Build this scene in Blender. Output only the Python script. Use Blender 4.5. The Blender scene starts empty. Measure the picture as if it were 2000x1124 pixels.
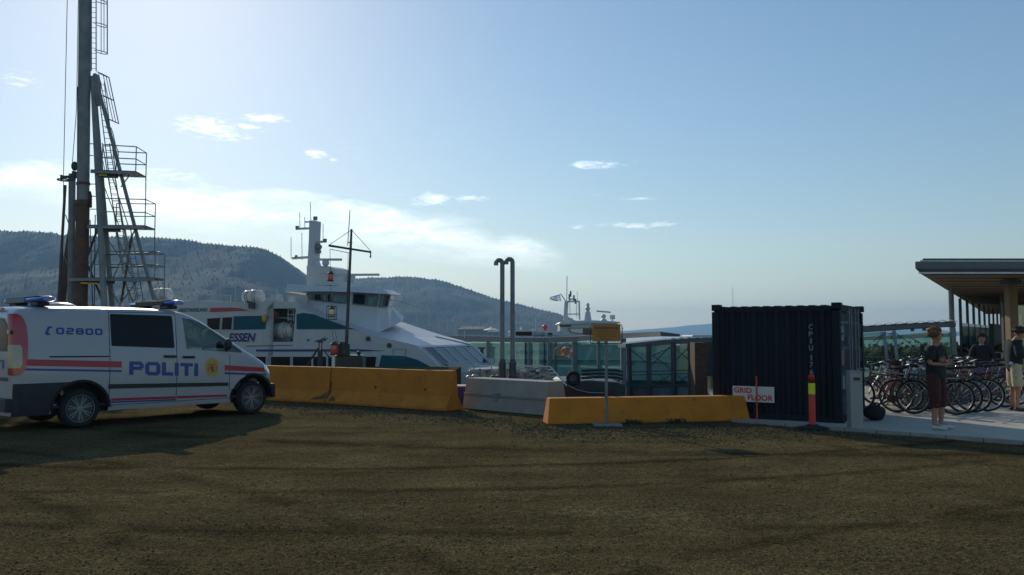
import bpy, bmesh, math, random
import numpy as np
from mathutils import Vector, Matrix, noise
R = math.radians
random.seed(7); rng = np.random.default_rng(7)
sc = bpy.context.scene
# ------------------------------------------------------------------ camera, light, exposure
H = 1.6; F = 1600.0; PITCH = math.atan(93/1600)
cd = bpy.data.cameras.new('camera'); cam = bpy.data.objects.new('camera', cd); sc.collection.objects.link(cam)
cam.location = (0, 0, H); cam.rotation_euler = (math.pi/2 + PITCH, 0, 0)
cd.sensor_width = 36; cd.lens = 36*F/2000; cd.clip_start = 0.05; cd.clip_end = 40000
sc.camera = cam
SUN_EL = 25.5; SUN_AZ = -24.0        # azimuth from +Y, negative = left of the view
sun_dir = Vector((math.sin(R(SUN_AZ))*math.cos(R(SUN_EL)), math.cos(R(SUN_AZ))*math.cos(R(SUN_EL)), math.sin(R(SUN_EL))))
sd = bpy.data.lights.new('sun', 'SUN'); sd.energy = 3.3; sd.angle = R(0.55); sd.color = (1.0, 0.90, 0.72)
so = bpy.data.objects.new('sun', sd); sc.collection.objects.link(so)
so.rotation_euler = (-sun_dir).to_track_quat('-Z', 'Y').to_euler()
sc.view_settings.view_transform = 'Standard'; sc.view_settings.look = 'None'
sc.view_settings.gamma = 1.0; sc.view_settings.use_curve_mapping = False
sc.view_settings.exposure = -0.12
sc.cycles.use_denoising = True
sc.cycles.volume_bounces = 0; sc.cycles.max_bounces = 8; sc.cycles.transparent_max_bounces = 24
sc.cycles.diffuse_bounces = 3; sc.cycles.glossy_bounces = 3; sc.cycles.transmission_bounces = 4

def az_el(px, py):
    return math.atan((px-1000)/F), math.atan((655-py)/math.hypot(F, px-1000))

def make_world():
    w = bpy.data.worlds.new("World"); sc.world = w; w.use_nodes = True
    nt = w.node_tree; N = nt.nodes; L = nt.links
    N.clear()
    out = N.new('ShaderNodeOutputWorld'); bg = N.new('ShaderNodeBackground'); L.new(bg.outputs[0], out.inputs[0])
    bg.inputs[1].default_value = 0.118
    sky = N.new('ShaderNodeTexSky'); sky.sky_type = 'NISHITA'; sky.sun_disc = False
    sky.sun_elevation = R(SUN_EL); sky.sun_rotation = R(SUN_AZ)
    sky.altitude = 0; sky.air_density = 1.2; sky.dust_density = .3; sky.ozone_density = 3.0
    tc = N.new('ShaderNodeTexCoord'); sep = N.new('ShaderNodeSeparateXYZ'); L.new(tc.outputs['Generated'], sep.inputs[0])
    def M(op, a, b=None, c=None, clamp=False):
        n = N.new('ShaderNodeMath'); n.operation = op; n.use_clamp = clamp
        for i, v in enumerate((a, b, c)):
            if v is None: continue
            if isinstance(v, (int, float)): n.inputs[i].default_value = v
            else: L.new(v, n.inputs[i])
        return n.outputs[0]
    az = M('ARCTAN2', sep.outputs[0], sep.outputs[1]); el = M('ARCSINE', sep.outputs[2])
    # stretched noise coordinates
    cmb = N.new('ShaderNodeCombineXYZ'); L.new(M('MULTIPLY', az, 9.0), cmb.inputs[0]); L.new(M('MULTIPLY', el, 34.0), cmb.inputs[1])
    def noise_tex(scale, detail, rough, dist=0.0, z=0.0):
        n = N.new('ShaderNodeTexNoise'); n.inputs['Scale'].default_value = scale; n.inputs['Detail'].default_value = detail
        n.inputs['Roughness'].default_value = rough; n.inputs['Distortion'].default_value = dist
        if z:
            m = N.new('ShaderNodeMapping'); m.inputs['Location'].default_value = (z, z*.7, z); L.new(cmb.outputs[0], m.inputs[0]); L.new(m.outputs[0], n.inputs['Vector'])
        else: L.new(cmb.outputs[0], n.inputs['Vector'])
        return n.outputs['Fac']
    n1 = noise_tex(1.3, 9, .62, .3); n2 = noise_tex(.55, 6, .55, .2, 7.3); n3 = noise_tex(3.2, 9, .66, .5, 3.1)
    # long bank of cloud low over the hills: its upper edge falls from left to right
    cr = N.new('ShaderNodeFloatCurve'); c = cr.mapping.curves[0]
    pts = [(-60, None, .20)]
    def u(a): return (a + math.pi)/(2*math.pi)
    edge = [(0, 318), (120, 312), (300, 345), (530, 362), (700, 388), (850, 408), (1000, 440), (1075, 465), (1180, 540)]
    # store edge elevation *2+0.5 in curve over azimuth -60..+30 degrees
    A0, A1 = R(-75), R(45)
    c.points[0].location = (0, .30); c.points[1].location = (1, .10)
    for px, py in edge:
        a, e = az_el(px, py); c.points.new((a-A0)/(A1-A0), e*2)
    for pt in c.points: pt.handle_type = 'VECTOR'
    cr.mapping.update()
    uu = M('DIVIDE', M('SUBTRACT', az, A0), A1-A0, clamp=True); L.new(uu, cr.inputs['Value'])
    top = M('MULTIPLY', cr.outputs[0], .5)
    wob = M('MULTIPLY', M('SUBTRACT', n1, .5), .055)
    d = M('SUBTRACT', M('ADD', top, wob), el)               # below the edge = positive
    band = M('DIVIDE', d, .016, clamp=True)
    _, e_low = az_el(1000, 505)
    # lower limit: cloud thins into haze below
    low = M('MULTIPLY_ADD', az, -.10, e_low-.015)
    lo = M('DIVIDE', M('SUBTRACT', M('ADD', el, M('MULTIPLY', M('SUBTRACT', n2, .5), .03)), low), .028, clamp=True)
    rightfade = M('SUBTRACT', 1.0, M('DIVIDE', M('SUBTRACT', az, .01), .06, clamp=True))
    holes = M('MULTIPLY_ADD', n2, 3.2, -1.0, clamp=True)
    n4b = noise_tex(4.2, 10, .72, .9, 11.0)
    bandm = M('MULTIPLY', M('MULTIPLY', M('MULTIPLY', band, lo), rightfade), M('MULTIPLY_ADD', M('MULTIPLY', holes, M('MULTIPLY_ADD', n4b, 1.9, -.35, clamp=True)), .95, .06))
    # separate small clouds
    total = None
    for px, py, sx, sy, amp in [(392, 240, 50, 13, 1), (440, 262, 34, 9, .8), (508, 226, 46, 7, 1), (482, 244, 34, 6, .8), (615, 297, 22, 7, .9), (648, 310, 10, 4, .8), (660, 288, 26, 4, .4),
                            (1160, 318, 56, 6, 1.0), (832, 389, 44, 10, .9), (918, 385, 34, 7, .9), (1258, 439, 76, 5, .9), (22, 150, 36, 12, .7), (1122, 443, 30, 4, .6),
                            (1252, 387, 34, 4, .7), (1165, 381, 24, 3, .5), (1525, 424, 20, 5, .3), (590, 42, 30, 6, .25), (385, 45, 12, 5, .4), (310, 337, 40, 10, .8), (1030, 470, 60, 8, .5), (1000, 492, 70, 6, .5)]:
        a, e = az_el(px, py)
        dx = M('DIVIDE', M('SUBTRACT', az, a), sx/F*1.25); dy = M('DIVIDE', M('SUBTRACT', el, e), sy/F*1.5)
        g = M('MULTIPLY', M('EXPONENT', M('MULTIPLY', M('ADD', M('MULTIPLY', dx, dx), M('MULTIPLY', dy, dy)), -1.0)), amp)
        total = g if total is None else M('MAXIMUM', total, g)
    n4 = noise_tex(7.0, 8, .7, .8, 5.5)
    small = M('MULTIPLY', M('MULTIPLY_ADD', M('ADD', total, M('ADD', M('MULTIPLY', M('SUBTRACT', n3, .5), 2.3), M('MULTIPLY', M('SUBTRACT', n4, .5), 2.2))), 1.0, -.42, clamp=True), M('GREATER_THAN', total, .04))
    small = M('MULTIPLY', small, M('MULTIPLY', total, 1.5, clamp=True))
    # a thin veil of high cloud everywhere
    cm = M('MAXIMUM', M('MULTIPLY', bandm, .95), M('MULTIPLY', small, .66))
    # cloud brightness follows the sky around it (sunlit from behind)
    hsv = N.new('ShaderNodeHueSaturation'); hsv.inputs['Saturation'].default_value = .28; hsv.inputs['Value'].default_value = 1.30
    gm = N.new('ShaderNodeGamma'); gm.inputs[1].default_value = 1.0
    hs2 = N.new('ShaderNodeHueSaturation'); hs2.inputs['Saturation'].default_value = 1.12; L.new(sky.outputs[0], hs2.inputs['Color'])
    gm2 = N.new('ShaderNodeGamma'); gm2.inputs[1].default_value = .86; L.new(hs2.outputs[0], gm2.inputs[0])
    tn = N.new('ShaderNodeMix'); tn.data_type = 'RGBA'; tn.blend_type = 'MULTIPLY'; tn.inputs['Factor'].default_value = 1; tn.inputs['B'].default_value = (1.25, 1.25, 1.23, 1); L.new(gm2.outputs[0], tn.inputs['A'])
    L.new(tn.outputs['Result'], hsv.inputs['Color'])
    mul = N.new('ShaderNodeVectorMath'); mul.operation = 'SCALE'
    L.new(hsv.outputs[0], mul.inputs[0])
    shade = M('MULTIPLY_ADD', M('MULTIPLY', M('MULTIPLY_ADD', M('ADD', n1, n3), 1.1, -.6), M('SUBTRACT', 1.35, M('DIVIDE', d, .14, clamp=True))), 1.0, .80)
    L.new(shade, mul.inputs['Scale'])
    mix = N.new('ShaderNodeMix'); mix.data_type = 'RGBA'
    L.new(cm, mix.inputs['Factor']); L.new(tn.outputs['Result'], mix.inputs['A']); L.new(mul.outputs[0], mix.inputs['B'])
    L.new(mix.outputs['Result'], bg.inputs[0])
make_world()

# ------------------------------------------------------------------ helpers
def ray(px, py):
    u = 562 - py
    return Vector(((px-1000), F*math.cos(PITCH)-u*math.sin(PITCH), F*math.sin(PITCH)+u*math.cos(PITCH)))
def G(px, py, z=0.0):
    r = ray(px, py); k = (z-H)/r.z
    return Vector((r.x*k, r.y*k, z))
def W(px, py, Y):
    r = ray(px, py); k = Y/r.y
    return Vector((r.x*k, Y, H+r.z*k))
XF = {}
def reg(o, parent=None, loc=(0, 0, 0), rz=0.0):
    XF[o.name] = Matrix.Translation(Vector(loc)) @ Matrix.Rotation(rz, 4, 'Z')
def tag(o, label=None, cat=None, group=None, kind=None):
    if label: o['label'] = label
    if cat: o['category'] = cat
    if group: o['group'] = group
    if kind: o['kind'] = kind
    return o
def thing(name, label, cat, loc=(0, 0, 0), rz=0.0, group=None):
    o = bpy.data.objects.new(name, None); o.empty_display_size = .2; sc.collection.objects.link(o)
    o.location = loc; o.rotation_euler = (0, 0, rz); reg(o, None, loc, rz)
    return tag(o, label, cat, group)
def children(o): return [c for c in sc.collection.objects if c.parent == o]
KIDS = {}
def copy_tree(o, parent=None):
    c = o.copy(); sc.collection.objects.link(c)
    if parent: c.parent = parent
    for ch in KIDS.get(o.name, []):
        copy_tree(ch, c)
    return c

class MB:
    def __init__(s): s.v = []; s.f = []
    def add(s, vs, fs):
        b = len(s.v); s.v += [tuple(v) for v in vs]; s.f += [tuple(b+i for i in f) for f in fs]; return s
    def bb(s, a, b):
        x0, y0, z0 = a; x1, y1, z1 = b
        return s.add([(x0,y0,z0),(x1,y0,z0),(x1,y1,z0),(x0,y1,z0),(x0,y0,z1),(x1,y0,z1),(x1,y1,z1),(x0,y1,z1)],
                     [(0,3,2,1),(4,5,6,7),(0,1,5,4),(1,2,6,5),(2,3,7,6),(3,0,4,7)])
    def box(s, c, size, rz=0.0):
        c = Vector(c); hx, hy, hz = [k/2 for k in size]; m = Matrix.Rotation(rz, 3, 'Z')
        vs = [c + m @ Vector((x*hx, y*hy, z*hz)) for z in (-1, 1) for x, y in ((-1,-1),(1,-1),(1,1),(-1,1))]
        return s.add(vs, [(0,3,2,1),(4,5,6,7),(0,1,5,4),(1,2,6,5),(2,3,7,6),(3,0,4,7)])
    def bar(s, p, q, w, h=None, up=(0, 0, 1)):
        p, q = Vector(p), Vector(q); h = h or w; d = (q-p).normalized()
        side = d.cross(Vector(up))
        if side.length < 1e-3: side = d.cross(Vector((1, 0, 0)))
        side.normalize(); u = side.cross(d).normalized()
        vs = []
        for c in (p, q):
            for a, b in ((-1,-1),(1,-1),(1,1),(-1,1)): vs.append(c + side*a*w/2 + u*b*h/2)
        return s.add(vs, [(0,3,2,1),(4,5,6,7),(0,1,5,4),(1,2,6,5),(2,3,7,6),(3,0,4,7)])
    def tube(s, p, q, r, r2=None, n=8, cap=True):
        p, q = Vector(p), Vector(q); r2 = r if r2 is None else r2; d = (q-p).normalized()
        a = d.orthogonal().normalized(); b = d.cross(a)
        vs = [c + (a*math.cos(2*math.pi*i/n)+b*math.sin(2*math.pi*i/n))*rr for c, rr in ((p, r), (q, r2)) for i in range(n)]
        fs = [(i, (i+1) % n, n+(i+1) % n, n+i) for i in range(n)]
        if cap: fs += [tuple(range(n-1, -1, -1)), tuple(range(n, 2*n))]
        return s.add(vs, fs)
    def path(s, pts, r, n=8, closed=False):
        pts = [Vector(p) for p in pts]; m = len(pts); vs = []; prev = None
        for i, p in enumerate(pts):
            if closed: d = pts[(i+1) % m]-pts[i-1]
            else: d = pts[min(i+1, m-1)]-pts[max(i-1, 0)]
            d.normalize()
            a = d.orthogonal().normalized() if prev is None else (prev - d*prev.dot(d)).normalized()
            prev = a; b = d.cross(a)
            rr = r[i] if isinstance(r, (list, tuple)) else r
            vs += [p + (a*math.cos(2*math.pi*k/n)+b*math.sin(2*math.pi*k/n))*rr for k in range(n)]
        fs = []
        for i in range(m if closed else m-1):
            j = (i+1) % m
            fs += [(i*n+k, i*n+(k+1) % n, j*n+(k+1) % n, j*n+k) for k in range(n)]
        if not closed: fs += [tuple(range(n-1, -1, -1)), tuple((m-1)*n+k for k in range(n))]
        return s.add(vs, fs)
    def prism(s, poly, vec):
        vec = Vector(vec); n = len(poly); vs = [Vector(p) for p in poly]; vs += [v+vec for v in vs]
        return s.add(vs, [tuple(range(n-1, -1, -1)), tuple(range(n, 2*n))] + [(i, (i+1) % n, n+(i+1) % n, n+i) for i in range(n)])
    def lathe(s, c, prof, n=16, axis='Z', cap=True):
        c = Vector(c); vs = []
        for r, h in prof:
            for i in range(n):
                t = 2*math.pi*i/n; a, b = r*math.cos(t), r*math.sin(t)
                vs.append(c + (Vector((a, b, h)) if axis == 'Z' else Vector((a, h, b)) if axis == 'Y' else Vector((h, a, b))))
        m = len(prof)
        fs = [(j*n+i, j*n+(i+1) % n, (j+1)*n+(i+1) % n, (j+1)*n+i) for j in range(m-1) for i in range(n)]
        if cap: fs += [tuple(range(n-1, -1, -1)), tuple((m-1)*n+i for i in range(n))]
        return s.add(vs, fs)
    def torus(s, c, R_, r, axis='Y', n=24, k=8):
        c = Vector(c); pts = []
        for i in range(n):
            t = 2*math.pi*i/n; a, b = R_*math.cos(t), R_*math.sin(t)
            pts.append(c + (Vector((a, 0, b)) if axis == 'Y' else Vector((a, b, 0)) if axis == 'Z' else Vector((0, a, b))))
        return s.path(pts, r, k, True)
    def ball(s, c, r, n=12, m=8, sq=(1, 1, 1)):
        c = Vector(c); vs = []; fs = []
        for j in range(m+1):
            ph = math.pi*j/m
            for i in range(n):
                t = 2*math.pi*i/n
                vs.append(c + Vector((r*math.sin(ph)*math.cos(t)*sq[0], r*math.sin(ph)*math.sin(t)*sq[1], r*math.cos(ph)*sq[2])))
        for j in range(m):
            for i in range(n): fs.append((j*n+i, (j+1)*n+i, (j+1)*n+(i+1) % n, j*n+(i+1) % n))
        return s.add(vs, fs)
    def mesh(s, name, inv=None):
        me = bpy.data.meshes.new(name)
        vs = s.v if inv is None else [tuple(inv @ Vector(v)) for v in s.v]
        me.from_pydata(vs, [], s.f)
        bm = bmesh.new(); bm.from_mesh(me); bmesh.ops.remove_doubles(bm, verts=bm.verts, dist=1e-5)
        bmesh.ops.recalc_face_normals(bm, faces=bm.faces)
        bm.to_mesh(me); bm.free(); return me
    def build(s, name, mat, parent=None, world=False, smooth=False, bevel=0, seg=2, label=None, angle=40, sub=0):
        inv = XF[parent.name].inverted() if (world and parent) else None
        me = s.mesh(name, inv)
        return link(me, name, mat, parent, smooth, bevel, seg, label, angle, sub)
def link(me, name, mat, parent=None, smooth=False, bevel=0, seg=2, label=None, angle=40, sub=0):
    o = bpy.data.objects.new(name, me); sc.collection.objects.link(o)
    if mat: me.materials.append(mat)
    if parent:
        o.parent = parent; XF[o.name] = XF[parent.name]; KIDS.setdefault(parent.name, []).append(o)
    else: XF[o.name] = Matrix.Identity(4)
    if smooth:
        me.shade_smooth()
        if angle < 180:
            try: me.set_sharp_from_angle(angle=R(angle))
            except Exception: pass
    if bevel:
        b = o.modifiers.new('bevel', 'BEVEL'); b.width = bevel; b.segments = seg; b.limit_method = 'ANGLE'; b.angle_limit = R(35); b.harden_normals = False
    if sub:
        q = o.modifiers.new('sub', 'SUBSURF'); q.levels = sub; q.render_levels = sub
    if label: o['label'] = label
    return o

def mat(name, col, rough=.6, metal=0.0, var=.15, scale=6.0, bump=0.0, bscale=40.0, col2=None, spec=.5, coat=0.0, streak=False, wear=None):
    m = bpy.data.materials.new(name); m.use_nodes = True; nt = m.node_tree; N = nt.nodes; L = nt.links
    p = N['Principled BSDF']; p.inputs['Roughness'].default_value = rough; p.inputs['Metallic'].default_value = metal
    p.inputs['Specular IOR Level'].default_value = spec
    if coat: p.inputs['Coat Weight'].default_value = coat; p.inputs['Coat Roughness'].default_value = .05
    tc = N.new('ShaderNodeTexCoord'); mp = N.new('ShaderNodeMapping'); L.new(tc.outputs['Object'], mp.inputs[0])
    if streak: mp.inputs['Scale'].default_value = (1, 1, .12)
    nz = N.new('ShaderNodeTexNoise'); nz.inputs['Scale'].default_value = scale; nz.inputs['Detail'].default_value = 6; nz.inputs['Roughness'].default_value = .6
    L.new(mp.outputs[0], nz.inputs['Vector'])
    r = N.new('ShaderNodeValToRGB'); L.new(nz.outputs['Fac'], r.inputs[0])
    a = [k*(1-var) for k in col]; b = list(col2) if col2 else [min(1, k*(1+var)) for k in col]
    r.color_ramp.elements[0].position = .3; r.color_ramp.elements[1].position = .7
    r.color_ramp.elements[0].color = (*a, 1); r.color_ramp.elements[1].color = (*b, 1)
    if wear:
        nw = N.new('ShaderNodeTexNoise'); nw.inputs['Scale'].default_value = 5.5; nw.inputs['Detail'].default_value = 9; nw.inputs['Roughness'].default_value = .75; L.new(tc.outputs['Object'], nw.inputs['Vector'])
        rw = N.new('ShaderNodeValToRGB'); L.new(nw.outputs['Fac'], rw.inputs[0]); rw.color_ramp.elements[0].position = wear[1]-.04; rw.color_ramp.elements[1].position = wear[1]+.06
        rw.color_ramp.elements[0].color = (1, 1, 1, 1); rw.color_ramp.elements[1].color = (0, 0, 0, 1)
        mw = N.new('ShaderNodeMix'); mw.data_type = 'RGBA'; L.new(rw.outputs[0], mw.inputs['Factor']); L.new(r.outputs[0], mw.inputs['A']); mw.inputs['B'].default_value = (*wear[0], 1); L.new(mw.outputs['Result'], p.inputs['Base Color'])
    else: L.new(r.outputs[0], p.inputs['Base Color'])
    if bump:
        n2 = N.new('ShaderNodeTexNoise'); n2.inputs['Scale'].default_value = bscale; n2.inputs['Detail'].default_value = 5
        L.new(tc.outputs['Object'], n2.inputs['Vector'])
        bp = N.new('ShaderNodeBump'); bp.inputs['Strength'].default_value = bump; bp.inputs['Distance'].default_value = .01
        L.new(n2.outputs['Fac'], bp.inputs['Height']); L.new(bp.outputs[0], p.inputs['Normal'])
    return m
def thin_glass(name, tint, refl=.12, rough=.03, dirt=.0, dirtcol=(.3, .35, .33), fres=.7):
    m = bpy.data.materials.new(name); m.use_nodes = True; nt = m.node_tree; N = nt.nodes; L = nt.links
    N.remove(N['Principled BSDF']); out = N['Material Output']
    tr = N.new('ShaderNodeBsdfTransparent'); tr.inputs[0].default_value = (*tint, 1)
    gl = N.new('ShaderNodeBsdfGlossy'); gl.inputs['Roughness'].default_value = rough; gl.inputs[0].default_value = (.9, .95, .95, 1)
    lw = N.new('ShaderNodeLayerWeight'); lw.inputs[0].default_value = .35
    ma = N.new('ShaderNodeMath'); ma.operation = 'MULTIPLY_ADD'; ma.inputs[1].default_value = fres; ma.inputs[2].default_value = refl; ma.use_clamp = True
    L.new(lw.outputs['Fresnel'], ma.inputs[0])
    mx = N.new('ShaderNodeMixShader'); L.new(ma.outputs[0], mx.inputs[0]); L.new(tr.outputs[0], mx.inputs[1]); L.new(gl.outputs[0], mx.inputs[2])
    last = mx
    if dirt:
        df = N.new('ShaderNodeBsdfDiffuse'); df.inputs[0].default_value = (*dirtcol, 1)
        tc = N.new('ShaderNodeTexCoord'); nz = N.new('ShaderNodeTexNoise'); nz.inputs['Scale'].default_value = 1.3; nz.inputs['Detail'].default_value = 7
        L.new(tc.outputs['Object'], nz.inputs['Vector'])
        mm = N.new('ShaderNodeMath'); mm.operation = 'MULTIPLY'; mm.inputs[1].default_value = dirt*2; mm.use_clamp = True; L.new(nz.outputs['Fac'], mm.inputs[0])
        m2 = N.new('ShaderNodeMixShader'); L.new(mm.outputs[0], m2.inputs[0]); L.new(mx.outputs[0], m2.inputs[1]); L.new(df.outputs[0], m2.inputs[2]); last = m2
    L.new(last.outputs[0], out.inputs[0]); return m

def text_geo(s, size, bold=0.0, shear=0.0, spacing=1.0):
    cu = bpy.data.curves.new('t', 'FONT'); cu.body = s; cu.size = size; cu.offset = bold; cu.shear = shear; cu.space_character = spacing; cu.resolution_u = 3
    o = bpy.data.objects.new('t', cu); sc.collection.objects.link(o)
    dg = bpy.context.evaluated_depsgraph_get(); me = bpy.data.meshes.new_from_object(o.evaluated_get(dg))
    vs = [v.co.copy() for v in me.vertices]; fs = [tuple(p.vertices) for p in me.polygons]
    bpy.data.objects.remove(o); bpy.data.curves.remove(cu); bpy.data.meshes.remove(me)
    xs = [v.x for v in vs]; return vs, fs, min(xs), max(xs), min(v.y for v in vs), max(v.y for v in vs)
def text_on(mb, s, org, du, dv, width, height, off=(0, 0, 0), bold=.01, shear=0.0, spacing=1.0):
    """lay text on the parallelogram org + u*du*width + v*dv*height"""
    vs, fs, x0, x1, y0, y1 = text_geo(s, 1.0, bold, shear, spacing)
    org, du, dv, off = Vector(org), Vector(du).normalized(), Vector(dv).normalized(), Vector(off)
    mb.add([org + off + du*((v.x-x0)/(x1-x0)*width) + dv*((v.y-y0)/(y1-y0)*height) for v in vs], fs); return mb

# ------------------------------------------------------------------ materials
M_ = {}
M_['white_paint'] = mat('white_paint', (.38, .395, .42), .32, var=.04, scale=2, coat=.4)
M_['ship_white'] = mat('ship_white', (.50, .52, .53), .42, var=.07, scale=.9, streak=True)
M_['black_plastic'] = mat('black_plastic', (.022, .026, .030), .6, var=.25, scale=8, bump=.2, bscale=200)
M_['rubber'] = mat('rubber', (.014, .014, .016), .85, var=.3, scale=12, bump=.4, bscale=90)
M_['red_decal'] = mat('red_decal', (.42, .035, .06), .35, var=.05)
M_['blue_decal'] = mat('blue_decal', (.02, .055, .28), .35, var=.05)
M_['gold'] = mat('gold', (.55, .33, .07), .45, var=.2, scale=30)
M_['gold_dark'] = mat('gold_dark', (.30, .10, .03), .5, var=.2, scale=30)
M_['alloy'] = mat('alloy', (.24, .25, .26), .45, metal=.8, var=.1, scale=10)
M_['tail_red'] = mat('tail_red', (.40, .015, .02), .2, var=.1, coat=.6)
M_['tail_clear'] = mat('tail_clear', (.42, .36, .24), .2, var=.1, coat=.6)
M_['lamp_clear'] = mat('lamp_clear', (.55, .58, .62), .12, metal=.3, var=.1, coat=.8)
M_['blue_lens'] = mat('blue_lens', (.01, .09, .50), .15, var=.1, coat=.7)
M_['grey_plastic'] = mat('grey_plastic', (.20, .21, .22), .5)
M_['tinted'] = mat('tinted_glass', (.006, .009, .010), .10, var=.1, spec=.22)
M_['car_glass'] = thin_glass('car_glass', (.50, .68, .62), .05)
M_['paper'] = mat('paper', (.75, .76, .70), .7, var=.05)
M_['cabin'] = mat('cabin_trim', (.03, .034, .036), .8)
M_['barrier_yellow'] = mat('barrier_yellow', (.50, .175, .009), .8, var=.16, scale=3.5, bump=.35, bscale=60, streak=False, wear=((.20, .10, .035), .36))
M_['stain'] = mat('stain', (.11, .055, .02), .85, var=.4, scale=9)
M_['concrete'] = mat('concrete', (.27, .262, .225), .85, var=.14, scale=3, bump=.35, bscale=50)
M_['concrete_dark'] = mat('concrete_dark', (.21, .21, .20), .85, var=.2, scale=5, bump=.3, bscale=60)
M_['rust'] = mat('rust', (.075, .035, .022), .85, var=.4, scale=9, bump=.3)
M_['steel_grey'] = mat('steel_grey', (.16, .19, .21), .5, metal=.3, var=.25, scale=3)
M_['steel_dark'] = mat('steel_dark', (.055, .065, .07), .6, metal=.2, var=.3, scale=5)
M_['mast_paint'] = mat('mast_paint', (.19, .23, .25), .6, var=.25, scale=2.5, col2=(.26, .28, .28))  # haze and flare over the rig are put into this paler blue-grey
M_['rusty_mast'] = mat('rusty_mast', (.12, .10, .09), .75, var=.5, scale=3, col2=(.16, .085, .05), bump=.2)
M_['galv'] = mat('galvanised', (.34, .37, .39), .42, metal=.6, var=.15, scale=5)
M_['teal'] = mat('teal_paint', (.003, .085, .115), .5, var=.08, scale=1, spec=.25)
M_['navy_stripe'] = mat('navy_stripe', (.02, .03, .16), .4, var=.05)
M_['ship_glass'] = mat('ship_glass', (.008, .016, .028), .08, var=.3, scale=2, spec=.35)
M_['ship_glass_brown'] = mat('ship_glass_brown', (.016, .012, .012), .2, var=.3, scale=2, spec=.12)
M_['pale_glass'] = mat('pale_glass', (.16, .27, .26), .15, var=.4, scale=3)
M_['letter_grey'] = mat('letter_grey', (.045, .06, .10), .5)
M_['sign_yellow'] = mat('sign_yellow', (.38, .17, .03), .55, var=.08, scale=6)
M_['sign_ink'] = mat('sign_ink', (.20, .085, .02), .6)
M_['container_blue'] = mat('container_blue', (.0035, .0085, .016), .6, var=.5, scale=2.5, bump=.08, streak=True, spec=.3, wear=((.03, .016, .010), .30))
M_['container_door'] = mat('container_door', (.012, .030, .052), .42, var=.3, scale=2.5)
M_['letter_white'] = mat('letter_white', (.20, .22, .23), .6)
M_['banner'] = mat('banner', (.70, .68, .60), .75, var=.06)
M_['banner_grid'] = mat('banner_grid', (.32, .32, .36), .8)
M_['banner_red'] = mat('banner_red', (.62, .035, .05), .6)
M_['post_red'] = mat('post_red', (.60, .045, .03), .45, var=.12, scale=5)
M_['post_yellow'] = mat('post_yellow', (.62, .72, .02), .4)
M_['post_grey'] = mat('post_grey', (.26, .28, .29), .45, metal=.3, var=.08)
M_['cloth_black'] = mat('cloth_black', (.012, .012, .015), .9, var=.3, scale=20, bump=.4)
M_['pavement'] = mat('pavement', (.43, .395, .32), .85, var=.10, scale=1.6, bump=.25, bscale=70)
M_['roof_metal'] = mat('roof_metal', (.075, .095, .115), .45, metal=.3, var=.12, scale=2)
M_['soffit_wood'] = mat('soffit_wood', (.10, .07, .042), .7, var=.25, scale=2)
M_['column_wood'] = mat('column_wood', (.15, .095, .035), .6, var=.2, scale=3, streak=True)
M_['fin'] = mat('fin', (.04, .045, .05), .5, var=.2)
M_['walk_glass'] = thin_glass('walkway_glass', (.66, .86, .80), .03, dirt=.07, dirtcol=(.22, .34, .30), fres=.25); M_['walk_glass_dark'] = thin_glass('walkway_glass_dark', (.52, .74, .70), .02, dirt=.11, dirtcol=(.14, .24, .20), fres=.2)
M_['bldg_glass'] = thin_glass('building_glass', (.25, .42, .42), .10, dirt=.08, dirtcol=(.08, .12, .12))
M_['translucent'] = mat('roof_panel', (.52, .56, .58), .3, var=.1, scale=2)
M_['ferry_green'] = mat('ferry_two_white', (.50, .54, .54), .5, var=.06, scale=.5)
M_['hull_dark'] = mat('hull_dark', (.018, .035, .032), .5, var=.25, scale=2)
M_['hull_red'] = mat('hull_red', (.05, .012, .010), .6, var=.3)
M_['orange'] = mat('orange', (.75, .17, .05), .6)
M_['red_ball'] = mat('red_ball', (.70, .05, .08), .45)
M_['skin'] = mat('skin', (.36, .18, .11), .55, var=.08, scale=10)
M_['hair_ginger'] = mat('hair_ginger', (.17, .075, .03), .8, var=.4, scale=60, bump=.6, bscale=120)
M_['hair_dark'] = mat('hair_dark', (.035, .02, .012), .8, var=.4, scale=60, bump=.6, bscale=120)
M_['shirt_green'] = mat('shirt_green', (.010, .016, .014), .9, var=.2, scale=14, bump=.3)
M_['trouser_maroon'] = mat('trouser_maroon', (.060, .016, .013), .9, var=.2, scale=14, bump=.3)
M_['shoe_white'] = mat('shoe_white', (.46, .48, .46), .6)
M_['jumper'] = mat('jumper', (.010, .018, .018), .9, var=.2, scale=14, bump=.3)
M_['khaki'] = mat('khaki', (.46, .37, .24), .85, var=.15, scale=10, bump=.3)
M_['cloth_blue'] = mat('cloth_blue', (.30, .42, .68), .8)
M_['foliage'] = mat('foliage', (.016, .028, .012), .85, var=.5, scale=1.5, col2=(.032, .05, .02))
M_['rope'] = mat('rope', (.05, .06, .065), .8)
M_['raft_white'] = mat('raft_white', (.66, .64, .58), .5, var=.1, scale=3)
M_['tread'] = mat('amber_band', (.60, .36, .03), .5)
M_['flag'] = thin_glass('flag_cloth', (.75, .78, .88), .0, rough=.9, dirt=.35, dirtcol=(.75, .77, .85)); M_['flag_blue'] = mat('flag_blue', (.04, .07, .30), .8)
M_['shore'] = mat('shore_wall', (.30, .31, .30), .8, var=.1)

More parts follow.
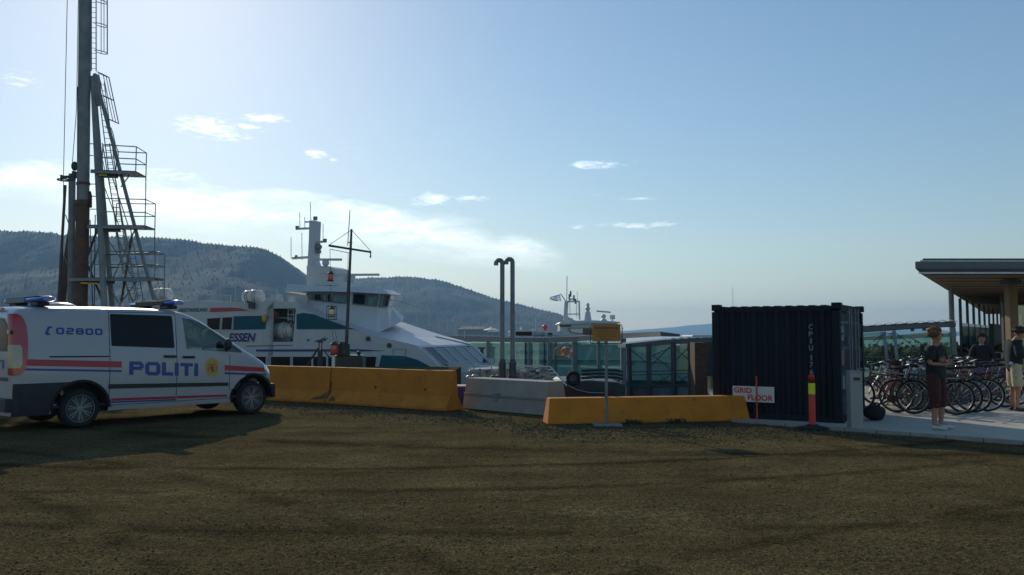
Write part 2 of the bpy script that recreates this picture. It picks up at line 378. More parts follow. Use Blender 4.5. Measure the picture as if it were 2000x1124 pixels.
# ------------------------------------------------------------------ setting: ground, pavement, water, hills
def ground_material():
    m = bpy.data.materials.new('gravel'); m.use_nodes = True; nt = m.node_tree; N = nt.nodes; L = nt.links
    p = N['Principled BSDF']; p.inputs['Roughness'].default_value = 1.0; p.inputs['Specular IOR Level'].default_value = .0
    tc = N.new('ShaderNodeTexCoord')
    def nz(scale, det=6, ro=.6, vec=None, dist=0):
        n = N.new('ShaderNodeTexNoise'); n.inputs['Scale'].default_value = scale; n.inputs['Detail'].default_value = det; n.inputs['Roughness'].default_value = ro; n.inputs['Distortion'].default_value = dist
        L.new(vec or tc.outputs['Object'], n.inputs['Vector']); return n.outputs['Fac']
    def ramp(f, stops):
        r = N.new('ShaderNodeValToRGB'); L.new(f, r.inputs[0]); e = r.color_ramp.elements
        e[0].position, e[0].color = stops[0][0], (*stops[0][1], 1); e[1].position, e[1].color = stops[-1][0], (*stops[-1][1], 1)
        for s, c in stops[1:-1]:
            k = e.new(s); k.color = (*c, 1)
        return r.outputs[0]
    def mix(a, b, f, mode='MIX'):
        x = N.new('ShaderNodeMix'); x.data_type = 'RGBA'; x.blend_type = mode
        for i, v in (('A', a), ('B', b)):
            if isinstance(v, tuple): x.inputs[i].default_value = (*v, 1)
            else: L.new(v, x.inputs[i])
        if isinstance(f, float): x.inputs['Factor'].default_value = f
        else: L.new(f, x.inputs['Factor'])
        return x.outputs['Result']
    base = ramp(nz(.75, 8, .62), [(.32, (.088, .071, .037)), (.5, (.112, .091, .048)), (.68, (.146, .121, .066))])
    # tyre tracks: long curved bands running across the yard
    mp = N.new('ShaderNodeMapping'); mp.inputs['Scale'].default_value = (.30, 1.5, 1); mp.inputs['Rotation'].default_value = (0, 0, R(-20)); L.new(tc.outputs['Object'], mp.inputs[0])
    tracks = ramp(nz(1.0, 5, .55, mp.outputs[0], .9), [(.38, (.42, .40, .38)), (.50, (1, 1, 1)), (.66, (1.5, 1.45, 1.3))])
    mp2 = N.new('ShaderNodeMapping'); mp2.inputs['Scale'].default_value = (.35, 1.6, 1); mp2.inputs['Rotation'].default_value = (0, 0, R(24)); L.new(tc.outputs['Object'], mp2.inputs[0])
    tr2 = ramp(nz(1.3, 4, .5, mp2.outputs[0], 1.2), [(.40, (.5, .5, .5)), (.54, (1, 1, 1))])
    col = mix(mix(base, tracks, .22, 'MULTIPLY'), tr2, .18, 'MULTIPLY')
    grit = ramp(nz(60, 3, .7), [(.36, (.25, .25, .25)), (.5, (1, 1, 1)), (.66, (2.0, 1.9, 1.7))])
    grit2 = ramp(nz(17, 4, .7), [(.30, (.5, .5, .5)), (.48, (1, 1, 1)), (.75, (1.25, 1.25, 1.2))])
    grit3 = ramp(nz(26, 6, .8), [(.36, (.35, .34, .33)), (.5, (1, 1, 1)), (.66, (1.6, 1.55, 1.45))])
    col = mix(mix(mix(col, grit, .85, 'MULTIPLY'), grit2, .75, 'MULTIPLY'), grit3, .7, 'MULTIPLY')
    def math_(op, a, b_=None, clamp=False):
        q_ = N.new('ShaderNodeMath'); q_.operation = op; q_.use_clamp = clamp
        for i_, v_ in enumerate((a, b_)):
            if v_ is None: continue
            if isinstance(v_, (int, float)): q_.inputs[i_].default_value = v_
            else: L.new(v_, q_.inputs[i_])
        return q_.outputs[0]
    patchy = nz(1.1, 5, .6, dist=.6); total = None
    for cx_, cy_, rad, w_, amp in ((-3, 29, 19.0, .20, .9), (-3, 29, 20.5, .18, .8), (-1, 31, 24.2, .22, .7), (-1, 31, 25.8, .2, .6), (9, -4, 11.0, .2, .8), (9, -4, 12.6, .18, .7), (-14, -3, 14.5, .2, .6), (-14, -3, 16.1, .2, .6), (5, 38, 26.8, .35, .8), (16, 19, 11.8, .2, .7), (16, 19, 13.3, .2, .6)):
        vm = N.new('ShaderNodeVectorMath'); vm.operation = 'DISTANCE'; L.new(tc.outputs['Object'], vm.inputs[0]); vm.inputs[1].default_value = (cx_, cy_, 0)
        dd_ = math_('ABSOLUTE', math_('SUBTRACT', vm.outputs['Value'], math_('ADD', math_('MULTIPLY', patchy, .5), rad-.25)))
        band_ = math_('MULTIPLY', math_('SUBTRACT', 1.0, math_('DIVIDE', dd_, w_*.95), clamp=True), amp)
        total = band_ if total is None else math_('MAXIMUM', total, band_)
    br = math_('MULTIPLY', total, math_('MULTIPLY', math_('SUBTRACT', patchy, .34, ), 7.0, clamp=True))
    col = mix(col, mix(col, (.42, .42, .42), 1.0, 'MULTIPLY'), br)
    L.new(col, p.inputs['Base Color'])
    b1 = N.new('ShaderNodeBump'); b1.inputs['Strength'].default_value = .9; b1.inputs['Distance'].default_value = .02; L.new(nz(45, 6, .7), b1.inputs['Height'])
    b2 = N.new('ShaderNodeBump'); b2.inputs['Strength'].default_value = .8; b2.inputs['Distance'].default_value = .06; L.new(nz(9, 6, .65), b2.inputs['Height'])
    L.new(b2.outputs[0], b1.inputs['Normal']); L.new(b1.outputs[0], p.inputs['Normal'])
    return m
M_['gravel'] = ground_material()
def hgt(x, y):
    k = max(0.0, min(1.0, (22-y)/6))
    return k*(.022*noise.noise(Vector((x*.35, y*.9, 0))) + .012*noise.noise(Vector((x*1.7, y*1.7, 3)))) - .012
g = MB(); xs = list(np.concatenate([[-90, -40, -20, -14], np.arange(-10, 10.01, .16), [14, 20, 40, 90]]))
ys = list(np.concatenate([[-40, -15, -5, 0], np.arange(2.2, 16, .16), [17, 18, 20, 21.4]]))
nx = len(xs); g.v = [(float(x), float(y), hgt(x, y)) for y in ys for x in xs]
g.f = [(j*nx+i, j*nx+i+1, (j+1)*nx+i+1, (j+1)*nx+i) for j in range(len(ys)-1) for i in range(nx-1)]
go = g.build('gravel_ground', M_['gravel'], smooth=True, angle=180); tag(go, kind='structure')
for A_, B_ in (((-90, 21.4, -3), (-2.6, 42, -.012)), ((7.2, 21.4, -3), (90, 26, -.012)), ((14, 26.01, -3), (90, 38, -.012)), ((20, 38.01, -3), (90, 95, -.012)), ((-2.6, 20.9, -3), (7.2, 21.38, -.03))):
    b = MB(); b.bb(A_, B_); tag(b.build('quay', M_['gravel']), kind='structure')
def water_mat():
    m = mat('water', (.012, .03, .035), .08, var=.2, scale=.05, bump=.6, bscale=.8, spec=.6)
    return m
w = MB(); w.add([(-9000, -300, -2.2), (9000, -300, -2.2), (9000, 9500, -2.2), (-9000, 9500, -2.2)], [(0, 1, 2, 3)])
tag(w.build('water', water_mat()), kind='structure')
# pavement in front of the terminal
pv = [G(1430, 823), G(2000, 866), Vector((14, 7.0, 0)), Vector((30, 0, 0)), Vector((60, 20, 0)), Vector((60, 60, 0)), Vector((15.5, 60, 0)), Vector((8.9, 21.3, 0)), Vector((6.2, 18.6, 0)), Vector((4.0, 16.1, 0))]
b = MB(); b.prism([(p.x, p.y, .0) for p in pv], (0, 0, .035))
tag(b.build('pavement', M_['pavement']), kind='structure')
kb = MB(); p0, p1 = G(1430, 824), G(2000, 867)
dd = (p1-p0).normalized()
kerb_things = []
n = 9
for i in range(n):
    a = p0 + (p1-p0)*(i/n); c = p0 + (p1-p0)*((i+1)/n)
    q = MB(); q.bar((a.x, a.y, .01), tuple((c - dd*.012)[:2]) + (.01,), .09, .07)
    o = q.build('kerb_stone', M_['concrete'], bevel=.006); tag(o, kind='structure')

def scatter_stones():
    n = 26000
    y = 3.0 + 18*rng.random(n)**1.35; x = (rng.random(n)-.5)*2*(y*.66+.6)
    band = (rng.random(n) < .5)
    n2 = 16000   # looser, coarser gravel along the foot of the barriers
    x2 = -6 + 12*rng.random(n2); y2 = np.where(x2 < 0, 18.6 - 1.0*(x2+3)*.7, 15.2) + rng.normal(0, .8, n2) - .9
    x = np.concatenate([x, x2]); y = np.concatenate([y, y2]); N_ = n+n2
    s = np.concatenate([.003 + .010*rng.random(n)**3.2, .007 + .018*rng.random(n2)**3])
    base = np.array([(1,0,0),(0,1,0),(-1,0,0),(0,-1,0),(0,0,.7),(0,0,-.7)], float)
    tri = np.array([(0,1,4),(1,2,4),(2,3,4),(3,0,4),(1,0,5),(2,1,5),(3,2,5),(0,3,5)])
    V = base[None]*(.6+.8*rng.random((N_, 6, 1)))*s[:, None, None]; a = rng.random(N_)*6.28
    ca, sa = np.cos(a)[:, None], np.sin(a)[:, None]
    vx = V[:, :, 0]*ca - V[:, :, 1]*sa + x[:, None]; vy = V[:, :, 0]*sa + V[:, :, 1]*ca + y[:, None]
    z = np.array([hgt(float(i), float(j)) for i, j in zip(x, y)]); vz = V[:, :, 2] + z[:, None] + s[:, None]*.25
    vv = np.stack([vx, vy, vz], -1).reshape(-1, 3); ff = (tri[None] + (np.arange(N_)*6)[:, None, None]).reshape(-1, 3)
    me = bpy.data.meshes.new('loose_stones'); me.from_pydata(vv.tolist(), [], ff.tolist())
    m = mat('stone', (.055, .044, .022), .9, var=.6, scale=9, col2=(.17, .14, .08), spec=.1)
    o = link(me, 'loose_stones', m); tag(o, 'loose grey and brown stones strewn over the gravel yard', 'gravel', kind='stuff')
scatter_stones()

# hills ------------------------------------------------------------
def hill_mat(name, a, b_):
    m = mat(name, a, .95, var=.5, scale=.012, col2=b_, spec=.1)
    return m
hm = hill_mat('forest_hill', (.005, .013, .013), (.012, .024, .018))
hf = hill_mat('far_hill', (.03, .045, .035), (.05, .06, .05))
def hill(name, pts, Y, depth, m, tree=7.0, step=None, nrow=34, cones=0):
    xs = [W(p[0], p[1], Y).x for p in pts]; zs = [W(p[0], p[1], Y).z for p in pts]
    step = step or 9; n = int((xs[-1]-xs[0])/step)
    X = np.linspace(xs[0], xs[-1], n); Z = np.interp(X, xs, zs)
    V = []; Fc = []; prof = []
    for j in range(nrow):
        t = j/(nrow-1)
        if t < .75:
            k = t/.75; yy = Y - depth*(1-k); f = (k**.85)
        else:
            k = (t-.75)/.25; yy = Y + depth*.5*k; f = 1 - .45*k*k
        for i in range(n):
            q = Vector((X[i]*.004, yy*.004, 0)); big = noise.fractal(q, 1.0, 2.0, 4)
            sm = noise.noise(Vector((X[i]*.09, yy*.09, 5)))
            z = -2.5 + (Z[i]+2.5)*f + big*26*f*(1-f)*2.2 + sm*tree*.45*min(1, f*3)
            V.append((X[i] + noise.noise(Vector((X[i]*.05, yy*.05, 9)))*step*.4, yy, z)); prof.append(f)
    for j in range(nrow-1):
        for i in range(n-1): Fc.append((j*n+i, j*n+i+1, (j+1)*n+i+1, (j+1)*n+i))
    me = bpy.data.meshes.new(name); me.from_pydata(V, [], Fc)
    o = link(me, name, m, smooth=True, angle=180); tag(o, kind='structure')
    if cones:
        cv = []; cf = []
        for c in range(cones):
            i = rng.integers(0, len(V)); j = i//n
            if c % 3 == 0: j = int(nrow*.75) + rng.integers(-2, 1); i = j*n + rng.integers(0, n)
            x, y, z = V[int(i)]; h = tree*(.2+.4*rng.random()**2); r = h*(.4+.4*rng.random()); b0 = len(cv)
            for k in range(5):
                t = k*1.2566+rng.random()*.5; cv.append((x+r*math.cos(t), y+r*math.sin(t), z-2+h*.25*rng.random()))
            cv.append((x, y, z+h*.8)); cf += [(b0+k, b0+(k+1) % 5, b0+5) for k in range(5)]
        me = bpy.data.meshes.new(name+'_wood'); me.from_pydata(cv, [], cf); o = link(me, 'hillside_wood', m)
        tag(o, 'dark conifer wood covering the slope and ridge of the %s hill' % name.split('_')[0], 'wood', kind='stuff')
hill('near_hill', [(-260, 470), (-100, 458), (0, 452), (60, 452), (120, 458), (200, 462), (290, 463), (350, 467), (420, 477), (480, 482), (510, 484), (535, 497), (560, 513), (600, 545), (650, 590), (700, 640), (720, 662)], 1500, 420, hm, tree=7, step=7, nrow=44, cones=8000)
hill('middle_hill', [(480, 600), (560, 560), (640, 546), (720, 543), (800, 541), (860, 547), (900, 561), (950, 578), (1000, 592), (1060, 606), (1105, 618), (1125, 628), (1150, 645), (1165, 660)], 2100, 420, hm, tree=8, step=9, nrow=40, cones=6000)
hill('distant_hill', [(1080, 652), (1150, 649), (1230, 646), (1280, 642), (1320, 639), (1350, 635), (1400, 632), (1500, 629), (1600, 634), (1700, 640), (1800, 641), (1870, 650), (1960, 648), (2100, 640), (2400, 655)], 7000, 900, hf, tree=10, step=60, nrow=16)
hz = MB(); hz.bb((-4500, -250, -3.6), (6500, 8300, 262))
hv = bpy.data.materials.new('haze'); hv.use_nodes = True; nt = hv.node_tree; nt.nodes.clear()
o_ = nt.nodes.new('ShaderNodeOutputMaterial'); pvn = nt.nodes.new('ShaderNodeVolumePrincipled'); nt.links.new(pvn.outputs[0], o_.inputs['Volume'])
pvn.inputs['Color'].default_value = (.34, .63, 1.0, 1); pvn.inputs['Density'].default_value = .00016; pvn.inputs['Anisotropy'].default_value = .35
tag(hz.build('haze', hv), 'pale summer haze filling the air over the fjord', 'haze', kind='stuff')

# ------------------------------------------------------------------ police van
def interp(x, tab):
    if x <= tab[0][0]: return tab[0][1]
    for (a, b), (c, d) in zip(tab, tab[1:]):
        if x <= c: return b + (d-b)*(x-a)/(c-a)
    return tab[-1][1]
def smooth_tab(tab, n=6):
    out = []
    P = [tab[0]] + tab + [tab[-1]]
    for i in range(1, len(P)-2):
        p0, p1, p2, p3 = P[i-1:i+3]
        for k in range(n):
            t = k/n
            y = .5*((2*p1[1]) + (p2[1]-p0[1])*t + (2*p0[1]-5*p1[1]+4*p2[1]-p3[1])*t*t + (3*p1[1]-p0[1]-3*p2[1]+p3[1])*t**3)
            out.append((p1[0] + (p2[0]-p1[0])*t, y))
    out.append(tab[-1]); return out
WB = 3.30; KX = WB/3.236
ZT = smooth_tab([(-1.06, 1.86), (-1.02, 1.98), (-.94, 2.05), (-.7, 2.075), (0, 2.085), (.8, 2.09), (1.6, 2.075), (1.9, 2.03), (2.2, 1.90), (2.6, 1.66), (2.95, 1.45), (3.2, 1.29), (3.42, 1.17), (3.62, 1.06), (3.8, .92), (3.92, .76), (3.98, .62)])
WX = smooth_tab([(-1.06, .90), (-1.0, .935), (-.85, .955), (-.3, .965), (1, .97), (2.6, .965), (3.1, .955), (3.4, .93), (3.6, .885), (3.8, .78), (3.92, .60), (3.98, .40)])
WZ = smooth_tab([(.25, .955), (.35, .975), (.5, .99), (.7, 1.0), (.95, 1.0), (1.15, .992), (1.3, .975), (1.5, .945), (1.7, .915), (1.9, .885), (2.1, .855)])
def ysurf(x, z):
    d = max(0.0, interp(x, ZT) - z); r = .13
    c = .80 + .20*math.sqrt(max(0, 1-(1-min(d, r)/r)**2))
    return interp(x, WX)*interp(z, WZ)*c
def make_van():
    rz = math.atan2(.75, .66); RN = G(155, 836.5); fwd = Vector((math.cos(rz), math.sin(rz), 0)); left = Vector((-fwd.y, fwd.x, 0))
    loc = RN + left*.93; loc.z = 0
    van = thing('police_van', 'white police van with red and blue stripes parked on the gravel', 'van', tuple(loc), rz)
    ZB = .27
    xs = [-1.06, -1.04, -1.0, -.95, -.88] + list(np.arange(-.8, 3.0, .1)) + list(np.arange(3.0, 3.8, .06)) + [3.83, 3.87, 3.91, 3.94, 3.96, 3.98]
    nf = 22; fr = [ (k/nf)*.93 for k in range(nf)] + [.945, .96, .972, .983, .992, 1.0]
    bm = bmesh.new(); rows = []
    for x in xs:
        zt = interp(x, ZT); zb = ZB if x < 3.7 else ZB + (x-3.7)*.12; row = []
        for s in (-1, 1):
            col = []
            for f in fr:
                z = zb + (zt-zb)*f; col.append(bm.verts.new((x, s*ysurf(x, z), z)))
            row.append(col)
        ym = ysurf(x, zt); tops = []
        for k in range(1, 10):
            t = -1 + 2*k/10; tops.append(bm.verts.new((x, ym*t, zt + .035*(1-abs(t)**2.2))))
        rows.append((row[0] + tops + row[1][::-1]))
    m = len(rows[0])
    for a, b_ in zip(rows, rows[1:]):
        for i in range(m-1): bm.faces.new((a[i], a[i+1], b_[i+1], b_[i]))
    def cap(row, dx):
        # grid across from the near column to the far one
        n0 = len(fr); L = row[:n0]; Rr = row[-n0:][::-1]; cols = [L]
        for k in range(1, 8):
            t = k/8
            cols.append([bm.verts.new(L[j].co.lerp(Rr[j].co, t) + Vector((dx*(1-(2*t-1)**2), 0, .035*(1-abs(2*t-1)**2.2) if j == n0-1 else 0))) for j in range(n0)])
        cols.append(Rr)
        for a, b_ in zip(cols, cols[1:]):
            for j in range(n0-1):
                try: bm.faces.new((a[j], b_[j], b_[j+1], a[j+1]))
                except ValueError: pass
    cap(rows[0], -.05); cap(rows[-1], .05)
    bmesh.ops.remove_doubles(bm, verts=bm.verts, dist=.0015)
    bmesh.ops.recalc_face_normals(bm, faces=bm.faces)
    # cutting lines for windows, doors, arches
    KXs = KX
    def cut(poly, sel):
        n = len(poly)
        xs_ = [p[0] for p in poly]; zs_ = [p[1] for p in poly]; x0, x1, z0, z1 = min(xs_)-.02, max(xs_)+.02, min(zs_)-.02, max(zs_)+.02
        for i in range(n):
            p, q = poly[i], poly[(i+1) % n]; d = Vector((q[0]-p[0], 0, q[1]-p[1])); no = Vector((d.z, 0, -d.x)).normalized()
            fs = [f for f in bm.faces if sel(f.calc_center_median()) and any(x0-.12 < v.co.x < x1+.12 for v in f.verts) and any(z0-.12 < v.co.z < z1+.12 for v in f.verts)]
            ge = list({e for f in fs for e in f.edges}) + list({v for f in fs for v in f.verts}) + fs
            bmesh.ops.bisect_plane(bm, geom=ge, dist=1e-5, plane_co=(p[0], 0, p[1]), plane_no=no)
    def inside(poly, x, z):
        s = None
        for i in range(len(poly)):
            p, q = poly[i], poly[(i+1) % len(poly)]
            c = (q[0]-p[0])*(z-p[1]) - (q[1]-p[1])*(x-p[0])
            if abs(c) < 1e-9: continue
            if s is None: s = c > 0
            elif (c > 0) != s: return False
        return True
    def take(poly, sel, keep=False):
        fs = [f for f in bm.faces if sel(f.calc_center_median()) and inside(poly, f.calc_center_median().x, f.calc_center_median().z)]
        res = None
        if keep:
            res = MB(); vi = {}
            for f in fs:
                idx = []
                for v in f.verts:
                    if v not in vi: vi[v] = len(res.v); res.v.append(tuple(v.co))
                    idx.append(vi[v])
                res.f.append(tuple(idx))
        bmesh.ops.delete(bm, geom=fs, context='FACES'); return res
    near = lambda c: c.y < -.45 ; far = lambda c: c.y > .45
    K = lambda P: [(x*KXs, z) for x, z in P]
    FWIN = K([(1.80, 1.93), (2.0, 1.90), (2.12, 1.865), (2.35, 1.74), (2.62, 1.555), (3.0, 1.275), (2.99, 1.245), (1.86, 1.335)])
    SWIN = K([(.48, 1.965), (.50, 1.98), (1.58, 1.965), (1.605, 1.94), (1.625, 1.37), (1.60, 1.355), (.51, 1.405), (.49, 1.42)])
    archR = [(.475*math.cos(t), .34+.475*math.sin(t)) for t in [2*math.pi*k/20 for k in range(20)]]
    archF = [(WB+.475*math.cos(t), .33+.475*math.sin(t)) for t in [2*math.pi*k/20 for k in range(20)]]
    glass = {}
    gp = []
    for sel, nm in ((near, 'n'), (far, 'f')):
        for P in (archR, archF): cut(P, sel); take(P, sel)
        cut(FWIN, sel); glass['front_'+nm] = take(FWIN, sel, True)
        cut(SWIN, sel); glass['side_'+nm] = take(SWIN, sel, True)
        # open seams, 9 mm wide, dark behind
        s_ = .006
        for a, z0, z1 in ((.46, .36, 2.02), (1.665, .36, 2.0), (2.73, .50, 1.22)):
            P = [(a*KXs-s_, z0), (a*KXs+s_, z0), (a*KXs+s_, z1), (a*KXs-s_, z1)]; cut(P, sel); take(P, sel)
        for a0, a1, zz in ((.46, 1.665, 2.015), (.46, 1.665, .36), (1.665, 2.73, .36)):
            P = [(a0*KXs, zz-.005), (a1*KXs, zz-.005), (a1*KXs, zz+.005), (a0*KXs, zz+.005)]; cut(P, sel); take(P, sel)
        P = K([(-.52, 1.236), (-.5, 1.222), (.45, 1.212), (.45, 1.232), (-.5, 1.246)]); cut(P, sel); take(P, sel)
    # doors lifted out as parts of their own
    doors = []
    for sel in (near, far):
        for nm, a, b_ in (('sliding_door', .46, 1.665), ('front_door', 1.665, 2.73)):
            P = [(a*KXs, .36), (b_*KXs, .36), (b_*KXs, 2.015 if nm[0] == 's' else 1.25), (a*KXs, 2.015)] if nm[0] == 's' else [(a*KXs, .36), (b_*KXs, .36), (b_*KXs, 1.24), (a*KXs, 1.24)]
            cut(P, sel); r = take(P, sel, True); doors.append((nm, r))
    # windscreen out of the roof slope
    fs = [f for f in bm.faces if 2.12 < f.calc_center_median().x < 3.08 and abs(f.calc_center_median().y) < .70 and f.normal.z > .2 and f.calc_center_median().z > 1.3]
    ws = MB(); vi = {}
    for f in fs:
        idx = []
        for v in f.verts:
            if v not in vi: vi[v] = len(ws.v); ws.v.append(tuple(v.co))
            idx.append(vi[v])
        ws.f.append(tuple(idx))
    bmesh.ops.delete(bm, geom=fs, context='FACES')
    # rear window opening
    me = bpy.data.meshes.new('body'); bm.to_mesh(me); bm.free()
    body = link(me, 'body', M_['white_paint'], van, smooth=True, angle=50)
    for nm, r in doors: r.build(nm, M_['white_paint'], van, smooth=True, angle=50)
    glass['front_n'].build('side_window', M_['car_glass'], van, smooth=True)
    glass['front_f'].build('side_window', M_['car_glass'], van, smooth=True)
    glass['side_n'].build('rear_side_window', M_['tinted'], van, smooth=True)
    glass['side_f'].build('rear_side_window', M_['tinted'], van, smooth=True)
    ws.build('windscreen', M_['car_glass'], van, smooth=True)
    Y = lambda x, z, off=.004: -(ysurf(x, z) + off)
    def patch(mb, quad, nu=None, nv=None, off=.004, side=-1):
        (a, b_, c, d) = quad
        nu = nu or max(1, int(math.dist(a, b_)/.09)); nv = nv or max(1, int(math.dist(b_, c)/.09)); vs = []
        for j in range(nv+1):
            for i in range(nu+1):
                u, v = i/nu, j/nv
                x = (1-v)*((1-u)*a[0]+u*b_[0]) + v*((1-u)*d[0]+u*c[0]); z = (1-v)*((1-u)*a[1]+u*b_[1]) + v*((1-u)*d[1]+u*c[1])
                vs.append((x, side*(ysurf(x, z)+off), z))
        return mb.add(vs, [(j*(nu+1)+i, j*(nu+1)+i+1, (j+1)*(nu+1)+i+1, (j+1)*(nu+1)+i) for j in range(nv) for i in range(nu)])
    # stripes on both flanks
    for sd_ in (-1, 1):
        for P in ([(-1.0, 1.105), (.66, 1.02), (.66, 1.13), (-1.0, 1.21)], [(2.62, .905), (3.62, .84), (3.62, .92), (2.62, 1.01)], [(.50, .435), (1.65, .41), (1.65, .455), (.50, .48)], [(1.68, .41), (2.69, .385), (2.69, .43), (1.68, .455)]):
            q = MB(); patch(q, K(P), side=sd_); q.build('red_stripe', M_['red_decal'], van)
        for P in ([(-1.0, 1.025), (.66, .94), (.66, .975), (-1.0, 1.06)], [(2.62, .83), (3.60, .77), (3.60, .80), (2.62, .87)], [(.50, .40), (1.65, .375), (1.65, .40), (.50, .425)]):
            q = MB(); patch(q, K(P), side=sd_); q.build('blue_stripe', M_['blue_decal'], van)
        q = MB()
        patch(q, K([(.44, .655), (1.655, .625), (1.655, .70), (.44, .735)]), off=.012, side=sd_); q.build('rub_strip', M_['black_plastic'], van); q = MB(); patch(q, K([(1.675, .625), (2.70, .60), (2.70, .665), (1.675, .70)]), off=.012, side=sd_)
        q.build('rub_strip', M_['black_plastic'], van)
    # square stroke lettering
    def glyph(ch, x, z, w, h, t, mb, dz=0):
        def R4(u0, v0, u1, v1):
            X = lambda u: x + u; Z = lambda u, v: z + v + dz*(u)
            patch(mb, [(X(u0), Z(u0, v0)), (X(u1), Z(u1, v0)), (X(u1), Z(u1, v1)), (X(u0), Z(u0, v1))], off=.0065)
        th = t*.82; m_ = h/2; c = t*.45
        seg = {'a': (c, h-th, w-c, h), 'g': (c, m_-th/2, w-c, m_+th/2), 'd': (c, 0, w-c, th), 'f': (0, m_, t, h-c), 'b': (w-t, m_, w, h-c), 'e': (0, c, t, m_), 'c': (w-t, c, w, m_)}
        S = {'O': 'abcdef', '0': 'abcdef', '2': 'abged', '8': 'abcdefg', 'P': 'afebg', 'L': 'fed'}
        if ch in S:
            for k in S[ch]: R4(*seg[k])
            if ch == 'P': R4(0, 0, t, c*1.01); R4(0, h-c, c*1.01, h)
            if ch == 'L': R4(0, 0, c*1.01, c*1.01); R4(0, h-c, t, h); R4(w-c, 0, w, th)
        elif ch == 'I': R4(0, 0, t, h)
        elif ch == 'T': R4(0, h-th, w, h); R4(w/2-t/2, 0, w/2+t/2, h-th)
    lb = MB(); x = .79*KX; t = .075; gp_ = .035
    sizes = [('P', .26), ('O', .28), ('L', .215), ('I', t), ('T', .25), ('I', t)]
    tot = sum(s for _, s in sizes); gp_ = (1.285*KX - tot)/5; z0 = .885
    for ch, w_ in sizes:
        glyph(ch, x, .885 - (x-.79*KX)*.055, w_, .245, t, lb, -.055); x += w_ + gp_
    lb.build('lettering', M_['blue_decal'], van)
    lb = MB(); x = -.40*KX
    for ch in '02800': glyph(ch, x, 1.615 - (x+.4)*.02, .128, .115, .034, lb, -.02); x += .158
    lb.build('phone_number', M_['blue_decal'], van); lb = MB()
    patch(lb, [(-.585, 1.625), (-.545, 1.60), (-.505, 1.725), (-.54, 1.735)], off=.006); patch(lb, [(-.56, 1.60), (-.50, 1.605), (-.51, 1.635), (-.555, 1.635)], off=.007); patch(lb, [(-.53, 1.715), (-.465, 1.72), (-.47, 1.748), (-.535, 1.748)], off=.007)
    lb.build('phone_symbol', M_['blue_decal'], van)
    # crest: shield under a crown
    cx, cz = 2.36*KX, .965; cr = MB(); sh = [(-.135, .10), (.135, .10), (.13, -.02), (.10, -.12), (.04, -.165), (-.04, -.165), (-.10, -.12), (-.13, -.02)]
    def poly_patch(mb, P, off): mb.add([(cx+u, Y(cx+u, cz+v, off), cz+v) for u, v in P], [tuple(range(len(P)))])
    poly_patch(cr, sh, .008); poly_patch(cr, [(-.10, .105), (.10, .105), (.115, .15), (.06, .175), (0, .165), (-.06, .175), (-.115, .15)], .008); poly_patch(cr, [(-.025, .165), (.025, .165), (.012, .205), (-.012, .205)], .009)
    crest = cr.build('crest', M_['gold'], van)
    c2 = MB(); poly_patch(c2, [(-.085, .07), (.085, .07), (.085, .055), (-.085, .055)], .010)
    poly_patch(c2, [(-.03, .045), (0, .05), (.05, .01), (.03, -.03), (.05, -.09), (.01, -.07), (-.03, -.11), (-.02, -.04), (-.06, -.01)], .0105)
    poly_patch(c2, [(-.09, .03), (-.075, .03), (-.07, -.09), (-.09, -.04)], .010); poly_patch(c2, [(.09, .03), (.075, .03), (.07, -.09), (.09, -.04)], .010)
    c2.build('lion_emblem', M_['gold_dark'], crest)
    # door handles
    for a, b_, z in ((1.42, 1.64, 1.205), (1.78, 2.0, 1.185)):
        for sd_ in (-1, 1):
            q = MB(); a_, bb_ = a*KX, b_*KX; yy = ysurf(a_, z)
            q.path([(a_, sd_*(yy+.004), z), (a_+.03, sd_*(yy+.03), z), (bb_-.03, sd_*(yy+.03), z-.005), (bb_, sd_*(yy+.004), z-.006)], .022, 8)
            q.build('door_handle', M_['black_plastic'], van, smooth=True)
    # rear quarter: black bumper and lower cladding
    q = MB()
    for sd_ in (-1, 1):
        q = MB(); zl = [.26, .34, .45, .55, .65, .72, .77, .80]
        for za, zb_ in zip(zl, zl[1:]):
            ea, eb = [-math.sqrt(max(.0, .49**2-(z-.335)**2)) for z in (za, zb_)]
            patch(q, [(-1.05, za), (ea, za), (eb, zb_), (-1.05, zb_)], nv=1, off=.014, side=sd_)
        q.build('lower_cladding', M_['black_plastic'], van)
    q = MB()
    yb = ysurf(-1.05, .6)+.012
    q.bb((-1.15, -yb, .34), (-1.045, yb, .56)); q.build('rear_bumper', M_['black_plastic'], van, bevel=.02)
    q = MB(); 
    for sd_ in (-1, 1):
        patch(q, [(WB+.40, .27), (3.86, .27), (3.92, .62), (WB+.45, .70)], off=.014, side=sd_)
    q.bb((3.80, -.62, .28), (4.06, .62, .58)); q.build('front_bumper', M_['black_plastic'], van, bevel=.04, seg=3)
    for sd_ in (-1, 1):
        for cx_ in (0.0, WB):
            q = MB(); yy = ysurf(cx_, .8)
            for k in range(15):
                t0, t1 = math.pi*k/15, math.pi*(k+1)/15; P = []
                for t in (t0, t1):
                    for r in (.455, .50): P.append((cx_+r*math.cos(t), .335+r*math.sin(t)))
                for y_ in (yy+.012,): q.add([(P[0][0], sd_*y_, P[0][1]), (P[1][0], sd_*y_, P[1][1]), (P[3][0], sd_*y_, P[3][1]), (P[2][0], sd_*y_, P[2][1])], [(0, 1, 2, 3)])
                q.add([(P[0][0], sd_*(yy+.012), P[0][1]), (P[2][0], sd_*(yy+.012), P[2][1]), (P[2][0], sd_*(yy-.35), P[2][1]), (P[0][0], sd_*(yy-.35), P[0][1])], [(0, 1, 2, 3)])
            q.build('wheel_arch', M_['rubber'], van)
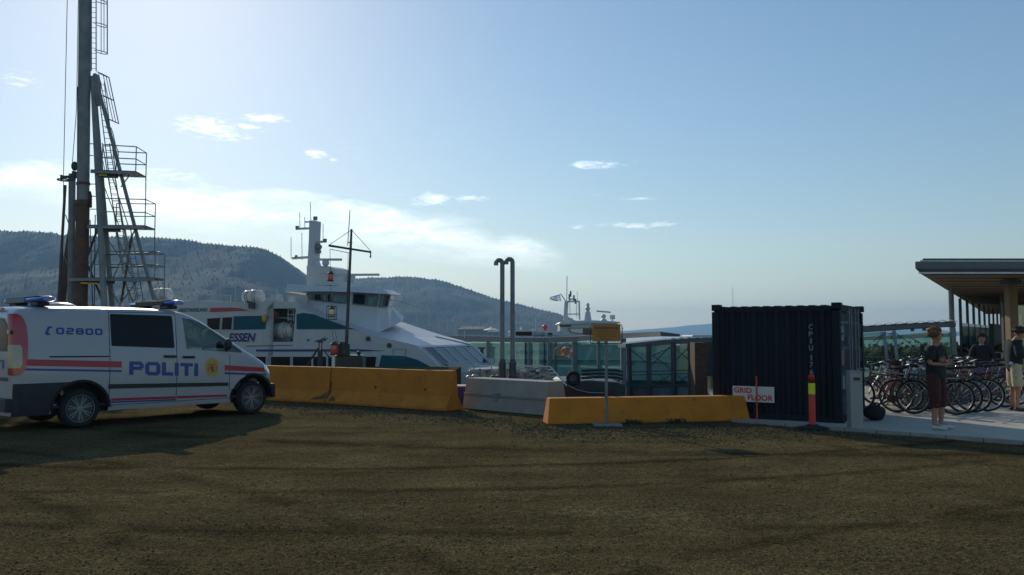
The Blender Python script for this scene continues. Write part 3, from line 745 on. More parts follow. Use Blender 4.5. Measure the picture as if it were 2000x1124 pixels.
    # tail lamps wrap the rear corners
    for sd_ in (-1, 1):
        q = MB(); zz = [.94, .97, 1.02, 1.1, 1.25, 1.42, 1.6, 1.75, 1.87, 1.93, 1.955]; xr = [-.97, -.925, -.895, -.875, -.855, -.845, -.85, -.865, -.90, -.95, -.99]
        vs = []
        for z, xx in zip(zz, xr):
            yy = ysurf(-1.0, z)
            vs += [(-1.095, sd_*(yy-.13), z), (-1.085, sd_*(yy-.04), z), (-1.055, sd_*(yy+.005), z), (-1.0, sd_*(ysurf(-1.0, z)+.014), z), (xx*1.0, sd_*(ysurf(xx, z)+.014), z), (xx+.004, sd_*(ysurf(xx, z)-.01), z)]
        q.add(vs, [(j*6+i, j*6+i+1, (j+1)*6+i+1, (j+1)*6+i) for j in range(len(zz)-1) for i in range(5)])
        tl = q.build('tail_light', M_['tail_red'], van, smooth=True)
        q = MB(); vs = []
        for z in (1.06, 1.12, 1.25, 1.38, 1.44):
            w_ = .07 if 1.1 < z < 1.42 else .04; yy = ysurf(-1.0, z)
            vs += [(-1.102, sd_*(yy-.12), z), (-1.094, sd_*(yy-.04), z), (-1.062, sd_*(yy+.010), z), (-1.0, sd_*(ysurf(-1.0, z)+.019), z), (-1.0+w_, sd_*(ysurf(-1.0+w_, z)+.019), z)]
        q.add(vs, [(j*5+i, j*5+i+1, (j+1)*5+i+1, (j+1)*5+i) for j in range(4) for i in range(4)])
        q.build('indicator_lens', M_['tail_clear'], tl, smooth=True)
        q = MB(); q.box((-1.115, sd_*(ysurf(-1, 1.65)-.02), 1.65), (.03, .07, .07)); q.build('hinge', M_['white_paint'], van, bevel=.008)
        # headlamp
        q = MB(); vs = []
        for z, x0_, x1_ in ((.70, 3.72, 3.90), (.78, 3.66, 3.90), (.88, 3.60, 3.86), (.96, 3.58, 3.78), (1.0, 3.56, 3.72)):
            for k in range(6):
                xx = x0_ + (x1_-x0_)*k/5; vs.append((xx, sd_*(ysurf(xx, z)+.012), z))
        q.add(vs, [(j*6+i, j*6+i+1, (j+1)*6+i+1, (j+1)*6+i) for j in range(4) for i in range(5)])
        q.build('headlight', M_['lamp_clear'], van, smooth=True)
        # mirror
        q = MB(); q.ball((2.62*KX, sd_*(ysurf(2.6, 1.36)+.15), 1.42), .115, 10, 8, (.6, .8, 1)); q.bar((2.66*KX, sd_*(ysurf(2.6, 1.3)-.01), 1.31), (2.64*KX, sd_*(ysurf(2.6, 1.3)+.13), 1.36), .05, .07)
        q.build('wing_mirror', M_['black_plastic'], van, smooth=True)
    # rear doors: glass, number, lettering, plate
    def xrear(y, z): 
        ym = ysurf(-1.06, z); t = (y/ym+1)/2; return -1.06 - .05*(1-(2*t-1)**2)
    for s_ in (-1, 1):
        q = MB(); ny, nz_ = 6, 5; vs = []
        for j in range(nz_+1):
            z = 1.33 + .55*j/nz_
            for i in range(ny+1):
                y = s_*(.03 + (ysurf(-1.06, z)-.15-.03)*i/ny); vs.append((xrear(y, z)-.012, y, z))
        q.add(vs, [(j*(ny+1)+i, j*(ny+1)+i+1, (j+1)*(ny+1)+i+1, (j+1)*(ny+1)+i) for j in range(nz_) for i in range(ny)])
        q.build('rear_window', M_['tinted'], van, smooth=True)
    q = MB(); q.bar((-1.118, 0, .45), (-1.118, 0, 1.98), .012, .012); q.build('door_seam', M_['rubber'], van)
    q = MB(); text_on(q, 'POLITI', (-1.128, .62, 1.04), (0, -1, 0), (0, 0, 1), 1.22, .15, bold=.03)
    for i, v in enumerate(q.v): q.v[i] = (xrear(v[1], v[2])-.008, v[1], v[2])
    q.build('rear_lettering', M_['blue_decal'], van)
    q = MB(); 
    for k in range(8): 
        y0, y1 = -.78+k*.195, -.78+(k+1)*.195; q.add([(xrear(y0, .8)-.006, y0, .84), (xrear(y1, .8)-.006, y1, .84), (xrear(y1, .8)-.006, y1, .90), (xrear(y0, .8)-.006, y0, .90)], [(0, 1, 2, 3)])
    q.build('rear_stripe', M_['letter_grey'], van)
    # third brake lamp on the roof edge
    q = MB(); q.box((-1.03, 0, 2.05), (.05, .5, .03)); q.build('brake_light', M_['tail_red'], van, bevel=.008)
    # wheels
    def wheel(cx_, y, name='wheel'):
        e = bpy.data.objects.new(name, None); sc.collection.objects.link(e); e.parent = van; e.location = (0, 0, 0); XF[e.name] = XF[van.name]; KIDS.setdefault(van.name, []).append(e)
        s_ = -1 if y < 0 else 1; q = MB(); r = .335
        q.lathe((cx_, y, r), [(.21, -.11), (.30, -.115), (.325, -.09), (.335, -.03), (.335, .03), (.325, .09), (.30, .115), (.225, .105), (.225, -.105), (.21, -.11)], 36, 'Y', cap=False)
        q.build('tyre', M_['rubber'], e, smooth=True)
        q = MB(); yo = y + s_*.095
        q.torus((cx_, yo+s_*.006, r), .232, .013, 'Y', 40, 6); q.torus((cx_, yo-s_*.02, r), .215, .012, 'Y', 40, 6)
        q.lathe((cx_, yo-s_*.03, r), [(.01, s_*.03), (.05, s_*.028), (.065, 0), (.06, -s_*.04)], 16, 'Y')
        for k in range(7):
            for dlt in (-.115, .115):
                t = 2*math.pi*k/7 + .3; a = t + dlt; b2 = t + dlt*1.15
                p = Vector((cx_+.045*math.cos(a), yo-s_*.012, r+.045*math.sin(a))); q2 = Vector((cx_+.225*math.cos(b2), yo-s_*.006, r+.225*math.sin(b2)))
                q.bar(p, q2, .020, .02, up=(0, 1, 0))
        q.build('rim', M_['alloy'], e, smooth=False, bevel=.003, seg=1)
        q = MB(); q.lathe((cx_, y, r), [(.222, -.09), (.222, -.06)], 24, 'Y'); q.lathe((cx_, y, r), [(.15, -.02), (.15, .02)], 24, 'Y'); q.build('brake_disc', M_['steel_dark'], e)
    for x in (0, WB):
        for y in (-.84, .84): wheel(x, y)
    # underside, seats, dashboard
    q = MB(); q.bb((-.95, -.80, .26), (3.6, .80, .34)); q.bb((.6, -.86, .27), (2.7, .86, .36)); q.tube((0, -.8, .33), (0, .8, .33), .05); q.tube((WB, -.8, .33), (WB, .8, .33), .05); q.build('chassis', M_['rubber'], van)
    q = MB(); q.bb((1.66, -.90, .4), (1.70, .90, 1.55)); q.bb((-.95, -.9, .36), (3.2, .9, .40)); q.bb((-.9, -.86, 1.26), (1.6, .86, 1.29)); q.build('cabin_floor', M_['cabin'], van)
    for y in (-.45, .45):
        q = MB(); q.box((2.15, y, .95), (.5, .5, .16)); q.box((1.93, y, 1.28), (.13, .46, .62)); q.box((1.92, y, 1.68), (.09, .24, .18)); q.build('front_seat', M_['cabin'], van, bevel=.04, seg=3)
    q = MB(); q.bb((2.62, -.86, .5), (3.1, .86, 1.24)); q.build('dashboard', M_['cabin'], van, bevel=.04)
    q = MB(); q.torus((2.50, .42, 1.28), .18, .014, 'X', 24, 6); q.tube((2.52, .42, 1.28), (2.72, .42, 1.18), .025); q.build('steering_wheel', M_['cabin'], van)
    q = MB(); q.box((2.74, -.50, 1.30), (.30, .36, .05), .3); q.build('papers', M_['paper'], van); q = MB(); q.box((2.2, -.62, 1.33), (.26, .16, .05), .2); q.build('notebook', M_['paper'], van)
    # blue light bars
    for xx, c1 in ((1.72, 0), (-.55, 1)):
        q = MB(); zc = 2.215
        q.lathe((xx, 0, zc), [(.001, -.93), (.08, -.93), (.10, -.89), (.10, .89), (.08, .93), (.001, .93)], 12, 'Y')
        q.v = [(xx+(v[0]-xx)*1.25, v[1], zc+(v[2]-zc)*.52) for v in q.v]
        lb_ = q.build('light_bar', M_['blue_lens'], van, smooth=True)
        q = MB(); q.bb((xx-.10, -.75, zc+.045), (xx+.10, .75, zc+.062)); q.build('bar_top', M_['grey_plastic'], lb_, bevel=.006); q = MB(); q.bb((xx-.132, -.55 if not c1 else -.15, zc-.045), (xx+.132, .62 if not c1 else .80, zc+.04))
        q.build('bar_cover', M_['letter_white'] if c1 else M_['black_plastic'], lb_, bevel=.006)
        q = MB(); q.bb((xx-.10, -.68, 2.10), (xx+.10, -.36, 2.17)); q.build('bar_foot', M_['black_plastic'], lb_, bevel=.01); q = MB(); q.bb((xx-.10, .36, 2.10), (xx+.10, .68, 2.17)); q.build('bar_foot', M_['black_plastic'], lb_, bevel=.01)
    q = MB(); q.ball((.15, .55, 2.12), .30, 16, 8, (1, .9, .32)); q.build('roof_vent', M_['white_paint'], van, smooth=True)
    q = MB(); q.tube((1.5, .1, 2.1), (1.5, .1, 2.36), .006, .004, 6); q.build('aerial', M_['black_plastic'], van)
    return van
make_van()

# ------------------------------------------------------------------ large fast ferry
def make_ferry():
    yaw = R(-20); d = Vector((math.cos(yaw), math.sin(yaw), 0)); lat = Vector((-d.y, d.x, 0)); P0 = W(700, 655, 44); P0.z = 0
    sh = thing('fast_ferry', 'large white fast ferry with teal bands and raked bow moored beyond the barriers', 'ferry', (P0.x, P0.y, -2.2), yaw)
    def S(px, py, l=0.0):
        r = ray(px, py); n = lat; o = P0 + lat*l; k = o.dot(n)/r.dot(n) if False else ((o - Vector((0, 0, H))).dot(n))/r.dot(n)
        p = Vector((0, 0, H)) + r*k; return p
    def add_lat(p, l): return p + lat*l
    def B(mb, name, m, parent=sh, **k): return mb.build(name, m, parent, world=True, **k)
    # superstructure / hull: side profile swept across the beam
    prof = [(290, 592), (350, 590.5), (480, 590), (535, 589), (583, 591), (585, 601), (640, 624), (701, 645), (745, 659), (780, 667), (815, 675.5), (842, 700), (864, 722)]
    beam = [8.5]*6 + [8.5, 8.5, 8.5, 8.2, 7.4, 7.3, 7.2]
    near = [S(*p) for p in prof]; q = MB(); m = MB()
    lowz = -1.2; farp = [add_lat(p, b) for p, b in zip(near, beam)]
    tip = S(872, 730); 
    nearlow = [Vector((p.x, p.y, lowz)) for p in near]
    # near wall
    recess = None
    n = len(near)
    q.add(near + nearlow, [(i, i+1, n+i+1, n+i) for i in range(n-1) if not (i in (3, 4))])
    # section with the boat recess (i=3,4) is walled around the opening
    ra, rb, rc, rd = S(521, 603), S(578, 603), S(572, 668), S(519, 668)
    a0, a1 = near[3], near[5]; b0, b1 = nearlow[3], nearlow[5]
    wall = [a0, near[4], a1, b1, b0, ra, rb, rc, rd]
    q.add([a0, near[4], a1, b1, b0, ra, rb, rc, rd], [(0, 5, 8, 4), (0, 1, 2, 6, 5), (2, 3, 7, 6), (3, 4, 8, 7)])
    q.add(near + farp, [(i, i+1, n+i+1, n+i) for i in range(n-1)])           # roof, foredeck and raked front
    fl = [Vector((p.x, p.y, lowz)) for p in farp]
    q.add(farp + fl, [(i, i+1, n+i+1, n+i) for i in range(n-1)]); q.add([near[0], farp[0], fl[0], nearlow[0]], [(0, 1, 2, 3)])
    q.add([near[-1], farp[-1], fl[-1], nearlow[-1]], [(0, 1, 2, 3)])
    B(q, 'superstructure', M_['ship_white'])
    # the two hulls below with pointed stems
    for l0 in (0.0, 5.6):
        h = MB(); a = S(288, 730); bow = S(893, 735) if l0 == 0 else S(868, 735); top = 0.0; ring = []
        xs_ = np.linspace(0, 1, 12); L = (bow - a).length
        vs = []
        for t in xs_:
            c = a + d*(L*float(t)); w_ = 1.45*(1-max(0, (t-.72)/.28)**1.8)
            for l, z in ((1.45-w_, -.2), (1.45-w_*.8, -1.2), (1.45-w_*.3, -2.8), (1.45+w_*.3, -2.8), (1.45+w_*.8, -1.2), (1.45+w_, -.2)):
                p = add_lat(c, l0+l+(.02 if l0 == 0 else 0)); vs.append(Vector((p.x, p.y, z + (.45*max(0, t-.8)/.2 if z > -1 else 0))))
        h.add(vs, [(i*6+k, i*6+(k+1) % 6, (i+1)*6+(k+1) % 6, (i+1)*6+k) for i in range(11) for k in range(6)] + [tuple(range(6)), tuple(66+k for k in range(6))])
        B(h, 'hull', M_['ship_white'], smooth=True)
    h = MB(); e0, e1 = near[-1], farp[-1]; h.prism([e0+Vector((0,0,-.02)), e1+Vector((0,0,-.02)), e1+d*.5+Vector((0,0,-.10)), e0+lat*3.6+d*1.5+Vector((0,0,-.15)), e0+lat*.7+d*1.0+Vector((0,0,-.12))], (0, 0, -1.1)); B(h, 'bow_deck', M_['ship_white'])
    def panel(pts, name, m, off=.02, l=0.0, thick=.02, parent=sh):
        p = [S(x, y, l - off) for x, y in pts]; k = MB(); k.prism(p, lat*thick); return B(k, name, m, parent)
    # colour bands
    panel([(457, 618), (521, 617), (518, 643.5), (456, 645)], 'teal_band', M_['teal'])
    panel([(579, 614), (592, 611.5), (612, 614), (640, 625), (700, 646.5), (692, 643), (690, 643.5), (580, 643)][:5] + [(690, 643.5), (579, 643.5)], 'teal_band', M_['teal'])
    panel([(739, 719.5), (745, 694), (790, 696), (815, 703), (840, 716), (850, 724)], 'teal_band', M_['teal'])
    panel([(500, 683), (700, 682.5), (752, 685.5), (700, 687.2), (500, 687)], 'navy_stripe', M_['navy_stripe'])
    panel([(411, 602), (450, 601), (470, 602.5), (486, 607), (450, 608.5), (409, 610)], 'red_swoosh', M_['red_decal'])
    panel([(480, 676), (572, 674), (572, 675.2), (480, 677.2)], 'rail_line', M_['rust'])
    t = MB(); o = S(348, 610, -.03); text_on(t, 'KRISTIANSUND', o, S(404, 609, -.03)-o, (0, 0, 1), (S(405, 609, -.03)-o).length, .22, bold=.02, shear=.2); B(t, 'destination_lettering', M_['teal'])
    t = MB(); o = S(446, 668, -.03); text_on(t, 'ESSEN', o, S(498, 668, -.03)-o, (0, 0, 1), (S(499.5, 667, -.03)-o).length, .50, bold=.035, shear=.25); B(t, 'name_lettering', M_['navy_stripe'])
    # bird emblem by the lantern mast
    e = MB()
    for P in ([(598, 660), (602, 664), (606, 662), (603, 667), (601, 668)], [(612, 667), (626, 663), (636, 658), (630, 666), (618, 668)], [(630, 664), (640, 660), (635, 667)]):
        e.prism([S(x, y, -.02) for x, y in P], lat*.01)
    B(e, 'bird_emblem', M_['navy_stripe'])
    # windows: saloon rows and bow
    def window(pts, m, l=0.0, fr=True, off=.03):
        c = Vector((sum(p[0] for p in pts)/len(pts), sum(p[1] for p in pts)/len(pts), 0))
        g_ = panel(pts, 'window', m, off=off, l=l, thick=.03)
        if fr:
            k = MB(); P = [S(x, y, l-off-.012) for x, y in pts]
            for a_, b_ in zip(P, P[1:]+P[:1]): k.bar(a_, b_, .05, .03, up=lat)
            B(k, 'window_frame', M_['ship_white'], g_)
        return g_
    window([(404, 622), (431, 620), (430, 645), (404, 645)], M_['ship_glass_brown']); window([(434, 620), (455, 619), (453, 645), (432, 645)], M_['ship_glass_brown'])
    x = 524
    for a_, b_ in ((420, 455), (457, 490), (492, 520), (528, 568), (571, 609), (611, 638), (640, 668), (704, 736)):
        window([(a_, 696.5), (b_, 696.3), (b_-(2 if b_ > 700 else 0), 719), (a_, 719)], M_['ship_glass'] if a_ % 2 else M_['ship_glass_brown'])
    # raked bow: five panes set between white bars
    T0, T1, Bm0, Bm1 = near[10], farp[10], near[12], farp[12]
    def bow(u, v): 
        a_ = T0.lerp(T1, u); b_ = Bm0.lerp(Bm1, u); return a_.lerp(b_, v)
    nrm = (Bm0-T0).cross(T1-T0).normalized(); nrm = nrm if nrm.y < 0 else -nrm
    cuts = [.03, .215, .40, .585, .77, .955]
    for i in range(5):
        u0, u1 = cuts[i]+.014, cuts[i+1]-.014
        k = MB(); k.prism([bow(u0, .10)+nrm*.03, bow(u1, .10)+nrm*.03, bow(u1, .93)+nrm*.03, bow(u0, .93)+nrm*.03], -nrm*.04)
        w_ = B(k, 'bow_window', M_['ship_glass_brown'] if i == 0 else M_['ship_glass'])
        f = MB(); C = [bow(u0, .10), bow(u1, .10), bow(u1, .93), bow(u0, .93)]
        for a_, b_ in zip(C, C[1:]+C[:1]): f.bar(a_+nrm*.04, b_+nrm*.04, .06, .03, up=nrm)
        B(f, 'window_frame', M_['ship_white'], w_)
    # casing between foredeck and wheelhouse, and wheelhouse itself
    def ring(pts): return [S(px, py, l) for px, py, l in pts]
    base = ring([(598, 608, 1.1), (640, 622, 1.1), (700, 640, 1.1), (735, 652, 1.3), (762, 640, 3.0), (785, 628, 5.0), (790, 620, 6.6), (740, 620, 7.4), (660, 600, 7.4)])
    mid = ring([(598, 588, 1.5), (640, 592, 1.5), (688, 597, 1.5), (738, 603, 1.9), (757, 603, 3.2), (766, 602, 4.8), (768, 601, 6.0), (750, 600, 6.9), (690, 598, 7.2)])
    topr = ring([(598, 572.5, 1.3), (640, 571.5, 1.3), (690, 571, 1.3), (743, 572.5, 1.7), (763, 574, 3.0), (772, 575, 4.6), (775, 576, 6.0), (756, 576, 7.0), (690, 577, 7.4)])
    for rr in (mid, topr):
        zz = None
    n = len(base); k = MB(); k.add(base+mid, [(i, (i+1) % n, n+(i+1) % n, n+i) for i in range(n)]); 
    B(k, 'casing', M_['ship_white'])
    k = MB(); k.add(mid+topr, [(i, (i+1) % n, n+(i+1) % n, n+i) for i in range(n)] + [tuple(range(n, 2*n))]); B(k, 'wheelhouse', M_['ship_white'])
    k = MB(); k.prism([S(560, 576, 1.2), S(600, 577, 1.2), S(600, 604, 1.2), S(566, 604, 1.2)], lat*5.5); B(k, 'deckhouse', M_['ship_white'])
    # wheelhouse windows laid on the leaning wall
    def wp(px, v, l=0.0):
        # interpolate along ring by pixel x
        for i in range(n-3):
            a_, b_ = i, i+1
            pa = PX[i]; pb = PX[i+1]
            if pa <= px <= pb:
                u = (px-pa)/(pb-pa); lo = mid[a_].lerp(mid[b_], u); hi = topr[a_].lerp(topr[b_], u)
                nn = (mid[b_]-mid[a_]).cross(topr[a_]-mid[a_]).normalized()
                if nn.y > 0: nn = -nn
                return lo.lerp(hi, v) + nn*.03, nn
    PX = [598, 640, 689, 740, 760, 769, 772]
    for a_, b_, v0, gm in ((600, 611, .30, 'pale_glass'), (614.5, 628.5, .18, 'ship_glass'), (631, 638, .14, 'pale_glass'), (640.5, 647, .14, 'ship_glass'), (651, 677, .14, 'pale_glass'), (690, 714, .14, 'ship_glass'), (717, 737, .16, 'pale_glass'), (741, 748, .14, 'pale_glass'), (750, 757, .14, 'ship_glass'), (760.5, 767.5, .14, 'ship_glass')):
        (p0, nn), (p1, _), (p2, _), (p3, _) = wp(a_, v0), wp(b_, v0), wp(b_, .9), wp(a_, .9)
        w_ = MB(); w_.prism([p0, p1, p2, p3], -nn*.05); g_ = B(w_, 'bridge_window', M_[gm])
        f = MB()
        for u1, u2 in ((p0, p1), (p1, p2), (p2, p3), (p3, p0)): f.bar(u1+nn*.012, u2+nn*.012, .06, .03, up=nn)
        B(f, 'window_frame', M_['steel_grey'], g_)
    rf = MB(); und = ring([(556, 570, .9), (640, 569.5, .9), (700, 571.5, .9), (760, 575, 1.6), (785, 577, 3.4), (786, 577.5, 6.4), (760, 578, 8.0), (600, 578, 8.0)])
    upp = ring([(563, 555, 1.2), (640, 558.5, 1.2), (700, 561, 1.2), (748, 565, 1.9), (768, 568, 3.6), (766, 569, 6.0), (740, 568, 7.6), (600, 566, 7.6)])
    rf.add(und+upp, [(i, (i+1) % 8, 8+(i+1) % 8, 8+i) for i in range(8)] + [tuple(range(8)), tuple(range(8, 16))]); B(rf, 'bridge_roof', M_['ship_white'])
    # white edge ledge picked out by the sun
    k = MB(); k.add([S(585, 600.6), S(640, 623.6), S(701, 644.6), S(690, 634, 1.0), S(640, 616.5, 1.05), S(617, 603, 1.1)], [(0, 1, 4, 5), (1, 2, 3, 4)]); B(k, 'ledge', M_['ship_white'])
    # mast, radars, aerials
    L = 4.4; T = lambda x, y, l=L: S(x, y, l)
    k = MB(); A_ = [(599, 520), (599, 557), (652, 557), (651, 524), (640, 520)]; k.prism([T(*p, 3.6) for p in A_], lat*1.8); B(k, 'mast_house', M_['ship_white'])
    k = MB(); k.prism([T(600, 525, 4.0), T(603, 470, 4.1), T(604, 431, 4.2), T(614.5, 431, 4.2), T(613, 475, 4.1), T(612, 510, 4.0), T(618, 525, 4.0)], lat*.7); mast = B(k, 'mast', M_['ship_white'])
    def bar(p, q_, w_, name, m='ship_white', parent=sh, n_=6):
        k = MB(); k.tube(T(*p), T(*q_), w_, n=n_); return B(k, name, M_[m], parent)
    bar((579, 447.5), (604, 446.5), .07, 'yard', parent=mast); bar((613, 474), (636, 472), .07, 'yard', parent=mast); bar((571, 505), (602, 503), .08, 'yard', parent=mast); bar((596, 434), (604, 434), .05, 'yard', parent=mast)
    k = MB(); k.tube(T(580.5, 449), T(580.5, 442), .11); B(k, 'navigation_light', M_['steel_grey'], mast)
    k = MB(); k.tube(T(635, 474), T(635, 467), .11); B(k, 'navigation_light', M_['steel_grey'], mast)
    k = MB(); k.box(T(616, 427), (.22, .22, .22)); B(k, 'navigation_light', M_['steel_grey'], mast)
    k = MB(); k.tube(T(578.5, 505), T(578.5, 499), .09); B(k, 'navigation_light', M_['steel_grey'], mast)
    k = MB(); k.ball(T(621, 483), .26, 10, 6, (1, .8, .8)); k.box(T(621, 492), (.34, .3, .2)); B(k, 'searchlight', M_['steel_grey'], mast, smooth=True)
    for a_, b_ in (((585.5, 415), (585.5, 447)), ((606, 395), (607, 431)), ((568.5, 463), (568.5, 505)), ((589.5, 455), (590, 508)), ((631, 437), (631, 471)), ((595, 424), (595.5, 447)), ((682, 411), (681, 466))):
        if a_[0] == 682: continue
        bar(a_, b_, .022, 'aerial', 'galv')
    k = MB(); k.ball(T(636, 514, 3.6), .22, 12, 8); k.tube(T(636, 522, 3.6), T(636, 508, 3.6), .08); rd = B(k, 'radar_dome', M_['ship_white'], smooth=True)
    k = MB(); k.bar(T(609, 507.5, 3.6), T(667, 507.5, 3.6), .16, .13); B(k, 'radar_scanner', M_['ship_white'], rd)
    k = MB(); k.tube(T(676, 552, 3.6), T(676, 540, 3.6), .16); k.box(T(686, 546, 3.6), (.45, .3, .4)); rd = B(k, 'radar_base', M_['ship_white'])
    k = MB(); k.bar(T(650, 537.5, 3.6), T(740, 537, 3.6), .18, .13); B(k, 'radar_scanner', M_['ship_white'], rd)
    k = MB(); k.bar(T(623, 533, 3.2), T(652, 531.5, 3.2), .14, .10); B(k, 'radar_scanner', M_['ship_white'])
    # stairs of fine cable down to the roof
    # rails on the roof aft and down the foredeck
    k = MB()
    for l, dy in ((.3, 0), (7.6, 0)):
        k.path([S(333, 573.5, l), S(451, 577, l), S(451, 590, l)], .022, 5); k.path([S(333, 585, l), S(451, 590, l)], .018, 5)
        for x in (350, 385, 418, 450): k.tube(S(x, 574+(x-333)*.03, l), S(x, 593, l), .02, n=5)
        break
    B(k, 'roof_rail', M_['ship_white'])
    for seg in (((770, 586), (837, 608)), ((840, 607), (907, 641))):
        (x0, y0), (x1, y1) = seg; k = MB(); k.path([S(x0, y0, 7.2), S(x1, y1, 7.2)], .028, 5)
        m_ = 4 if x0 < 800 else 5
        for i in range(m_):
            t_ = i/(m_-1); xx = x0+(x1-x0)*t_; yy = y0+(y1-y0)*t_; k.tube(S(xx, yy, 7.2), S(xx, yy+30-10*(x0 > 800)*t_, 7.2), .022, n=5)
        B(k, 'foredeck_rail', M_['ship_white'])
    # toe line of foot rungs along the foredeck edge
    k = MB()
    for i in range(14):
        t_ = i/13; p = add_lat(near[8].lerp(near[10], t_), 6.6) + Vector((0, 0, .0)); k.bar(p + d*(-.1), p + d*.25, .05, .05)
    o = B(k, 'foot_rungs', M_['steel_grey']); o['kind'] = 'stuff'
    # life raft canisters on the roof and boat in the recess
    def raft(c, name='life_raft', s_=1.0, m='raft_white', ax=None):
        ax = ax or d; k = MB(); prof_ = [(.05, -.62), (.30, -.60), (.37, -.5), (.38, -.06), (.41, -.05), (.41, .05), (.38, .06), (.37, .5), (.30, .60), (.05, .62)]
        mtx = Matrix.Rotation(math.atan2(ax.y, ax.x), 4, 'Z'); k.lathe((0, 0, 0), [(r*s_, h*s_) for r, h in prof_], 18, 'X'); k.v = [tuple(mtx @ Vector(v) + c) for v in k.v]
        o = B(k, name, M_[m], smooth=True); k = MB()
        for h in (-.33, -.18, .18, .33): k.torus((h*s_, 0, 0), .385*s_, .018, 'X', 18, 4)
        k.v = [tuple(mtx @ Vector(v) + c) for v in k.v]; B(k, 'lashing', M_['steel_grey'], o)
        k = MB(); k.bb((-.5*s_, -.25*s_, -.48*s_), (.5*s_, .25*s_, -.34*s_)); k.v = [tuple(mtx @ Vector(v) + c) for v in k.v]; B(k, 'cradle', M_['steel_grey'], o)
    raft(S(317, 576, .6)); raft(S(495, 580, .8))
    raft(S(556, 646, .9), s_=1.25, m='raft_white')
    k = MB(); C = [ra, rb, rc, rd_ := S(519, 668)]; D_ = [add_lat(c, 2.0) for c in C]; k.add(C+D_, [(0, 1, 5, 4), (1, 2, 6, 5), (2, 3, 7, 6), (3, 0, 4, 7), (4, 5, 6, 7)]); B(k, 'boat_bay', M_['pale_glass'])
    k = MB(); k.bar(S(520, 620, .5), S(577, 622, .5), .1); k.bar(S(531, 605, .5), S(528, 668, .5), .12); k.bar(S(536, 640, .7), S(575, 664, .7), .1); k.bar(S(572, 604, .4), S(568, 640, .4), .08); B(k, 'davit', M_['steel_grey'])
    k = MB(); k.ball(S(535, 615, .4), .30, 10, 8, (1, .6, 1)); k.ball(S(533, 624, .4), .2, 10, 8); B(k, 'red_buoy', mat('faded_red', (.30, .06, .06), .7), smooth=True)
    k = MB(); k.ball(S(516, 622, -.2), .17, 8, 6, (.8, .6, 1.5)); B(k, 'fender', M_['tread'], smooth=True)
    k = MB(); P = [S(555, 606, .2), S(579, 606, .2)]
    for yy in (606, 615, 624): k.bar(S(561, yy, .2), S(584, yy-1, .2), .03)
    for xx in (563, 574, 583): k.bar(S(xx, 606, .2), S(xx, 628, .2), .03)
    B(k, 'side_rail', M_['ship_white'])
    k = MB(); k.box(S(492, 597, -.15), (.32, .3, .34)); k.bar(S(483, 590, -.1), S(497, 593, -.1), .12); B(k, 'floodlight', M_['steel_dark'])
    k = MB(); k.box(S(547, 583, 1.0), (.25, .25, .5)); B(k, 'vent', M_['ship_white']); k = MB(); k.lathe(S(573, 590, .7), [(.3, -.2), (.22, .1), (.12, .3)], 12); B(k, 'ventilator', M_['raft_white'], smooth=True)
    for x, y in ((719, 662), (760, 675)):
        k = MB(); k.lathe(S(x, y, -.05), [(.05, -.06), (.13, -.04), (.13, .04), (.05, .06)], 12, 'Y'); B(k, 'fairlead', M_['steel_dark'], smooth=True)
    k = MB(); C = [S(768, 682, -.01), S(793, 682, -.01), S(791, 700, -.01), S(767, 700, -.01)]
    for a_, b_ in zip(C, C[1:]+C[:1]): k.bar(a_, b_, .03, .02)
    B(k, 'side_hatch', M_['steel_grey'])
    # thin stays
    k = MB(); k.tube(T(460/1, 575, 2), T(460, 600, 2), .015, n=4)
    for x, y in ((460, 555), (541, 560), (620, 560)): k.tube(T(x, y, 5), T(x, y+38, 5), .018, n=4)
    o = B(k, 'whip_aerials', M_['galv']); o['kind'] = 'stuff'
make_ferry()

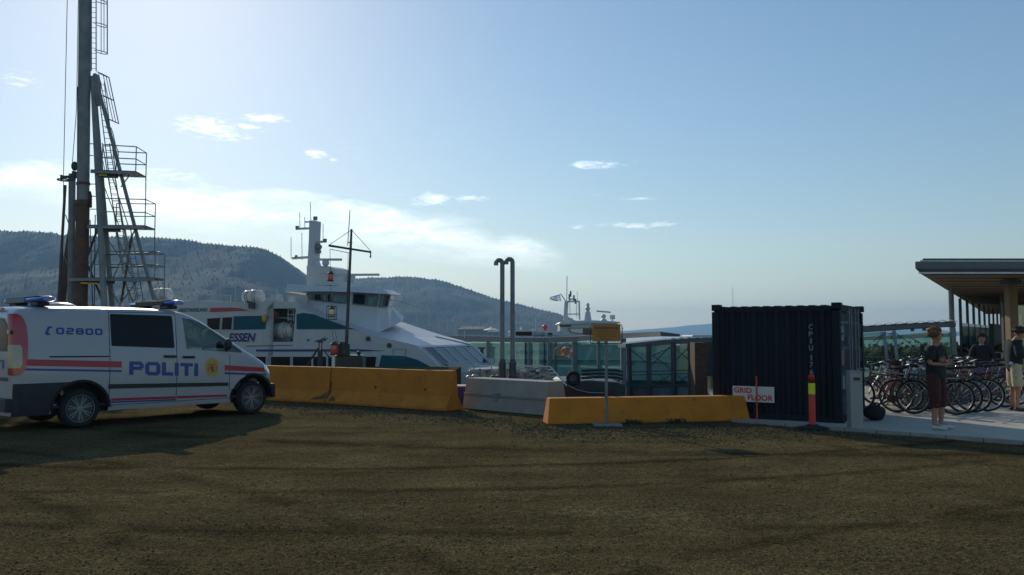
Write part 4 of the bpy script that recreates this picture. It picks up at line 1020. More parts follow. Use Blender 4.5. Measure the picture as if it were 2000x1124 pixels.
# ------------------------------------------------------------------ drilling rig mast with stairs, platforms and cages
def make_rig():
    Y0 = 33.0
    base = W(165, 655, Y0); rig = thing('drilling_rig', 'tall grey steel rig mast with ladders and railed platforms rising behind the van', 'rig mast', (base.x, Y0, 0))
    P = lambda x, y, dy=0.0: W(x, y, Y0+dy)
    def ext(x0, y0, x1, y1, z, dy0=0., dy1=0.):
        """extend the line through two traced points down to height z"""
        a, b = P(x0, y0, dy0), P(x1, y1, dy1); k = (z-a.z)/(b.z-a.z); return a + (b-a)*k
    B = lambda mb, nm, m, parent=rig, **k: mb.build(nm, M_[m], parent, world=True, **k)
    k = MB(); t = ext(163.5, 380, 167, 0, 22.5); k.tube(P(162, 400), t, .235, n=16); B(k, 'mast', 'mast_paint', smooth=True)
    k = MB(); k.tube(ext(162, 400, 158.5, 560, 0), P(162, 400), .26, .25, n=16); k.tube(P(161.6, 392), P(161.7, 402), .29, n=16); k.tube(P(162.4, 357), P(162.5, 362), .26, n=16); B(k, 'lower_mast', 'rusty_mast', smooth=True)
    k = MB()
    for i in range(7): 
        a = P(175, 375+i*3.5); k.tube(a, a+Vector((.08, -.05, -.2)), .06, n=6)
    B(k, 'hose_clamp', 'steel_dark')
    def leg(x0, y0, x1, y1, r, nm='leg', m='mast_paint', z=0., dy0=0., dy1=0., r2=None, n=12):
        q = MB(); a = P(x0, y0, dy0); q.tube(a, ext(x0, y0, x1, y1, z, dy0, dy1), r, r2 or r, n=n); return B(q, nm, m, smooth=True)
    leg(181, 150, 203.5, 597, .10, dy0=.1, dy1=-.6, r2=.125); leg(184, 175, 219, 597, .09, dy0=.2, dy1=1.2, r2=.11); leg(190, 165, 301, 587, .072, dy0=.0, dy1=.3)
    leg(146.5, 392, 120, 590, .11, 'back_leg', 'rusty_mast', dy0=.2, dy1=1.0, r2=.2)
    leg(141, 340, 139, 560, .135, 'lift_cylinder', 'mast_paint', dy0=.1, dy1=.2)
    leg(127.5, 362, 114.5, 590, .055, 'drill_rod', 'rusty_mast', dy0=-.2, dy1=-.2)
    k = MB(); k.prism([P(176, 160), P(182, 143), P(187, 143), P(193, 160), P(190, 205), P(180, 205)], (0, .25, 0)); B(k, 'leg_head', 'mast_paint', bevel=.02)
    k = MB(); k.ball(P(146, 325), .15, 12, 8, (.9, .9, 1.3)); k.tube(P(146, 335), P(143, 350), .10); k.bar(P(121, 346), P(150, 346), .1, .1); k.tube(P(120, 342), P(120, 352), .05); B(k, 'crown_block', 'steel_dark', smooth=True)
    k = MB(); k.torus(P(126, 352), .26, .028, 'Z', 24, 6); k.bar(P(126, 353), P(143, 353), .04); B(k, 'guide_ring', 'steel_dark', smooth=True)
    for a, b_ in (((131.5, -5), (124, 348)), ((124, 348), (122, 600)), ((153, -5), (149.5, 213)), ((149.5, 213), (141, 325)), ((151.5, 170), (151, 318)), ((176, 430), (181, 600)), ((186, 420), (184, 600))):
        k = MB(); k.tube(P(*a, -.2), P(*b_, -.2), .014 if a[0] < 170 else .02, n=5); B(k, 'cable', 'rope')
    for a, b_, r in (((190, 450), (134, 598), .05), ((172, 520), (205, 598), .05), ((258, 458), (237, 590), .05), ((198, 472), (176, 530), .04), ((170, 400), (140, 560), .05), ((253, 343), (236, 366), .025), ((226, 455), (245, 500), .02), ((219, 345), (250, 440), .022), ((196, 345), (232, 440), .02), ((262, 452), (220, 545), .028), ((200, 452), (262, 545), .022), ((243, 548), (262, 596), .03), ((205, 548), (236, 598), .028), ((268, 548), (232, 598), .025), ((186, 250), (205, 333), .016), ((150, 400), (168, 545), .03), ((128, 420), (146, 470), .02), ((125, 500), (150, 560), .02), ((160, 480), (136, 545), .045)):
        k = MB(); k.tube(P(*a, .3), P(*b_, .3), r, n=8); B(k, 'brace', 'mast_paint' if r < .05 else 'rusty_mast')
    # platforms: slab with depth, railing round it
    for (xl, yl, xr, yr, yt, post_bottom, railtop) in ((177, 334, 280, 335, 287, 393, 272), (171, 442, 298, 441, 390, 494, 384), (134, 545, 317, 543, 492, 588, 489)):
        D = 1.15
        k = MB(); a = P(xl, yl, -.5); b_ = P(xr-15, yr+2, -.1); k.add([a, b_, b_+Vector((-.1, D, 0)), a+Vector((0, D, 0))] + [v+Vector((0, 0, .06)) for v in (a, b_, b_+Vector((-.1, D, 0)), a+Vector((0, D, 0)))],
              [(0, 3, 2, 1), (4, 5, 6, 7), (0, 1, 5, 4), (1, 2, 6, 5), (2, 3, 7, 6), (3, 0, 4, 7)])
        pl = B(k, 'platform', 'steel_dark')
        k = MB(); mid = a.lerp(b_, .45); k.bar(a+Vector((0, 0, -.03)), b_+Vector((0, 0, -.03)), .05, .12); k.bar(a+Vector((0, .6, -.06)), mid+Vector((0, .6, -.06)), .06, .2); B(k, 'platform_beam', 'mast_paint', pl)
        k = MB(); hh = P(xr, yt, -.1).z - b_.z; lx = P(railtop and (221 if xr == 280 else 215 if xr == 317 else 178), yl, -.4)
        for f in (1.0, .52):
            fr = [a.lerp(b_, .25)+Vector((0, 0, hh*f*1.02)), b_+Vector((0, 0, hh*f)), b_+Vector((-.1, D, hh*f)), a.lerp(b_, .25)+Vector((0, D, hh*f))]
            k.path(fr, .022, 6)
        for v in (b_, b_+Vector((-.1, D, 0)), a.lerp(b_, .25), a.lerp(b_, .25)+Vector((0, D, 0))): k.tube(v, v+Vector((0, 0, hh)), .022, n=6)
        B(k, 'railing', 'mast_paint', pl)
        k = MB(); pb = P(xr, post_bottom, -.1); bf = b_+Vector((-.1, D, 0)); k.tube(bf, Vector((bf.x+.02, bf.y, pb.z)), .022, n=6); B(k, 'rail_post', 'mast_paint', pl)
    # two rails of the lowest platform: sunlight on them put in as paler metal
    k = MB(); k.tube(P(216, 498, .9), P(312, 493, .9), .03); B(k, 'hand_rail', 'galv'); k = MB(); k.tube(P(216, 523, .9), P(309, 518, .9), .03); B(k, 'hand_rail', 'galv')
    k = MB(); k.bar(P(158, 553, -.4), P(198, 555, -.4), .05, .06); B(k, 'warning_strip', 'tread'); k = MB(); k.bar(P(193, 342, -.4), P(208, 343, -.4), .05, .05); B(k, 'warning_strip', 'tread')
    # ladders
    def ladder(x0, y0, x1, y1, w_, dy=0.0, nr=20, nm='ladder'):
        a, b_ = P(x0, y0, dy), P(x1, y1, dy); s_ = Vector((w_, .05, 0)); q = MB(); q.tube(a, b_, .022, n=6); q.tube(a+s_, b_+s_, .022, n=6)
        for i in range(nr): p = a.lerp(b_, (i+.5)/nr); q.tube(p, p+s_, .012, n=5)
        return B(q, nm, 'mast_paint')
    ladder(178.5, -20, 178.5, 139, .17, nr=16); ladder(190, 160, 212, 335, .26, nr=15); ladder(200, 280, 253, 592, .26, -.15, nr=26); ladder(212, 345, 240, 535, .24, .2, nr=14); ladder(243, 440, 269, 585, .20, .1, nr=10)
    def cage(x0, y0, x1, y1, hoops, rw, slant):
        q = MB()
        a, b_ = P(x0, y0), P(x1, y1)
        cen = lambda t: a.lerp(b_, t) + Vector((rw*.95, -.1, 0))
        rows = []
        for t in hoops:
            c = cen(t); pts = []
            for i in range(9):
                g_ = math.pi*(-.85 + 1.7*i/8); pts.append(c + Vector((rw*math.cos(g_)*.95, rw*.9*math.sin(g_), slant*math.cos(g_) - .12*0)))
            q.path(pts, .018, 5); rows.append(pts)
        for i in (1, 3, 4, 5, 7):
            for r0, r1 in zip(rows, rows[1:]): q.tube(r0[i], r1[i], .015, n=5)
        return B(q, 'ladder_cage', 'mast_paint')
    cage(188, -60, 188, 104, (0.0, .12, .40, .68, 1.0), .26, -.04); cage(193, 148, 212, 238, (0, .5, 1.0), .24, -.10)
    k = MB(); k.path([P(206, 250), P(217, 250), P(221, 262), P(226, 285), P(231, 296), P(231, 315)], .02, 6); B(k, 'safety_hoop', 'mast_paint')
    k = MB()
    for yy in (281, 304): k.tube(P(176, yy), P(182, yy+.5), .02, n=5)
    for x0, x1, yy in ((176, 190, 360), (176, 195, 384), (176, 196, 409)): k.tube(P(x0, yy), P(x1, yy), .02, n=5)
    o = B(k, 'step_irons', 'mast_paint'); o['kind'] = 'stuff'
    k = MB(); k.box(P(165, 640, 0)*1.0, (5.6, 3.0, .9)); k.v = [(v[0]+1.0, v[1]+.5, v[2]-1.0) for v in k.v]; B(k, 'base_frame', 'steel_dark', bevel=.05)
make_rig()

# ------------------------------------------------------------------ barriers and concrete blocks
def barrier(name, label, p0, p1, profile, m, group=None, holes=(), cat='barrier', end_slope=0.0):
    """p0,p1: foot of the near face, left and right; profile: (depth, z) outline"""
    p0 = Vector((p0.x, p0.y, 0)); p1 = Vector((p1.x, p1.y, 0)); L = (p1-p0).length; d = (p1-p0)/L
    rz = math.atan2(d.y, d.x); o = thing(name, label, cat, tuple(p0), rz, group)
    q = MB(); n = len(profile); segs = 14; vs = []; ztop = max(z for _, z in profile)
    for i in range(segs+1):
        x = L*i/segs
        for y, z in profile:
            e = end_slope*(z/ztop)
            xx = x if 0 < i < segs else (e if i == 0 else L-e)
            vs.append((xx, y + .004*noise.noise(Vector((x*1.3+p0.x, y*4, z*3))), z))
    q.add(vs, [(i*n+k, i*n+(k+1) % n, (i+1)*n+(k+1) % n, (i+1)*n+k) for i in range(segs) for k in range(n)] + [tuple(range(n-1, -1, -1)), tuple(segs*n+k for k in range(n))])
    q.build('block', M_[m], o, bevel=.014, seg=2); return o, L
JER = [(0, 0), (0, .06), (.16, .30), (.22, .84), (.38, .84), (.44, .30), (.60, .06), (.60, 0)]
pa, pb, pc = G(538, 783.5), G(634, 788.5), G(870, 804)
dv = (pb-pa).normalized(); pleft = pa - dv*2.6
jb1, L1 = barrier('jersey_barrier', 'yellow concrete barrier half hidden behind the nose of the police van', pleft, pb - dv*.02, JER, 'barrier_yellow', 'yellow concrete barriers')
jb2, L2 = barrier('jersey_barrier', 'yellow concrete barrier with a dark stain at its left end beside the van', pb, pc, JER, 'barrier_yellow', 'yellow concrete barriers')
def face_patch(o, pts, nm, m, prof=JER, off=.006):
    # patches on the near face: (x along, z)
    def yy(z):
        for (a, za), (b_, zb) in zip(prof, prof[1:]):
            if za <= z <= zb and zb > za: return a + (b_-a)*(z-za)/(zb-za)
        return prof[3][0]
    q = MB(); q.add([(x, yy(z)-off, z) for x, z in pts], [tuple(range(len(pts)))]); return q.build(nm, M_[m], o)
face_patch(jb2, [(.0, .30), (.05, .30), (.06, .50), (.02, .52), (-.0, .5)], 'stain', 'stain')
face_patch(jb2, [(-.0, .12), (.04, .10), (.10, .29), (-.0, .29)], 'stain', 'stain')
face_patch(jb1, [(L1-.42, .075), (L1-.02, .10), (L1-.02, .26), (L1-.16, .16), (L1-.36, .13)], 'stain', 'stain')
face_patch(jb2, [(.12, .07), (.34, .07), (.28, .15), (.16, .17)], 'stain', 'stain')
for x in (1.45, 2.9):
    q = MB(); q.lathe((x, .185, .42), [(.032, -.02), (.032, .03)], 12, 'Y'); q.build('lifting_hole', M_['stain'], jb2)
for x, o in ((.05, jb2), (.42, jb2), (L1-1.2, jb1)):
    q = MB(); q.path([(x-.03, .3, .835), (x-.03, .3, .865), (x+.03, .3, .865), (x+.03, .3, .835)], .008, 6); q.build('lifting_eye', M_['rust'], o)
LOW = [(0, 0), (0, .04), (.10, .46), (.36, .46), (.46, .04), (.46, 0)]
p0, p1 = G(1070, 830), G(1466, 822.5)
lb, LL = barrier('low_barrier', 'low yellow concrete barrier behind the warning sign, reaching to the container', p0, p1, LOW, 'barrier_yellow', 'yellow concrete barriers', end_slope=.06)
# pale concrete block with a ledge, its right end darker
BL = [(0, 0), (.05, .30), (.03, .305), (.03, .335), (.07, .34), (.13, .66), (.62, .66), (.70, .30), (.75, 0)]
p0, p1 = G(903, 798), G(1062, 812)
cb, CL = barrier('concrete_block', 'pale grey concrete block with a ledge round it between the yellow barriers', p0, p1, BL, 'concrete')
q = MB(); q.box((CL*.42, .05, .36), (.20, .06, .03)); q.box((CL*.42, .045, .27), (.09, .05, .16)); q.build('lifting_bracket', M_['concrete_dark'], cb, bevel=.006)
q = MB(); q.bar((0.02, .025, .32), (CL-.02, .025, .32), .022, .035); q.build('ledge', M_['concrete_dark'], cb)
# dark bin with white lid in the gap
c = G(897, 794); o = thing('waste_bin', 'dark blue bin with white lid in the gap right of the long yellow barrier', 'bin', (c.x, c.y+.35, 0))
q = MB(); q.add([(-.16, -.16, 0), (.16, -.16, 0), (.16, .16, 0), (-.16, .16, 0), (-.18, -.18, .42), (.18, -.18, .42), (.18, .18, .42), (-.18, .18, .42)], [(0, 3, 2, 1), (4, 5, 6, 7), (0, 1, 5, 4), (1, 2, 6, 5), (2, 3, 7, 6), (3, 0, 4, 7)]); q.build('bin_body', M_['navy_stripe'], o, bevel=.01)
q = MB(); q.bb((-.19, -.19, .42), (.19, .19, .455)); q.build('lid', M_['raft_white'], o, bevel=.01)

# ------------------------------------------------------------------ vent pipes
for px, ptop, lab in ((981, 505, 'left, slightly shorter of two tall grey vent pipes with bent tops'), (1001, 503, 'right, slightly taller of two tall grey vent pipes with bent tops')):
    Yp = 19.6; b0 = W(px, 655, Yp); zt = W(px, ptop, Yp).z; o = thing('vent_pipe', lab, 'vent pipe', (b0.x, Yp, 0), 0, 'vent pipes behind the concrete block')
    q = MB(); rr = .055; pts = [(0, 0, .1), (0, 0, zt-.12)]
    for i in range(1, 9): t = math.pi*i/8; pts.append((-.075+.075*math.cos(t), 0, zt-.12+.075*math.sin(t)*1.0))
    pts.append((-.15, 0, zt-.17)); q.path(pts, rr, 14); q.build('pipe', M_['steel_grey'], o, smooth=True)
    q = MB(); q.tube((0, 0, 0), (0, 0, .95), .085, n=14); q.tube((0, 0, .95), (0, 0, 1.03), .085, .06, n=14); q.build('sleeve', M_['steel_dark'], o, smooth=True)
    q = MB(); q.tube((0, 0, .60), (0, 0, .64), .105, n=14); q.build('flange', M_['steel_dark'], o); q = MB(); q.tube((0, 0, .90), (0, 0, .93), .10, n=14); q.build('flange', M_['steel_dark'], o)

# ------------------------------------------------------------------ warning sign on a post
c = G(1185, 832); o = thing('warning_sign', 'yellow notice board with small print on a grey post before the low barrier', 'sign', (c.x, c.y, 0))
q = MB(); q.tube((0, 0, .02), (0, 0, 1.80), .026, n=12); q.build('post', M_['steel_grey'], o, smooth=True)
q = MB(); q.bb((-.24, -.17, 0), (.26, .17, .035)); q.build('base_plate', M_['concrete_dark'], o, bevel=.008)
zt, zb_ = W(1185, 637, c.y).z, W(1185, 667.5, c.y).z; hw = 27.5/1600*c.y
brd = MB(); brd.bb((-hw, -.05, zb_), (hw, -.038, zt+.03)); bd = brd.build('board', M_['sign_yellow'], o, bevel=.004)
q = MB(); fr = [(-hw-.03, -.03, zb_-.01), (-hw-.02, -.03, zb_-.03), (hw+.02, -.03, zb_-.03), (hw+.03, -.03, zb_-.01), (hw+.03, -.03, zt), (hw+.01, -.03, zt+.02), (-hw-.01, -.03, zt+.02), (-hw-.03, -.03, zt)]
q.path(fr, .009, 6, True); q.build('frame', M_['steel_dark'], bd)
q = MB()      # the print is too small to read: worn lines of ink
def inkline(mb, z, h, w_, n_):
    x = -w_/2
    for i in range(n_):
        ww = w_/n_*(.45+.5*random.random()); mb.add([(x, -.0515, z), (x+ww, -.0515, z), (x+ww, -.0515, z+h), (x, -.0515, z+h)], [(0, 1, 2, 3)]); x += w_/n_
inkline(q, zt-.055, .035, .42, 14); hd = q.build('worn_headline', M_['steel_dark'], bd)
for i, (w_, n_) in enumerate(((.36, 16), (.30, 14), (.34, 15), (.22, 10))):
    q = MB(); inkline(q, zt-.105-i*.045, .018, w_, n_); q.build('worn_print', M_['sign_ink'], bd)
for s_ in (-1, 1):
    q = MB(); q.box((s_*(hw+.035), -.03, zt-.05), (.03, .02, .02)); q.build('clamp', M_['steel_grey'], bd)

# ------------------------------------------------------------------ shipping container
def make_container():
    c0 = G(1645, 831.5); ang = math.atan2(-.53, .85)           # side runs from far left to the near corner
    u = Vector((math.cos(ang), math.sin(ang), 0)); L, Wd, Hh = 2.34, 2.5, 2.165
    o0 = c0 - u*L; con = thing('shipping_container', 'dark blue corrugated steel container with GRID FLOOR banner and white code letters', 'container', (o0.x, o0.y, .0), ang)
    # local frame: x 0..L along the side, y 0..Wd away from the camera, z up
    q = MB(); vs = []; xs_ = []; nr = 10; x0, x1 = .14, L-.14; pitch = (x1-x0)/nr
    for i in range(nr):
        a = x0+i*pitch; xs_ += [(a, .03), (a+pitch*.34, .03), (a+pitch*.5, .066), (a+pitch*.84, .066)]
    xs_.append((x1, .03)); z0, z1 = .14, Hh-.10
    for x, y in xs_: vs += [(x, y, z0), (x, y, z1)]
    q.add(vs, [(2*i, 2*i+2, 2*i+3, 2*i+1) for i in range(len(xs_)-1)]); q.build('side_panel', M_['container_blue'], con)
    q = MB(); q.add([(x, Wd-y, z) for x, y in xs_ for z in (z0, z1)], [(2*i, 2*i+2, 2*i+3, 2*i+1) for i in range(len(xs_)-1)]); q.build('side_panel', M_['container_blue'], con)
    q = MB(); vs = []
    for x, y in xs_: vs += [(x, .05, Hh-.045+(.045-y)*1.6), (x, Wd-.05, Hh-.045+(.045-y)*1.6)]
    q.add(vs, [(2*i, 2*i+2, 2*i+3, 2*i+1) for i in range(len(xs_)-1)])
    # the ribs of the roof show over the top rail
    for i in range(nr): a = x0+i*pitch; q.bb((a+pitch*.1, .02, Hh-.05), (a+pitch*.55, Wd-.02, Hh-.018))
    q.build('roof', M_['container_blue'], con)
    q = MB(); q.bb((.02, .08, .13), (.06, Wd-.08, Hh-.06)); q.build('end_panel', M_['container_blue'], con)
    for x in (0, L-.14):
        for y in (0, Wd-.14):
            q = MB(); q.bb((x, y, .12), (x+.14, y+.14, Hh-.12)); q.build('corner_post', M_['container_blue'], con, bevel=.006)
            for z in (0.0, Hh-.12):
                q = MB(); z_ = z+.022 if z > 1 else z; q.bb((x-.004, y-.004, z_), (x+.166, y+.146, z_+.12)); q.build('corner_casting', M_['container_blue'], con, bevel=.012)
    for y in (.01, Wd-.09):
        q = MB(); q.bb((.15, y, Hh-.13), (L-.15, y+.08, Hh-.05)); q.build('top_rail', M_['container_blue'], con)
        q = MB(); q.bb((.15, y, .0), (L-.15, y+.08, .14)); q.build('bottom_rail', M_['container_blue'], con)
    q = MB(); q.bb((.1, .1, .08), (L-.1, Wd-.1, .13)); q.build('container_floor', M_['rust'], con)
    # door end at x = L
    q = MB(); q.bb((L-.12, .145, Hh-.13), (L-.01, Wd-.145, Hh-.01)); q.build('door_header', M_['container_blue'], con)
    q = MB(); q.bb((L-.12, .145, .02), (L-.01, Wd-.145, .13)); q.build('door_sill', M_['container_blue'], con)
    for y0, y1, side in ((.15, Wd/2-.008, 0), (Wd/2+.008, Wd-.15, 1)):
        q = MB(); n_ = 4; pts = []
        hgt_ = (Hh-.28)/n_
        for i in range(n_):
            a = .14+i*hgt_; pts += [(a, -.02), (a+hgt_*.55, -.02), (a+hgt_*.65, -.045), (a+hgt_*.95, -.045)]
        pts.append((Hh-.14, -.02)); vs = []
        for z, x in pts: vs += [(L+x, y0, z), (L+x, y1, z)]
        q.add(vs, [(2*i, 2*i+2, 2*i+3, 2*i+1) for i in range(len(pts)-1)]); dr = q.build('door', M_['container_door'], con)
        for f in ((.60, .82) if side == 0 else (.18, .50)):
            yb = y0 + (y1-y0)*f; q = MB(); q.tube((L+.018, yb, .06), (L+.018, yb, Hh-.06), .014, n=8)
            for z in (.12, .75, 1.35, Hh-.14): q.box((L+.0, yb, z), (.04, .06, .05))
            q.build('locking_bar', M_['steel_grey'], dr)
            q = MB(); q.bar((L+.03, yb, .95), (L+.03, yb+(.2 if side else -.2), .93), .03, .02); q.build('door_handle', M_['galv'], dr)
        for z in (.35, .9, 1.45, 1.9):
            q = MB(); q.box((L-.045, y0-.0 if side == 0 else y1, z), (.03, .07, .09)); q.build('hinge', M_['container_door'], dr)
    def lab(y0, y1, z0, z1, m='letter_white', nm='placard', x=L-.018):
        q = MB(); q.bb((x, y0, z0), (x+.004, y1, z1)); return q.build(nm, M_[m], con)
    lab(.20, .44, 1.64, 1.76); lab(.20, .44, 1.50, 1.60); lab(.83, 1.05, 1.63, 1.67, 'steel_grey'); lab(.83, 1.05, 1.52, 1.56); lab(.83, 1.05, 1.44, 1.49)
    p_ = lab(.20, .42, 1.06, 1.32); q = MB(); q.bb((L-.013, .33, 1.10), (L-.011, .40, 1.30)); q.build('red_mark', M_['banner_red'], p_)
    lab(.20, .46, .62, .86, 'letter_white')
    # code letters one under another
    z = 1.80
    for ch in 'CPIU 1764':
        if ch != ' ':
            q = MB(); w_ = .07 if ch not in '1I' else .028; text_on(q, ch, (L*.783-w_/2, .0, z-.098), (1, 0, 0), (0, 0, 1), w_, .098, off=(0, .026, 0), bold=.02); q.build('code_letter', M_['letter_white'], con)
        z -= .128 if ch != ' ' else .05
    # banner on the side
    bl = (1428-1000)/1600; 
    def xat(px, yl):
        a = (px-1000)/1600; p = o0 - Vector((-u.y, u.x, 0))*yl
        t = (a*p.y - p.x)/(u.x - a*u.y); return t
    xb0, xb1 = xat(1428.5, .05), xat(1509, .05); q = MB(); Zt, Zb = W(1428, 753, (o0+u*xb0).y).z, W(1509, 787, (o0+u*xb1).y).z; Zt2 = W(1509, 757, (o0+u*xb1).y).z
    Zt = (Zt+Zt2)/2
    q.bb((xb0, -.045, Zb), (xb1, -.035, Zt)); bn = q.build('banner', M_['banner'], con, bevel=.001)
    q = MB(); nx_ = 22
    for i in range(1, nx_): x = xb0+(xb1-xb0)*i/nx_; q.bb((x-.0015, -.0466, Zb+.01), (x+.0015, -.0456, Zt-.01))
    for i in range(1, 9): zz = Zb+(Zt-Zb)*i/9; q.bb((xb0+.01, -.0476, zz-.0015), (xb1-.01, -.0468, zz+.0015))
    g_ = q.build('grid_print', M_['banner_grid'], bn); g_['kind'] = 'stuff'
    Lb = xb1-xb0; hb = Zt-Zb
    q = MB(); text_on(q, 'GRID', (xb0+.03*Lb, -.050, Zb+.56*hb), (1, 0, 0), (0, 0, 1), Lb*.44, hb*.36, bold=.03); q.build('banner_lettering', M_['banner_red'], bn)
    q = MB(); text_on(q, 'FLOOR', (xb0+.37*Lb, -.050, Zb+.10*hb), (1, 0, 0), (0, 0, 1), Lb*.60, hb*.37, bold=.03); q.build('banner_lettering', M_['banner_red'], bn)
make_container()

# ------------------------------------------------------------------ posts, bag
c = G(1479, 824); o = thing('marker_stick', 'thin red marker stick in a flat foot before the GRID FLOOR banner', 'marker', (c.x, c.y, 0))
q = MB(); q.tube((0, 0, .02), (0, 0, .84), .017, n=10); q.build('stick', M_['post_red'], o, smooth=True)
q = MB(); q.bb((-.25, -.12, 0), (.38, .14, .03)); q.build('foot', M_['concrete_dark'], o, bevel=.01)
c = G(1587, 838); o = thing('lane_post', 'red traffic post with a bright yellow band in a black rubber foot', 'traffic post', (c.x, c.y, 0))
zt = W(1587, 733, c.y).z; ya, yb = W(1587, 748.5, c.y).z, W(1587, 770, c.y).z
q = MB(); q.tube((0, 0, .05), (0, 0, yb), .058, .055, n=18); q.tube((0, 0, yb), (0, 0, ya), .055, n=18, cap=False); q.tube((0, 0, ya), (0, 0, zt), .055, .05, n=18); q.build('post', M_['post_red'], o, smooth=True)
q = MB(); q.tube((0, 0, yb), (0, 0, ya), .0575, n=18); q.build('reflective_band', M_['post_yellow'], o, smooth=True)
q = MB(); q.lathe((0, 0, 0), [(.26, 0), (.25, .03), (.12, .05), (.08, .08), (.0, .08)], 8); q.v = [(v[0]*1.15, v[1]*.8, v[2]) for v in q.v]; q.build('rubber_foot', M_['rubber'], o, bevel=.006)
c = G(1672, 840); o = thing('pay_post', 'slim grey metal service post with a small slot before the container doors', 'service post', (c.x, c.y, 0))
zt = W(1672, 727, c.y).z; q = MB(); q.bb((-.105, -.06, 0), (.105, .12, zt)); q.build('housing', M_['post_grey'], o, bevel=.008)
q = MB(); q.bb((-.115, -.07, zt), (.115, .13, zt+.018)); q.build('cap', M_['post_grey'], o, bevel=.005)
q = MB(); q.bb((-.05, -.064, zt-.14), (.06, -.058, zt-.09)); q.build('slot', M_['rust'], o)
q = MB(); q.bb((-.09, -.063, zt-.165), (.09, -.059, zt-.16)); q.build('seam', M_['steel_dark'], o)
c = G(1713, 826); o = thing('holdall', 'bulging black holdall dropped on the pavement beside the container', 'bag', (c.x, c.y+.1, .035))
q = MB(); q.ball((0, 0, .14), .2, 20, 14, (1.0, .8, .72))
q.v = [(x*(1+.10*noise.noise(Vector((x*9, y*9, z*9)))), y*(1+.1*noise.noise(Vector((y*9, x*9, z*8)))), max(0, z+.03*noise.noise(Vector((x*12, y*12, z*12))))) for x, y, z in q.v]; q.build('bag_body', M_['cloth_black'], o, smooth=True, angle=180)
q = MB(); q.path([(-.09, -.06, .26), (-.06, -.07, .32), (.03, -.07, .325), (.08, -.05, .26)], .012, 6); q.build('handle', M_['cloth_black'], o, smooth=True)
q = MB(); q.ball((.12, -.02, .17), .08, 10, 8, (1, .9, 1)); q.build('side_pocket', M_['cloth_black'], o, smooth=True)

# ------------------------------------------------------------------ signal mast with lanterns, winch gear
def lantern(c, glass, parent, s_=1.0, cage_=True):
    c = Vector(c); k = MB(); k.lathe(c, [(.10*s_, -.13*s_), (.11*s_, -.10*s_), (.05*s_, -.095*s_)], 14); k.lathe(c, [(.10*s_, .10*s_), (.11*s_, .12*s_), (.06*s_, .17*s_), (.02*s_, .2*s_)], 14); k.path([c+Vector((-.06*s_, 0, .17*s_)), c+Vector((0, 0, .25*s_)), c+Vector((.06*s_, 0, .17*s_))], .008, 5)
    e = k.build('lantern', M_['steel_dark'], parent, world=True, smooth=True)
    k = MB(); k.lathe(c, [(.085*s_, -.095*s_), (.095*s_, 0), (.085*s_, .10*s_)], 14); k.build('lantern_glass', glass, e, world=True, smooth=True)
    if cage_:
        k = MB(); w_ = .125*s_; h_ = .16*s_
        for a in (-1, 1):
            for b_ in (-1, 1): k.tube(c+Vector((a*w_, b_*w_, -h_*1.3)), c+Vector((a*w_, b_*w_, h_*1.2)), .009, n=5)
        for z in (-h_*1.3, -h_*.4, h_*1.2):
            P = [c+Vector((a*w_, b_*w_, z)) for a, b_ in ((-1, -1), (1, -1), (1, 1), (-1, 1))]; k.path(P, .009, 5, True)
        k.build('lantern_cage', M_['rust'], e, world=True)
    return e
M_['lens_red'] = mat('lens_red', (.45, .05, .04), .25, coat=.5); M_['lens_clear'] = mat('lens_clear', (.62, .58, .36), .15, coat=.6, var=.25, scale=20)
Y0 = 25.0; b0 = W(673, 655, Y0); o = thing('signal_mast', 'slender dark mast with crossyard, stays and hanging ship lanterns beyond the barrier', 'mast', (b0.x, Y0, 0))
P = lambda x, y, dy=0: W(x, y, Y0+dy)
pt, pbm = P(686.5, 448), P(675, 712); pbm = pt + (pbm-pt)*((pt.z)/(pt.z-pbm.z))
q = MB(); q.tube(pbm, pt, .062, .034, n=12); q.build('pole', M_['steel_dark'], o, world=True, smooth=True)
q = MB(); q.tube(P(642, 480), P(725, 493), .035, .03, n=8); q.tube(P(645, 487), P(682, 494.5), .01, n=5); q.build('yard', M_['steel_dark'], o, world=True)
for a, b_ in (((684, 451), (643, 479)), ((688, 451), (724, 491))): q = MB(); q.tube(P(*a), P(*b_), .009, n=5); q.build('stay', M_['steel_dark'], o, world=True)
q = MB(); q.tube(P(683.5, 411, .1), P(679, 480, .1), .014, n=5); q.tube(P(679, 474), P(688, 474), .015, n=5); q.tube(P(680, 494), P(676, 640), .008, n=5); q.build('whip_aerial', M_['steel_dark'], o, world=True)
for a, b_ in (((644.5, 487), (645, 528)), ((646, 556), (648, 592)), ((646.5, 630), (651, 664)), ((650, 630), (660, 672))): q = MB(); q.tube(P(*a), P(*b_), .008, n=5); q.build('halyard', M_['rope'], o, world=True)
q = MB(); q.tube(P(724, 493), P(723.5, 504), .02, n=6); q.ball(P(723.5, 502), .03, 8, 6); q.build('block_and_tackle', M_['steel_dark'], o, world=True)
lantern(P(645.5, 542), M_['lens_red'], o, .95, False); lantern(P(648, 611), M_['lens_clear'], o, 1.0)
c = P(682, 655); o2 = thing('mooring_winch', 'dark rusty winch housing with a capped stack at the foot of the signal mast', 'winch', (c.x, Y0+.2, 0))
q = MB(); z1 = P(680, 694).z; q.box((0, 0, z1/2), (.86, .6, z1)); q.build('housing', M_['hull_dark'], o2, bevel=.04)
q = MB(); q.tube((-.18, -.15, z1), (-.18, -.15, P(0, 672).z), .20, n=16); q.tube((-.18, -.15, P(0, 672).z), (-.18, -.15, P(0, 668).z), .13, .11, n=16); q.build('stack', M_['hull_dark'], o2, smooth=True)
q = MB(); q.ball((.28, -.1, z1+.06), .07, 8, 6); q.build('filler_cap', M_['hull_dark'], o2, smooth=True)
